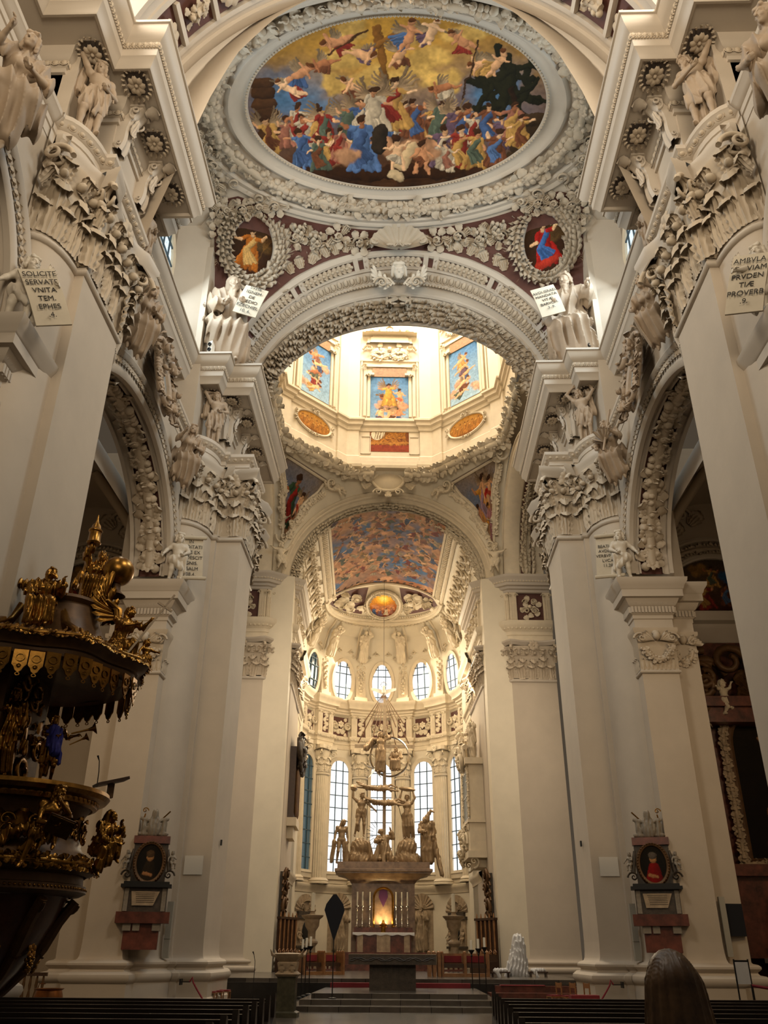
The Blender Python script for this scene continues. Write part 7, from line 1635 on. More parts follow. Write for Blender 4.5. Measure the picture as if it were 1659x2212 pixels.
obj('niche', MB().add(grid(A([[[x * (1 - .25 * d), d * .35, y * (1 - .03 * d)] for x, y in q] for d in (0, .5, 1)]))), M_GLOW, t); obj('back', MB().add((np.column_stack([A(q)[:, 0] * .75, np.full(len(q), .35), A(q)[:, 1] * .97]), [np.arange(len(q))[None]])), M_GLOW, t)
P = np.column_stack([A(q)[:, 0] * 1.05, np.full(len(q), -.03), A(q)[:, 1]]); obj('frame', MB().add(tube(P[1:], .08, 6)).add(tube(P[[0, -1]], .06, 6)), M_GOLD, t)
m = MB()
for x in (-.38, -.22, .22, .38): m.add(lathe([(.05, 0), (.05, 1.6), (.07, 1.65)], 8), TR(x, .2, .05))
obj('golden_rods', m, M_GLOW, t); m = MB().add(lathe([(.3, -.3), (.3, .05), (.2, .1), (.22, .2), (.1, .3), (.06, .45), (0, .46)], 10), TR(0, -.12, 0)); obj('tabernacle_door', m, M_GOLD, t)
lp = bpy.data.lights.new('tabernacle_lamp', 'AREA'); lp.energy = 110; lp.size = .35; lp.color = (1, .74, .34); lo_ = bpy.data.objects.new('tabernacle_lamp', lp); COL.objects.link(lo_); lo_.matrix_world = mat4(cx(-.05, 59.45, 3.35) @ RX(pi - .35))
o = tag(obj('violet_veil', MB().add(xf(prism([(0, -.55), (.30, .05), (.24, .42), (0, .52), (-.24, .42), (-.30, .05)], -.03, .03), RX(pi / 2))), M_PURP, None, cx(-.05, 59.7, 4.85)), 'violet kite-shaped veil hanging in the golden niche', 'veil')
def candle(name, label, M, h, hs, grp, mt=None, r=.05):
    t = thing(name, label, 'candlestick', M, grp); mt = mt or M_SILV
    obj('stick', MB().add(lathe([(0, 0), (.17, 0), (.18, .04), (.10, .10), (.06, .16), (.09, .22), (.05, .28), (.035, .4 * hs), (.07, .45 * hs), (.035, .5 * hs), (.03, .8 * hs), (.06, .84 * hs), (.03, .9 * hs), (.10, .97 * hs), (.11, hs), (0, hs)], 14)), mt, t); obj('wax', MB().add(lathe([(r, hs), (r, hs + h), (0, hs + h + .005)], 10)), M_WAX, t); obj('wick', MB().add(tube([(0, 0, hs + h), (.005, 0, hs + h + .04)], .006, 4)), M_BLACK, t); return t
nmz = ['outermost left', 'second from the left', 'left, next to the golden niche', 'right, next to the golden niche', 'second from the right', 'outermost right']
ax_ = (-1.72, -1.38, -.92, .78, 1.14, 1.5)
k0 = candle('altar_candlestick', 'silver candlestick with white candle on the high altar, ' + nmz[0], cx(ax_[0], 59.5, 3.12), .82, 1.25, 'six high altar candlesticks')
for x, n_ in list(zip(ax_, nmz))[1:]: dup(k0, cx(x, 59.5, 3.12), 'silver candlestick with white candle on the high altar, ' + n_)
# silvered sculpture group on the altar
B3 = (M_BRONZE, M_BRONZE, M_BRONZE)
def sg(name, label, x, y, z, a, k, J, f, robe=None, seed=0, **kw): return figure(name, label, cx(x, y, z) @ RZ(a) @ SCL(k), J, f=f, mats=B3, robe=robe, rfold=folds(.014, 30, seed=seed), group='silvered martyrdom group on the high altar', h=.0145, **kw)
ZT = 6.95
sg('stoner_statue', 'silvered half-naked man standing far left on the high altar, long hair, looking down', -2.85, 60, ZT - .1, .25, 1.62, dict(STAND, hea=(.06, -.08, 1.60), elR=(-.27, .0, 1.12), wrR=(-.32, -.10, .85), knR=(-.14, -.06, .5), anR=(-.17, .05, .08)), (.5, -.75, -.4), lambda J: [('c', V3(-.32, -.05, .85), V3(-.40, .0, .1), .10, .07), ('c', V3(.16, -.06, .8), V3(.24, .0, .15), .10, .12)], 1, hair=.8)
sg('stoner_statue', 'silvered man with one arm flung up holding a stone, left on the high altar', -1.55, 60.2, 8.55, .1, 1.66, dict(STAND, elR=(-.36, .02, 1.55), wrR=(-.34, .0, 1.83), haR=(-.34, 0, 1.93), elL=(.34, -.1, 1.22), wrL=(.52, -.16, 1.06), knR=(-.18, -.1, .5), anR=(-.26, .05, .08), hea=(.02, -.03, 1.62)), (.5, -.85, -.1), lambda J: g_loin(J, .25, -.12), 2)
sg('stoner_statue', 'silvered man lifting a slab above his head with both hands, right on the high altar', 1.55, 60.2, 8.45, -.1, 1.66, dict(STAND, elR=(-.30, .0, 1.60), wrR=(-.22, .0, 1.86), haR=(-.2, 0, 1.95), elL=(.32, .0, 1.60), wrL=(.24, .0, 1.86), haL=(.22, 0, 1.95), knL=(.18, -.1, .5), anL=(.24, .05, .08)), (.0, -.95, -.25), lambda J: g_skirt(J, .08, .09), 3)
sg('cloaked_statue', 'silvered hunched figure in long cloak and drooping pointed hat on the high altar', 2.85, 60, ZT - .05, -.3, 1.80, dict(STAND, hea=(-.05, -.10, 1.52), nec=(0, -.02, 1.4), elR=(-.24, -.1, 1.15), wrR=(-.05, -.2, 1.1)), (-.4, -.8, -.4), lambda J: g_robe(J) + g_cloak(J, .1, .15) + [('c', V3(.0, -.06, 1.55), V3(.16, -.02, 1.86), .13, .05), ('c', V3(.16, -.02, 1.86), V3(.32, -.06, 1.80), .05, .03), ('c', V3(.2, .1, .9), V3(.55, .0, -.35), .12, .08)], 4, nohair=True)
sg('kneeling_saint_statue', 'silvered saint kneeling in the centre of the high altar with arms raised, stiff wide cloak', -.05, 59.7, ZT, .0, 1.72, dict(KN, pel=(0, .1, .42), hea=(-.12, -.02, 1.12), nec=(-.04, .02, .98), che=(0, .04, .80), wai=(0, .08, .6), shL=(.18, .02, .92), shR=(-.2, .04, .90), elL=(.36, -.05, .9), wrL=(.26, -.12, 1.16), haL=(.24, -.14, 1.3), elR=(-.3, -.1, .75), wrR=(-.1, -.2, .8)), (-.6, .3, .6), lambda J: g_tunic(J, 1, .02) + [('c', V3(0, .05, .8), V3(-.3, .0, .12), .16, .16), ('c', V3(0, .05, .8), V3(.25, .05, .12), .16, .17), ('c', V3(0, -.1, .6), V3(0, -.2, .02), .16, .10), ('c', V3(.25, .05, .12), V3(.55, .05, .05), .12, .06), ('c', V3(-.25, .05, .1), V3(-.45, .05, .05), .12, .06)], 5, nohair=True)
LY = lambda s: dict(pel=(0, 0, 0), wai=(.15 * s, 0, .03), che=(.34 * s, 0, .04), nec=(.50 * s, -.02, .0), hea=(.62 * s, -.06, -.05), shL=(.42 * s, .1, .10), shR=(.42 * s, -.12, -.02), elL=(.62 * s, .12, .20), wrL=(.84 * s, .05, .10), elR=(.62 * s, -.2, -.1), wrR=(.85 * s, -.16, -.12), hiL=(-.03 * s, .08, .02), hiR=(-.03 * s, -.08, -.02), knL=(-.42 * s, .1, .02), knR=(-.42 * s, -.06, .06), anL=(-.82 * s, .1, .06), anR=(-.80 * s, -.1, .14), toL=(-.98 * s, .1, .08), toR=(-.95 * s, -.1, .18))
sg('flying_angel_statue', 'upper silvered angel lying flat in the air, head to the right, above the kneeling saint', -.45, 60.1, 11.7, 0, 1.45, LY(1), (.5, -.8, -.3), lambda J: [('c', V3(.3, 0, 0), V3(-.5, 0, .03), .14, .11), ('c', V3(-.5, 0, .03), V3(-1.0, .02, .3), .11, .05)], 6)
sg('flying_angel_statue', 'lower silvered angel lying flat in the air, arms stretched right, above the kneeling saint', .05, 60.0, 10.75, 0, 1.45, LY(1), (.5, -.8, -.3), lambda J: [('c', V3(.3, 0, 0), V3(-.5, 0, .02), .14, .12), ('c', V3(-.5, 0, .02), V3(-.95, .02, .25), .10, .06)], 7)
sg('christ_statue', 'silvered robed figure standing at the cross high above the altar, arm raised', -.30, 60.1, 12.75, .1, 1.62, dict(STAND, elL=(.34, .0, 1.50), wrL=(.26, .0, 1.74), elR=(-.36, .0, 1.40), wrR=(-.5, -.06, 1.2)), (.2, -.9, -.3), lambda J: g_skirt(J, .11, .11) + [('c', V3(-.3, .1, 1.4), V3(-.6, .12, 1.05), .12, .14), ('c', V3(.2, .1, 1.5), V3(.42, .1, 1.55), .12, .10)], 8, hair=.5)
sg('father_statue', 'silvered seated figure inside the ring high above the altar, right of the cross', .78, 60.1, 12.85, -.2, 1.28, SEAT, (-.3, -.9, -.2), lambda J: g_robe(J), 9, hair=.3, beard=.5)
t = thing('tall_cross', 'tall slim wooden cross beam rising above the kneeling saint', 'cross', cx(.0, 60.3, 0)); obj('upright', MB().box(-.11, .11, -.06, .06, 8.3, 18.0), M_SAND, t); obj('crossbar', MB().box(-2.1, 2.1, -.05, .05, 14.5, 14.72), M_SAND, t)
t = thing('silver_ring', 'thin silver ring with a star framing the two figures at the cross top', 'ring', cx(.35, 60.3, 13.9)); a = np.linspace(0, 2 * pi, 40, endpoint=False); obj('ring', MB().add(tube(np.stack([1.35 * np.cos(a), 0 * a, 1.35 * np.sin(a)], 1), .07, 6, closed=True)), M_SILV, t)
m = MB()
for k in range(5): a = k * 2 * pi / 5 + .3; m.add(tube([(-1.0, 0, -.85), (-1.0 + .75 * cos(a), 0, -.85 + .75 * sin(a))], [.09, .01], 5))
obj('star', m, M_SILV, t); t = thing('thrown_stone', 'rough stone held up by the left stone thrower', 'stone', cx(-2.1, 60.2, 11.75)); obj('stone', MB().add(sph(6, 5, (.28, .22, .24)), RZ(.4) @ RY(.3)), M_BRONZE, t, sharp=0)
t = thing('raised_slab', 'flat slab lifted by the right stone thrower', 'slab', cx(1.55, 60.2, 11.7)); obj('slab', MB().add(sph(9, 5, (.62, .2, .16)), RY(.1)), M_BRONZE, t, sharp=0)
for s, lb in ((-1, 'left'), (1, 'right')):
    t = thing('rock_base', 'rough silvered rock with a cloth under the %s stone thrower' % lb, 'rock', cx(s * 1.6, 60.2, ZT)); obj('rock', MB().add(implicit([('c', V3(-.3, 0, .3), V3(.35, 0, .2), .55, .5), ('e', V3(0, 0, 1.0), (.62, .5, .6)), ('c', V3(-.5 * s, -.3, 1.2), V3(-.8 * s, -.35, .2), .18, .2)], .035, folds(.03, 16, seed=3 + s), .1)), M_BRONZE, t, sharp=180)
m = MB(); t = thing('thin_rays', 'thin dark metal rays around the kneeling saint', 'rays', cx(-.05, 60.4, 8.6))
for k in range(9): a = 2.0 + k * .28; m.add(tube([(-.2 + .5 * cos(a), 0, .2 + .5 * sin(a)), (-.2 + .95 * cos(a), 0, .2 + .95 * sin(a))], .016, 4))
m.add(tube([(.7, 0, 3.2), (1.25, 0, 1.2)], .02, 4)); obj('rays', m, M_BLACK, t)
# dove with rays hanging before the middle oval window
t = thing('hanging_dove', 'pale dove over a fan of golden rays, before the middle oval window', 'dove', cx(-.05, 62, 19.0))
obj('body', MB().add(implicit([('c', V3(0, 0, 0), V3(0, -.2, .3), .16, .09), ('e', V3(0, -.25, .36), (.08, .09, .08)), ('c', V3(0, .05, 0), V3(0, .3, -.25), .12, .05), ('c', V3(0, -.33, .36), V3(0, -.4, .33), .02, .01)], .025)), M_WHITE, t, sharp=180)
for s in (1, -1): obj('wing', MB().add(flip(grid(A([[[s * (.08 + .85 * u), .05 - .1 * u, .1 + .25 * u * (1 - .4 * u) - .35 * v * (1 - .5 * u) + .02 * cos(v * 20)] for v in np.linspace(0, 1, 9)] for u in np.linspace(0, 1, 8)])))), M_WHITE, t)
obj('halo', MB().add(tube([(.22 * cos(a), 0, .52 + .2 * sin(a)) for a in np.linspace(0, 2 * pi, 20)[:-1]], .02, 5, closed=True)), M_SILV, t)
for k in range(11): a = -pi / 2 + (k - 5) * .115; L = 4.6 if k % 2 == 1 else 3.0; obj('ray', MB().add(tube([(.2 * cos(a), 0, -.1 + .2 * sin(a)), (L * .9 * cos(a), 0, -.1 + L * .9 * sin(a))], [.02, .045], 5)), M_GOLDD, t)
obj('hanging_wire', MB().add(tube([(0, 0, .4), (0, 0, 9.0)], .012, 4)), M_BLACK, t)
# ================================================================== FURNISHINGS
def bx(name, mt, par, *bs, M=None, sharp=38):
    m = MB()
    for b in bs: m.box(*b[:6], b[6] if len(b) > 6 else None)
    return obj(name, m, mt, par, M, sharp)
def lt(name, mt, par, prof, n=18, M=None): return obj(name, MB().add(lathe(prof, n)), mt, par, M)
# pews
def pew(label, M, w):
    t = thing('pew', label, 'pew', M, 'dark wooden pews')
    bx('backrest', M_PEW, t, (-w / 2, w / 2, .02, .05, .45, .92)); bx('top_rail', M_PEW, t, (-w / 2, w / 2, -.03, .08, .92, .97)); bx('seat', M_PEW, t, (-w / 2, w / 2, -.42, .03, .41, .45))
    bx('book_shelf', M_PEW, t, (-w / 2, w / 2, .05, .22, .76, .785)); bx('kneeler', M_PEW, t, (-w / 2, w / 2, .18, .38, .14, .18))
    for s in (-1, 1):
        e = [(-.48, 0), (.30, 0), (.30, .55), (.14, .70), (.10, .95), (.06, 1.06), (-.02, 1.08), (-.05, .98), (-.06, .7), (-.3, .62), (-.46, .55)]
        x = s * (w / 2 + .03); obj('pew_end', MB().add(xf(prism(e, -.035, .035), FR((x, 0, 0), (0, 1, 0), (0, 0, 1), (1, 0, 0)))), M_PEW, t)
    return t
onum = ['front', 'second', 'third', 'fourth', 'fifth', 'sixth', 'seventh', 'eighth']
for s in (-1, 1):
    p0 = None
    for k in range(8):
        Y = (17.0 if s < 0 else 17.9) - 1.02 * k; inn = (2.15 if s < 0 else 1.85) - .05 * k; w = 7.6; M = TR(s * (inn + w / 2), Y, 0)
        lb = '%s pew row from the altar in the %s block of dark pews' % (onum[k], 'left' if s < 0 else 'right')
        if p0 is None: p0 = pew(lb, M, w)
        else: dup(p0, M, lb)
# woman
t = thing('person', 'person with long loose blond-brown hair seen from behind, dark coat, looking towards the altar', 'person', TR(1.31, 4.0, -.02) @ RZ(pi))
obj('body', MB().add(implicit(body_prims(dict({k: (v if k in ('hea', 'nec') else (v[0], v[1], v[2] - .05)) for k, v in STAND.items()}), female=True), .014)), M_SKIN, t, sharp=180)
LOWS = {k: (v if k in ('hea', 'nec') else (v[0], v[1], v[2] - .05)) for k, v in STAND.items()}
obj('coat', MB().add(implicit(g_tunic(LOWS, 1, .005) + g_skirt(dict(STAND), .12, .11), .016, folds(.006, 20), .05)), M_COAT, t, sharp=180)
hp = [('e', V3(0, .0, 1.635), (.092, .106, .108), .03), ('c', V3(0, .05, 1.60), V3(0, .11, 1.28), .098, .128, .05), ('c', V3(.05, .05, 1.58), V3(.09, .09, 1.22), .06, .075, .05), ('c', V3(-.05, .05, 1.58), V3(-.085, .09, 1.22), .06, .075, .05), ('c', V3(0, .12, 1.32), V3(0, .13, 1.08), .13, .10, .05)]
hf = lambda X, Y, Z: (.0035 * np.sin(26 * np.arctan2(X, Y + .04) + 2.0 * np.sin(4 * Z)) * np.clip((1.70 - Z) / .08, 0, 1) + .0022 * np.sin(57 * np.arctan2(X, Y + .04) + 3 * np.sin(3 * Z))).astype(np.float32)
hr = obj('hair', MB().add(implicit(hp, .007, hf, .04)), M_HAIR, t, sharp=180)
m = MB()
for k in range(620):
    a = random.uniform(-2.0, 2.0); L = random.uniform(.40, .62); sw = random.uniform(-.018, .018); fz = random.uniform(1, 3); rr_ = random.uniform(1.0, 1.10)
    P = []
    for q in np.linspace(0, 1, 9):
        z = 1.735 - L * q; top = np.clip((1.745 - z) / .11, 0, 1) ** .5; wx = (.094 + .050 * np.clip((1.62 - z) / .35, 0, 1)) * top * rr_; wy = (.106 + .03 * np.clip((1.6 - z) / .3, 0, 1)) * top * rr_
        P.append((wx * sin(a) + sw * q * sin(fz * 3 * q + k), wy * cos(a) * .98 + .10 * np.clip((1.62 - z) / .4, 0, 1) , z))
    m.add(tube(P, [.001, .0022, .0026, .0026, .0026, .0024, .002, .0015, .0006], 4))
obj('hair_strands', m, M_HAIR, hr, sharp=180)
# people's altar
t = thing('front_altar', 'dark stone altar table with carved wave band on a block base, on the stepped platform', 'altar', TR(-.32, 36.9, .45))
bx('block', M_DSTONE, t, (-.88, .88, -.5, .5, 0, .86)); bx('table_top', M_DSTONE, t, (-1.66, 1.66, -.85, .85, .86, 1.2)); m = MB()
for k in range(2): u = np.linspace(-1.6, 1.6, 60); m.add(tube(np.stack([u, 0 * u - .86, 1.03 + .05 * np.sin(u * 9 + k * 1.6) ], 1), .02, 5))
obj('wave_band', m, M_DSTONE, t); obj('top_highlight', MB().box(-1.67, 1.67, -.86, .86, 1.2, 1.215), M_SAND, t)['label'] = 'thin pale slab imitating the highlight on the table top'  # highlight along the table top, built as a thin pale slab
# carved ambo column
t = thing('ambo', 'carved greenish dark marble lectern column with flaring horned top, left of the chancel steps', 'lectern', TR(-3.38, 29.0, 0))
sq = lambda pr: grid(A([[[sx * r, sy * r, z] for sx, sy in ((-1, -1), (1, -1), (1, 1), (-1, 1))] for r, z in pr]), wv=True)
M_GMARB = mat('green_marble', (.07, .062, .035), .35, var=.5, vscale=7)
obj('column', MB().add(sq([(.36, 0), (.36, .12), (.27, .16), (.27, 1.02), (.3, 1.06)])), M_GMARB, t, sharp=30); obj('head', MB().add(sq([(.3, 1.06), (.36, 1.12), (.26, 1.2), (.30, 1.42), (.26, 1.46), (.36, 1.56), (.42, 1.66), (.38, 1.68), (0, 1.70)])), M_SAND, t, sharp=30)
m = MB()
for sx in (-1, 1):
    for sy in (-1, 1): m.add(tube([(sx * .30, sy * .3, 1.6), (sx * .44, sy * .42, 1.64), (sx * .50, sy * .48, 1.78)], [.06, .05, .012], 6)); m.add(LEAF2, TR(sx * .16, sy * .3, 1.18) @ RX(pi / 2 * (1 if sy < 0 else -1)) @ SCL(.25))
obj('horn', m, M_SAND, t)
# processional cross veiled in black
t = thing('veiled_cross', 'processional cross on a thin pole, veiled in a black kite-shaped cloth', 'cross', TR(-2.35, 33.3, .3)); lt('pole', M_BLACK, t, [(.14, 0), (.14, .03), (.02, .05), (.018, 1.9)], 10)
obj('veil', MB().add(xf(prism([(0, 1.75), (.36, 2.75), (.30, 2.95), (.06, 3.26), (-.06, 3.26), (-.30, 2.95), (-.36, 2.75)], -.05, .05), RX(pi / 2))), M_BLK, t)['label'] = 'black cloth veil'
# tall standing candlesticks
tc = None
for i, (x, lb) in enumerate(((-3.95, 'leftmost of the three thin candle poles behind the carved lectern column'), (-3.8, 'middle of the three thin candle poles behind the carved lectern column'), (-3.64, 'rightmost of the three thin candle poles behind the carved lectern column'), (2.8, 'leftmost and lowest of the three candle poles right of the front altar'), (3.08, 'middle of the three candle poles right of the front altar'), (3.33, 'rightmost and highest of the three candle poles right of the front altar'))):
    M = TR(x, 38.0, .12 + .05 * (i % 3))
    if tc is None:
        tc = thing('candle_pole', lb, 'candlestick', M, 'thin iron candle poles'); lt('pole', M_BLACK, tc, [(.16, 0), (.14, .04), (.02, .07), (.018, 1.45), (.05, 1.5), (.02, 1.55), (.12, 1.68), (.13, 1.71), (0, 1.71)], 10); lt('wax', M_WAX, tc, [(.05, 1.71), (.05, 2.05), (0, 2.055)], 10)
    else: dup(tc, M, lb)
# big candlesticks before the epitaph niches
bc = None
for s in (-1, 1):
    M = cx(s * 4.70, 62.2, .75); lb = 'massive stone candlestick with a tall white candle, %s side of the choir' % ('left' if s < 0 else 'right')
    if bc is None:
        bc = thing('stone_candlestick', lb, 'candlestick', M, 'stone candlesticks'); lt('stand', M_SAND, bc, [(.5, 0), (.5, .2), (.3, .3), (.26, 1.3), (.42, 1.5), (.42, 1.6), (.24, 1.75), (.26, 2.2), (.46, 2.5), (.5, 2.9), (.7, 3.05), (.74, 3.15), (.2, 3.2), (.14, 3.35), (.2, 3.4), (0, 3.4)], 16); lt('wax', M_WAX, bc, [(.13, 3.4), (.13, 4.5), (0, 4.52)], 12)
    else: dup(bc, M, lb)
# epitaphs on the arcade piers
def epitaph(label, s, red):
    t = thing('epitaph', label, 'epitaph', TR(s * 8.50, 30.72, 0) @ RZ(-s * .22), 'bishop epitaphs')
    bx('corbel', M_RMARB, t, (-.56, .56, -.18, .25, 1.75, 2.54)); bx('bracket', M_LSTONE, t, (-.60, -.34, -.24, .2, 2.3, 2.52), (-.28, -.06, -.24, .2, 2.3, 2.52), (.34, .6, -.24, .2, 2.3, 2.52)); bx('ledge', M_RMARB, t, (-.86, .86, -.30, .3, 2.52, 2.86)); bx('frieze', M_DSTONE, t, (-.70, .70, -.14, .25, 2.86, 3.6)); bx('pilaster', M_LSTONE, t, (-.68, -.54, -.18, .2, 2.88, 3.58), (.54, .68, -.18, .2, 2.88, 3.58))
    obj('inscription_panel', MB().add(xf(prism([(-.40, 3.05), (.28, 3.05), (.46, 3.48), (-.46, 3.48)], .14, .19), RX(pi / 2))), M_SAND, t)['label'] = 'tapering tan inscription panel'
    m = MB()
    for k in range(6): m.box(-.32 + .01 * k, .30, -.196, -.19, 3.42 - .055 * k, 3.435 - .055 * k)
    obj('inscription_lines', m, M_DSTONE, t)
    bx('cornice', M_BLACK, t, (-.82, .82, -.30, .28, 3.6, 3.70), (-.74, .74, -.25, .28, 3.70, 3.78)); bx('back', M_DSTONE, t, (-.56, .56, -.08, .22, 3.78, 5.1), (-.5, .5, .2, 1.0, 2.0, 5.0)); bx('lintel', M_RMARB, t, (-.60, .60, -.16, .25, 4.98, 5.22))
    a = np.linspace(0, 2 * pi, 36, endpoint=False); m = MB().add(grid(A([[[(.43 + d) * cos(q), -.10 - z, 4.38 + (.58 + d) * sin(q)] for d, z in ((-.02, 0), (0, .06), (.06, .08), (.11, .03), (.12, -.04))] for q in a]), wu=True)); P = np.stack([.50 * np.cos(a), 0 * a - .18, 4.38 + .65 * np.sin(a)], 1); m.many(BEAD, frames(P, (0, -1, 0), .09, closed=True) @ SCL(.06)); obj('oval_frame', m, M_GOLDD, t)
    c = Cv(60, 80, 90 + s); c.fill([(0, lin(22, 18, 12)), (1, lin(30, 25, 16))], .2); c.limb(.36, .02, .38, .40, .26, .15, lin(120, 18, 16) if red else lin(44, 34, 22)); c.limb(.38, .62, .38, .66, .10, .10, lin(170, 120, 75)); c.limb(.36, .72, .4, .72, .10, .09, lin(90, 80, 70) if red else lin(80, 60, 40)); c.limb(.25, .2, .45, .16, .05, .04, lin(160, 110, 70)); 
    paint_obj('portrait', c.done(), lambda u, v: np.stack([(u - .5) * .86, 0 * u - .115, 4.38 + (v - .5) * 1.16], -1), t, oval)
    m = MB().add(implicit([('c', V3(-.3, 0, 5.3), V3(-.34, 0, 5.75), .10, .09), ('c', V3(.3, 0, 5.3), V3(.34, 0, 5.75), .10, .09), ('e', V3(0, -.06, 5.5), (.24, .10, .30)), ('c', V3(-.42, 0, 5.80), V3(-.15, -.05, 5.72), .07, .06), ('c', V3(.42, 0, 5.80), V3(.15, -.05, 5.72), .07, .06), ('c', V3(-.1, 0, 5.78), V3(.1, 0, 5.78), .08, .08), ('c', V3(0, 0, 5.85), V3(0, 0, 6.0), .11, .12), ('c', V3(-.45, 0, 5.3), V3(.45, 0, 5.3), .07, .07)], .018, folds(.012, 30), .04)); m.box(-.42, .42, -.02, .2, 5.2, 5.75); obj('coat_of_arms', m, M_LSTONE, t, sharp=180)
    m = MB().add(tube([(-s * -.38 * 1, -.05, 5.7), (-s * -.34, -.05, 5.95)], .025, 6)); m.add(SPIR, TR(s * .36, -.05, 6.05) @ RX(pi / 2) @ SCL(.12)); m.add(tube([(-s * .2, 0, 5.75), (-s * .5, -.03, 6.05)], .025, 6)); obj('crosier', m, M_GOLD, t)
    m = MB()
    for q in (-1, 1): m.add(SPIR, TR(q * .68, -.10, 3.98) @ RX(pi / 2) @ SCL(.20 * q, .2, .6)); m.add(tube([(q * .68, -.05, 4.1), (q * .56, -.05, 4.8)], [.10, .05], 6))
    obj('side_scroll', m, M_DSTONE, t)
    for q in (-1, 1): obj('putto_figure', MB().add(PUTM), M_LSTONE, t, TR(q * .74, -.08, 4.12) @ RZ(q * .5) @ SCL(.46), sharp=180)
    return t
PUTM = implicit(body_prims(dict(STAND, **dict(PUT, knL=(.14, -.26, .5), anL=(.13, -.24, .18), knR=(-.12, -.24, .48), anR=(-.10, -.26, .15), elL=(.24, -.16, .84), wrL=(.10, -.24, .86))), child=True) + hairprims(PUT, (0, -1, 0), (0, 0, 1), .1, 0, True), .022)
epitaph('dark bishop epitaph with an oval portrait in brown, on the left pier behind the pulpit', -1, False); epitaph('dark bishop epitaph with an oval portrait in red, on the right pier', 1, True)
M_SPK = mat('loudspeaker_grey', (.36, .33, .27), .5)
# panels, speakers, screen, small fittings
for s, lb in ((-1, 'left'), (1, 'right')):
    o = obj('wall_panel', MB().box(-.34, .34, -.03, 0, -.32, .32), M_WHITE, None, TR(s * 7.52, 32.98, 4.5)); tag(o, 'blank square white panel on the %s pier face of the first great arch' % lb, 'panel', 'blank square panels')
    t = thing('column_loudspeaker', 'slim pale column loudspeaker on the %s pier beside the epitaph' % lb, 'loudspeaker', TR(s * 7.98, 32.2, 0), 'column loudspeakers'); bx('housing', M_SPK, t, (-.10, .10, -.08, .08, 1.5, 3.25)); bx('joint', M_DSTONE, t, (-.102, .102, -.085, .08, 2.08, 2.09)); bx('mount', M_BLACK, t, (-.04, .04, .08, .3, 2.6, 2.7))
    o = obj('wall_hook', MB().box(-.05, .05, -.06, .0, -.1, .1), M_BLACK, None, TR(s * 6.86, 34.2, 5.4) @ RZ(-s * pi / 2)); tag(o, 'small dark fitting high on the bright inner face of the %s great pier' % lb, 'fitting', 'small pier fittings')
t = thing('column_loudspeaker', 'slim pale column loudspeaker next to the black screen at the right arcade pilaster', 'loudspeaker', TR(10.58, 30.85, 0), 'column loudspeakers'); bx('housing', M_SPK, t, (-.09, .09, -.16, -.0, 1.65, 3.4)); bx('mount', M_BLACK, t, (-.04, .04, -.02, .3, 2.6, 2.7))
t = thing('screen', 'black switched-off flat screen on the right arcade pilaster', 'screen', TR(10.92, 30.9, 2.72) @ RZ(.15)); bx('panel', M_BLK, t, (-.30, .34, -.07, 0, -.48, .48)); bx('bracket', M_BLACK, t, (-.06, .06, 0, .2, -.1, .1))
t = thing('notice_board', 'dark standing frame with a white notice sheet, beside the red rope at the right edge', 'notice board', TR(7.85, 22.0, 0) @ RZ(-.1)); bx('frame', M_BLACK, t, (-.17, -.14, 0, .03, 0, 1.62), (.14, .17, 0, .03, 0, 1.62), (-.17, .17, 0, .03, 1.56, 1.60)); bx('notice_sheet', M_CLOTH, t, (-.14, .14, -.01, .0, 1.12, 1.56)); 
t = thing('barrier_rope', 'dark red barrier rope running out of the right edge', 'rope', TR(7.9, 21.7, 0)); obj('rope', MB().add(tube([(.0, 0, 1.10), (.4, -.1, 1.04), (.9, -.2, 1.02)], .03, 7)), M_ROPE, t); bx('post', M_BLACK, t, (-.02, .02, -.02, .02, 0, 1.12))
for s, lb in ((-1, 'left'), (1, 'right')):
    t = thing('rope_barrier', 'wall bracket with a sagging dark red rope at the base of the %s great pier' % lb, 'rope', TR(s * 7.0, 31.9, 0), 'rope brackets'); M = ID if s > 0 else MIR
    bx('bracket', M_BLACK, t, (-.02, .34, -.015, .015, .80, .83), (.30, .34, -.04, .30, .72, .90), M=M); obj('rope', MB().add(tube([(0, 0, .82), (-.08, 0, .95), (-.12, 0, .80), (-.25, 0, .62), (-.5, 0, .30), (-.8, 0, .02)], .028, 7)), M_ROPE, t, M)
# chairs
def chair(label, M, back=True, grp=None):
    t = thing('chair', label, 'chair', M, grp); bx('seat', M_OAK, t, (-.21, .21, -.2, .2, .42, .45)); bx('cushion', M_REDC, t, (-.20, .20, -.19, .19, .45, .49))
    for x in (-.19, .19):
        bx('leg', M_OAK, t, (x - .018, x + .018, -.2, -.165, 0, .42)); bx('leg', M_OAK, t, (x - .018, x + .018, .165, .2, 0, .86 if back else .42))
    if back: bx('backrest', M_OAK, t, (-.2, .2, .17, .19, .70, .84))
    return t
ch = None
for i, lb in enumerate(('nearest of the wooden chairs with red cushions by the left pier base', 'second wooden chair with red cushion by the left pier base', 'third wooden chair with red cushion by the left pier base', 'farthest of the wooden chairs with red cushions by the left pier base')):
    M = TR(-6.75 + .12 * i, 33.0 + .65 * i, 0) @ RZ(pi / 2)
    if ch is None: ch = chair(lb, M, True, 'red cushioned chairs at the left pier')
    else: dup(ch, M, lb)
for i, lb in enumerate(('leftmost wooden chair with red cushion by the right pier base', 'middle wooden chair with red cushion by the right pier base', 'rightmost wooden chair with red cushion by the right pier base')): dup(ch, TR(5.15 + .42 * i, 32.6 - .25 * i, 0) @ RZ(-pi / 2 + .3), lb, 'red cushioned chairs at the right pier')
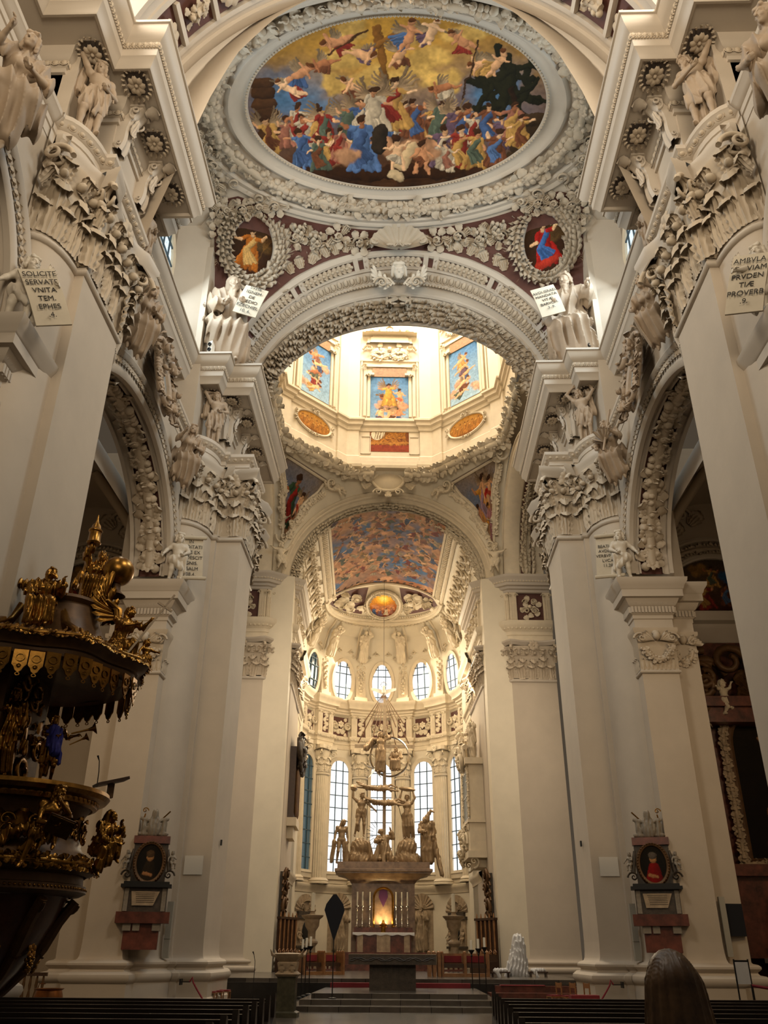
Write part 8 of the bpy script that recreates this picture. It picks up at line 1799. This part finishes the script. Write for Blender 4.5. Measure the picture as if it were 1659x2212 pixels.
t = thing('bench', 'low red upholstered bench at the base of the right great pier', 'bench', TR(5.9, 31.3, 0)); bx('cushion', M_REDC, t, (-.45, .45, -.25, .25, .44, .54)); bx('box', M_PEW, t, (-.42, .42, -.22, .22, 0, .44))
t = thing('microphone_stand', 'thin black microphone stand left of the chancel steps', 'stand', TR(-5.2, 34.0, 0)); obj('pole', MB().add(tube([(0, 0, 0), (0, 0, 1.4), (-.05, 0, 1.62), (-.1, 0, 1.72)], [.012, .012, .012, .03], 6)), M_BLACK, t); lt('foot', M_BLACK, t, [(.15, 0), (.15, .02), (0, .03)], 12)
t = thing('copper_cauldron', 'round copper holy water cauldron by the left arcade pier base', 'cauldron', TR(-8.72, 24.0, .25)); lt('bowl', M_COPPER, t, [(.1, 0), (.26, .06), (.36, .22), (.35, .45), (.31, .58), (.36, .62), (.30, .62), (.28, .5)], 24); obj('handle', MB().add(tube([(-.3, 0, .62), (-.27, 0, .72), (-.12, 0, .72)], .012, 5)), M_COPPER, t); bx('stand', M_DSTONE, t, (-.2, .2, -.2, .2, -.25, .02))
t = thing('altar_rail', 'dark baluster railing at the left aisle, under the pulpit', 'railing', TR(-11.7, 30.0, 0)); bx('rail', M_DWOOD, t, (-.6, .6, -.06, .06, 1.0, 1.1), (-.6, .6, -.06, .06, .15, .22))
for k in range(6): lt('baluster', M_GOLDD, t, [(.03, .22), (.06, .4), (.03, .6), (.05, .75), (.03, 1.0)], 8, TR(-.5 + .2 * k, 0, 0))
# choir stalls
def stall(label, M, n=2, red=True):
    t = thing('choir_stall', label, 'choir stall', M, 'low choir stalls'); w = 1.05
    for k in range(n + 1):
        x = k * w; m = MB(); m.box(x - .05, x + .05, -.45, .35, 0, .95)
        for q in range(4): m.add(sph(8, 5, (.05, .10, .08)), TR(x, -.35 + .22 * q, .97))
        obj('end_panel', m, M_OAK, t)
    bx('plinth', M_OAK, t, (-.05, n * w + .05, -.42, .35, 0, .14))
    for k in range(n): x = k * w + w / 2; bx('seat', M_DWOOD, t, (x - .45, x + .45, -.2, .3, .36, .52)); bx('cushion', M_REDC, t, (x - .40, x + .40, .18, .26, .58, .85)); bx('backrest', M_OAK, t, (x - .46, x + .46, .27, .34, .5, .95))
    return t
sr = stall('low oak choir stall with red cushions right of the front altar', CH @ TR(2.35, 44.2, .75)); dup(sr, CH @ TR(-4.3, 46.5, .75) @ RZ(.5), 'low oak choir stall left of the front altar, behind the candle poles')
m = MB(); t = thing('choir_stall_end', 'group of scalloped oak stall ends just right of the front altar', 'choir stall', CH @ TR(2.0, 44.0, .75))
for k in range(3): m = MB().box(-.09, .06, -.4, .3, 0, .98); m.add(sph(8, 5, (.08, .30, .07)), TR(-.02, 0, .99)); obj('end_panel', m, M_OAK, t, TR(-.22 * k + .2, .02 * k, 0))
def hstall(label, M):
    t = thing('high_choir_stall', label, 'choir stall', M, 'high backed choir stalls'); bx('back', M_DWOOD, t, (-.6, 1.2, .2, .3, 0, 2.6)); bx('seat', M_DWOOD, t, (-.6, 1.2, -.4, .2, 0, .55))
    for k in range(5): obj('pilaster', MB().add(lathe([(.06, .9), (.04, 1.1), (.05, 2.0), (.07, 2.6), (.02, 2.95)], 8), TR(-.5 + .40 * k, .15, 0)).add(SPIRS, TR(-.5 + .40 * k, .1, 1.0) @ RX(pi / 2) @ SCL(.15)), M_OAK, t)
    bx('crest', M_DWOOD, t, (-.65, 1.25, .05, .3, 2.6, 2.72)); return t
hs = hstall('tall dark carved choir stall against the right choir pier', CH @ TR(5.25, 52.6, .75) @ RZ(-pi / 2 + .5)); dup(hs, CH @ TR(-5.25, 53.0, .75) @ MIR @ RZ(-pi / 2 + .5), 'tall dark carved choir stall against the left choir pier')
# dark epitaphs on the inner faces of the crossing piers
def depit(label, M):
    t = thing('wall_epitaph', label, 'epitaph', M, 'dark epitaphs inside the choir arch'); m = MB(); m.box(-.3, .3, -.15, .2, 2.9, 5.9); obj('slab', m, M_DSTONE, t); m = MB()
    for k in range(16): m.add(random.choice([LEAF, SPIRS, LEAF2]), TR(random.uniform(-.35, .35), -.18, 2.7 + 3.3 * k / 16) @ RX(pi / 2) @ RZ(random.uniform(-1.5, 1.5)) @ SCL(.5)); m.add(SPIRS, TR(.35 * (-1) ** k, -.1, 2.8 + 3.2 * k / 16) @ RX(pi / 2) @ SCL(.3))
    obj('carving', m, M_GOLDD, t); return t
de = depit('dark carved epitaph on the inner face of the right crossing pier', CH @ TR(6.1, 53.8, 0) @ RZ(-pi / 2)); dup(de, CH @ TR(-6.1, 53.8, 0) @ MIR @ RZ(-pi / 2), 'dark carved epitaph with a candle arm on the inner face of the left crossing pier')
# oratory balcony on the right and dark carved case on the left
t = thing('oratory', 'stucco oratory balcony with leaded windows hanging on the right choir wall', 'balcony', CH @ TR(6.3, 57.0, 0) @ RZ(-pi / 2))
bx('body', M_CREST, t, (-1.5, 1.5, -1.0, .3, 7.6, 12.6)); bx('parapet', M_CREST, t, (-1.6, 1.6, -1.1, .3, 7.3, 9.0), (-1.7, 1.7, -1.2, .3, 8.95, 9.12), (-1.75, 1.75, -1.25, .3, 12.5, 12.9)); bx('corbel', M_CREST, t, (-1.75, 1.75, -1.25, .3, 6.9, 7.3), (-1.2, 1.2, -.8, .3, 6.4, 6.9))
bx('window', M_GLASSD, t, (-1.3, -.1, -1.03, -1.0, 9.3, 12.2), (.1, 1.3, -1.03, -1.0, 9.3, 12.2)); bx('window_bars', M_WHITE, t, *[(x - .04, x + .04, -1.08, -1.02, 9.2, 12.3) for x in (-1.35, -.7, -.05, .05, .7, 1.35)], *[(-1.4, 1.4, -1.08, -1.02, z - .03, z + .03) for z in (9.3, 10.7, 12.2)])
m = MB()
for k in range(30): m.add(random.choice([LEAF, SPIRS, LEAF2, BUNCH]), TR(random.uniform(-1.5, 1.5), -1.15, random.choice([7.5, 8.0, 8.5, 12.9, 13.3, 13.8])) @ RX(pi / 2) @ RZ(random.uniform(-2, 2)) @ SCL(random.uniform(.5, 1.0)))
for q in (-1, 1): garland(m, np.stack([np.full(12, q * 1.45), np.full(12, -1.05), np.linspace(9.3, 12.3, 12)], 1), (0, -1, 0), .3); m.add(SPIR, TR(q * 1.5, -.9, 6.7) @ RY(pi / 2) @ SCL(.4))
obj('stucco_ornament', m, M_CREST, t)
dup(hm0, CH @ TR(5.6, 56.2, 13.0) @ RZ(-.9) @ SCL(1.35), 'grey draped statue with raised arm on top of the oratory balcony', 'oratory statues'); dup(hm0, CH @ TR(5.3, 58.3, 12.9) @ RZ(-.6) @ MIR @ SCL(1.3), 'draped statue leaning on the far end of the oratory balcony', 'oratory statues')
t = thing('carved_case', 'dark carved wooden case with tall pipes on the left choir wall', 'organ case', CH @ TR(-6.3, 57.0, 0) @ RZ(pi / 2)); bx('case', M_DWOOD, t, (-1.2, 1.2, -.5, .3, 9.2, 13.6)); bx('corbel', M_CREST, t, (-1.3, 1.3, -.7, .3, 8.7, 9.2), (-.9, .9, -.5, .3, 8.0, 8.7))
for k in range(6): lt('pipe', M_GOLDD, t, [(.02, 9.3), (.10, 9.6), (.10, 12.0 + .2 * (k % 3)), (.08, 12.1 + .2 * (k % 3))], 8, TR(-.9 + .36 * k, -.58, 0))
m = MB()
for k in range(26): m.add(random.choice([LEAF, SPIRS, LEAF]), TR(random.uniform(-1.3, 1.3), -.6, random.uniform(12.4, 14.2)) @ RX(pi / 2) @ RZ(random.uniform(-2, 2)) @ SCL(random.uniform(.6, 1.1)))
obj('carving', m, M_DSTONE, t)
# niches of the apse: bishops and epitaphs
def niche(ph): return CH @ ap(ph, 0, .02)
bs = None
for s in (-1, 1):
    M = niche(s * radians(28)); M2 = FR(M[:3, 3], M[:3, 0], -M[:3, 2], (0, 0, 1)); lb = 'stone bishop in mitre standing in a shell niche %s of the high altar' % ('left' if s < 0 else 'right')
    sh = thing('shell_niche', 'scallop shell niche behind the stone bishop %s of the high altar' % ('left' if s < 0 else 'right'), 'niche', M2, 'shell niches'); u = np.linspace(-1, 1, 33)[:, None]; v = np.linspace(.05, 1, 6)[None]
    obj('shell', MB().add(grid(np.stack([np.sin(u * pi / 2) * v * 1.0, -.06 - .05 * np.cos(u * 34) * v - .12 * v, 4.7 + np.cos(u * pi / 2) * v * 1.1], -1))), M_SAND, sh); bx('back_slab', M_SAND, sh, (-1.0, 1.0, -.04, .02, 1.5, 4.7))
    if bs is None: bs = figure('bishop_statue', lb, M2 @ TR(0, -.28, 1.75) @ SCL(1.85), dict(STAND, elR=(-.28, -.1, 1.2), wrR=(-.16, -.24, 1.32), elL=(.27, -.08, 1.15), wrL=(.30, -.24, 1.15)), mats=(M_SAND,) * 3, robe=lambda J: g_robe(J) + g_cloak(J, .05, .2), rfold=folds(.02, 28, seed=2), beard=.8, nohair=True, extra=[('c', V3(0, -.02, 1.70), V3(0, -.02, 1.90), .085, .03)], group='stone bishops', h=.018)
    else: dup(bs, M2 @ TR(0, -.28, 1.75) @ MIR @ SCL(1.85), lb)
    o = obj('crosier', MB().add(tube([(.34, -.7, 1.7), (.40, -.72, 4.6)], .04, 6)).add(SPIR, TR(.42, -.72, 4.85) @ RX(pi / 2) @ SCL(.2)), M_SAND, None, M2 if s > 0 else M2 @ MIR); tag(o, 'stone crosier held by the bishop %s of the high altar' % ('left' if s < 0 else 'right'), 'crosier', 'crosiers')
    M = niche(s * radians(56)); M2 = FR(M[:3, 3], M[:3, 0], -M[:3, 2], (0, 0, 1)); e = thing('niche_epitaph', 'arched sandstone epitaph with a black oval, %s end of the apse wall' % ('left' if s < 0 else 'right'), 'epitaph', M2, 'apse epitaphs')
    u = np.linspace(-1, 1, 25)[:, None]; obj('shell', MB().add(grid(np.stack([np.sin(u * pi / 2) * v * 1.25, -.06 - .05 * np.cos(u * 34) * v - .1 * v, 4.4 + np.cos(u * pi / 2) * v * 1.2], -1))), M_SAND, e)
    bx('slab', M_SAND, e, (-1.0, 1.0, -.18, .02, 1.0, 3.9)); bx('cornice', M_DSTONE, e, (-1.15, 1.15, -.32, 0, 3.9, 4.1), (-1.1, 1.1, -.3, 0, 2.0, 2.15), (-.9, .9, -.25, 0, 4.1, 4.4)); obj('black_oval', MB().add(sph(20, 8, (.38, .06, .72)), TR(0, -.2, 3.0)), M_BLACK, e, sharp=180); m = MB()
    for q in (-1, 1): m.add(PUTM, TR(q * .75, -.24, 2.2) @ SCL(.8)); m.add(SPIR, TR(q * .5, -.2, 4.7) @ RX(pi / 2) @ SCL(.3))
    m.add(LEAF, TR(0, -.2, 4.4) @ RX(pi / 2) @ SCL(1)); obj('relief_figures', m, M_SAND, e, sharp=60)
# altar rail behind the front altar, covered instrument and side tables
t = thing('choir_balustrade', 'reddish brown baluster rail in front of the high altar steps', 'balustrade', cx(0, 57.0, .75)); bx('rail', M_RMARB, t, (-4.8, -2.4, -.1, .1, .8, .92), (2.4, 4.8, -.1, .1, .8, .92), (-4.8, -2.4, -.1, .1, 0, .1), (2.4, 4.8, -.1, .1, 0, .1))
for x in list(np.arange(-4.6, -2.4, .3)) + list(np.arange(2.6, 4.8, .3)): lt('baluster', M_RMARB, t, [(.05, .1), (.10, .3), (.04, .5), (.08, .7), (.05, .8)], 8, TR(x, 0, 0))
t = thing('covered_instrument', 'tall object wrapped in a white dust sheet at the base of the right crossing pier', 'covered object', TR(5.55, 46.0, .6)); obj('sheet', MB().add(implicit([('c', V3(.05, 0, 1.7), V3(-.05, 0, .4), .28, .42), ('c', V3(-.1, 0, .9), V3(-.55, 0, .15), .3, .15), ('c', V3(.1, 0, 1.6), V3(.15, 0, .2), .28, .36)], .025, folds(.03, 22, seed=5), .08)), M_CLOTH, t, sharp=180); bx('stool', M_DWOOD, t, (-.3, .35, -.3, .3, -.45, .1))
for i, (x, y, lb) in enumerate(((4.5, 44.0, 'small dark side table with a crumpled white cloth, left of the sheeted object'), (6.35, 45.0, 'small dark side table with a white cloth, right of the sheeted object'))):
    t = thing('side_table', lb, 'table', TR(x, y, .3), 'cloth covered side tables'); bx('top', M_DWOOD, t, (-.42, .42, -.3, .3, .62, .67))
    for q in ((-.38, -.26), (.33, -.26), (-.38, .22), (.33, .22)): bx('leg', M_DWOOD, t, (q[0], q[0] + .05, q[1], q[1] + .05, 0, .62))
    o = obj('table_cloth', MB().add(implicit([('c', V3(-.25, -.05, .72), V3(.25, .0, .72), .1, .1), ('c', V3(-.2, -.3, .7), V3(-.05, -.33, .4), .1, .06)], .02, folds(.012, 30, seed=i))), M_CLOTH, None, TR(x, y, .3), sharp=180); tag(o, 'crumpled white cloth on the small table ' + ('left' if i == 0 else 'right') + ' of the sheeted object', 'cloth', 'white table cloths')
t = thing('side_steps', 'dark red carpeted side steps below the sheeted object', 'steps', TR(4.6, 41.0, 0)); bx('step', M_RMARB, t, (-1.1, 2.6, -2.6, 3, 0, .32), (-.8, 2.6, -1.9, 3, .32, .55)); bx('carpet', M_REDC, t, (-.6, 1.2, -1.95, 3, .55, .58))
# right side chapel altar
t = thing('chapel_altar', 'dark red marble side altar with twisted columns and a tall arched painting', 'altar', TR(14.9, 34.9, 0))
bx('back_wall', M_RMARB, t, (-3.4, 3.6, .2, .9, 0, 13.6)); bx('predella', M_RMARB, t, (-3.2, 3.4, -.5, .3, 1.6, 4.4), (-3.3, 3.5, -.8, .3, 4.3, 4.7), (-3.3, 3.5, -.7, .3, 10.0, 10.6), (-3.6, 3.8, -.9, .3, 10.6, 11.0)); bx('mensa', M_GMARB, t, (-1.75, 3.0, -1.8, -.5, 0, 1.45)); bx('mensa_top', M_CLOTH, t, (-1.9, 3.1, -1.9, -.5, 1.45, 1.6))
for x in (-2.75, 2.9):
    z = np.linspace(4.7, 9.2, 30); P = np.stack([x + .10 * np.cos(z * 5), -.2 + .10 * np.sin(z * 5), z], 1); obj('twisted_column', MB().add(tube(P, .28, 10)), M_RMARB, t); cp = lt('capital', M_GOLDD, t, [(.28, 9.2), (.36, 9.3), (.3, 9.4), (.45, 9.9), (.5, 10.0)], 14, TR(x, -.2, 0))
    m = MB()
    for k in range(8): a = k * pi / 4; m.add(LEAF, FR((x + .3 * cos(a), -.2 + .3 * sin(a), 9.3), (-sin(a), cos(a), 0), (0, 0, 1), (cos(a), sin(a), 0)) @ SCL(.45, .7, .5)); m.add(SPIR, TR(x + .4 * cos(a), -.2 + .4 * sin(a), 9.9) @ RX(pi / 2) @ SCL(.14))
    obj('capital_leaves', m, M_SAND, t)
q = [(-1.55, 4.9), (1.7, 4.9), (1.7, 9.2)] + arc(.075, 9.2, 1.625, 1.6, 0, 180, 16)[1:]; P = np.column_stack([A(q)[:, 0], np.full(len(q), .02), A(q)[:, 1]])
obj('picture_frame', MB().add(tube(P, .14, 7, closed=True)), M_GOLDD, t); Q = np.column_stack([(A(q)[:, 0] - .075) * 1.16 + .075, np.full(len(q), -.02), (A(q)[:, 1] - 7) * 1.07 + 7]); obj('frame_garland', garland(MB(), Q, (0, -1, 0), .30, kind='leaf', closed=True), M_SAND, t)
c = Cv(90, 160, 97); c.fill([(0, lin(26, 14, 8)), (.6, lin(34, 26, 14)), (1, lin(50, 40, 22))], .3); c.person(.28, .05, .45, ROBES[6] * .4); c.person(.36, .5, .4, ROBES[2] * .3)
paint_obj('altar_painting', c.done(.7), lambda u, v: np.stack([.075 + (u - .5) * 3.2, 0 * u + .1, 4.95 + v * 5.8], -1), t, lambda u, v: (v < .74) | (((u - .5) * 2) ** 2 + ((v - .74) / .26) ** 2 < 1))
m = MB()
for k in range(14): m.add(random.choice([LEAF, SPIRS]), TR(random.uniform(-3.2, 1.5), -.5, random.uniform(10.9, 13.2)) @ RX(pi / 2) @ RZ(random.uniform(-2, 2)) @ SCL(1.0))
obj('gable_ornament', m, M_GOLDD, t)
dup(pf_, TR(13.2, 34.2, 10.2) @ RZ(.5) @ SCL(1.1), 'putto perched at the top left of the dark chapel altar frame', 'chapel putti')
k = candle('chapel_candlestick', 'white candle in a thin holder on the right chapel altar', TR(13.25, 33.3, 1.6), .25, .35, None, M_SILV, .035)
t = thing('covered_figure', 'translucent plastic-wrapped figure on the right chapel altar', 'covered object', TR(14.0, 33.6, 1.6)); obj('wrap', MB().add(implicit([('c', V3(0, 0, 1.9), V3(.0, 0, .3), .22, .42), ('c', V3(-.15, 0, 1.3), V3(-.4, 0, .1), .2, .2)], .03, folds(.03, 20, seed=8), .08)), mat('dust_wrap', (.30, .30, .30), .35), t, sharp=180)
# ================================================================== camera, light, view
cam = bpy.data.cameras.new('camera'); co = bpy.data.objects.new('camera', cam); COL.objects.link(co)
f_px, pit, yaw, rol = 1820.0, radians(27.628), radians(-1.5286), radians(.346)
fw = A([sin(yaw) * cos(pit), cos(yaw) * cos(pit), sin(pit)]); r0 = A([cos(yaw), -sin(yaw), 0]); u0 = np.cross(r0, fw)
rr = cos(rol) * r0 + sin(rol) * u0; uu = -sin(rol) * r0 + cos(rol) * u0
co.matrix_world = mat4(FR((.2206, 0, 1.7), rr, uu, -fw))
cam.sensor_fit = 'VERTICAL'; cam.sensor_height = 36; cam.lens = 36 * f_px / 2212; cam.clip_end = 300; cam.clip_start = .1
SC.camera = co
def area(name, loc, aim, sx, sy, power, col, spread=180):
    l = bpy.data.lights.new(name, 'AREA'); l.shape = 'RECTANGLE'; l.size = sx; l.size_y = sy; l.energy = power; l.color = col; l.spread = radians(spread)
    o = bpy.data.objects.new(name, l); COL.objects.link(o)
    d = Vector(aim) - Vector(loc); o.matrix_world = Matrix.Translation(loc) @ d.to_track_quat('-Z', 'Y').to_matrix().to_4x4(); return o
area('dome_daylight', (-.4, 43, 50), (-.4, 43, 0), 9, 9, 5000, (1, .90, .74))
for s in (1, -1):
    area('clerestory_daylight', (s * 10.7, 26.5, 30.2), (0, 25, 24), 7, 6, 1700, (.78, .92, 1.0))
    area('west_bay_daylight', (s * 10.6, 9, 30.5), (0, 15, 24), 7, 7, 2000, (1, .90, .74))
    area('choir_window_daylight', (s * 6.1 - 1.2, 59.5, 19), (-s * 3 - 1.2, 62, 14), 5, 6, 1500, (1, .84, .60))
area('apse_daylight', (-1.9, 71.2, 23.0), (-1.2, 58, 18), 8, 3, 1300, (1, .86, .62))
area('west_window_daylight', (0, -8, 18), (0, 20, 30), 12, 10, 1500, (1, .84, .62), 105)
for s in (1, -1): area('aisle_fill', (s * 14, 20, 12), (s * 12, 26, 4), 3, 3, 240, (1, .72, .42))  # added warm fill to brighten the aisles, no actual lamp hangs there
area('crossing_transept_light', (9.5, 45, 16), (-7, 52, 8), 5, 10, 320, (1, .82, .60)); area('crossing_transept_light', (-10.3, 45, 16), (6, 52, 8), 5, 10, 320, (1, .82, .60))
wd = bpy.data.worlds.new('world'); SC.world = wd; wd.use_nodes = True
wd.node_tree.nodes['Background'].inputs[0].default_value = (1, .76, .52, 1); wd.node_tree.nodes['Background'].inputs[1].default_value = .05
SC.view_settings.view_transform = 'Standard'; SC.view_settings.look = 'None'; SC.view_settings.exposure = .35; SC.view_settings.gamma = 1
SC.cycles.max_bounces = 6; SC.cycles.diffuse_bounces = 2; SC.cycles.glossy_bounces = 3; SC.cycles.use_denoising = True
SC.cycles.sample_clamp_indirect = 6
SC.cycles.caustics_reflective = False; SC.cycles.caustics_refractive = False
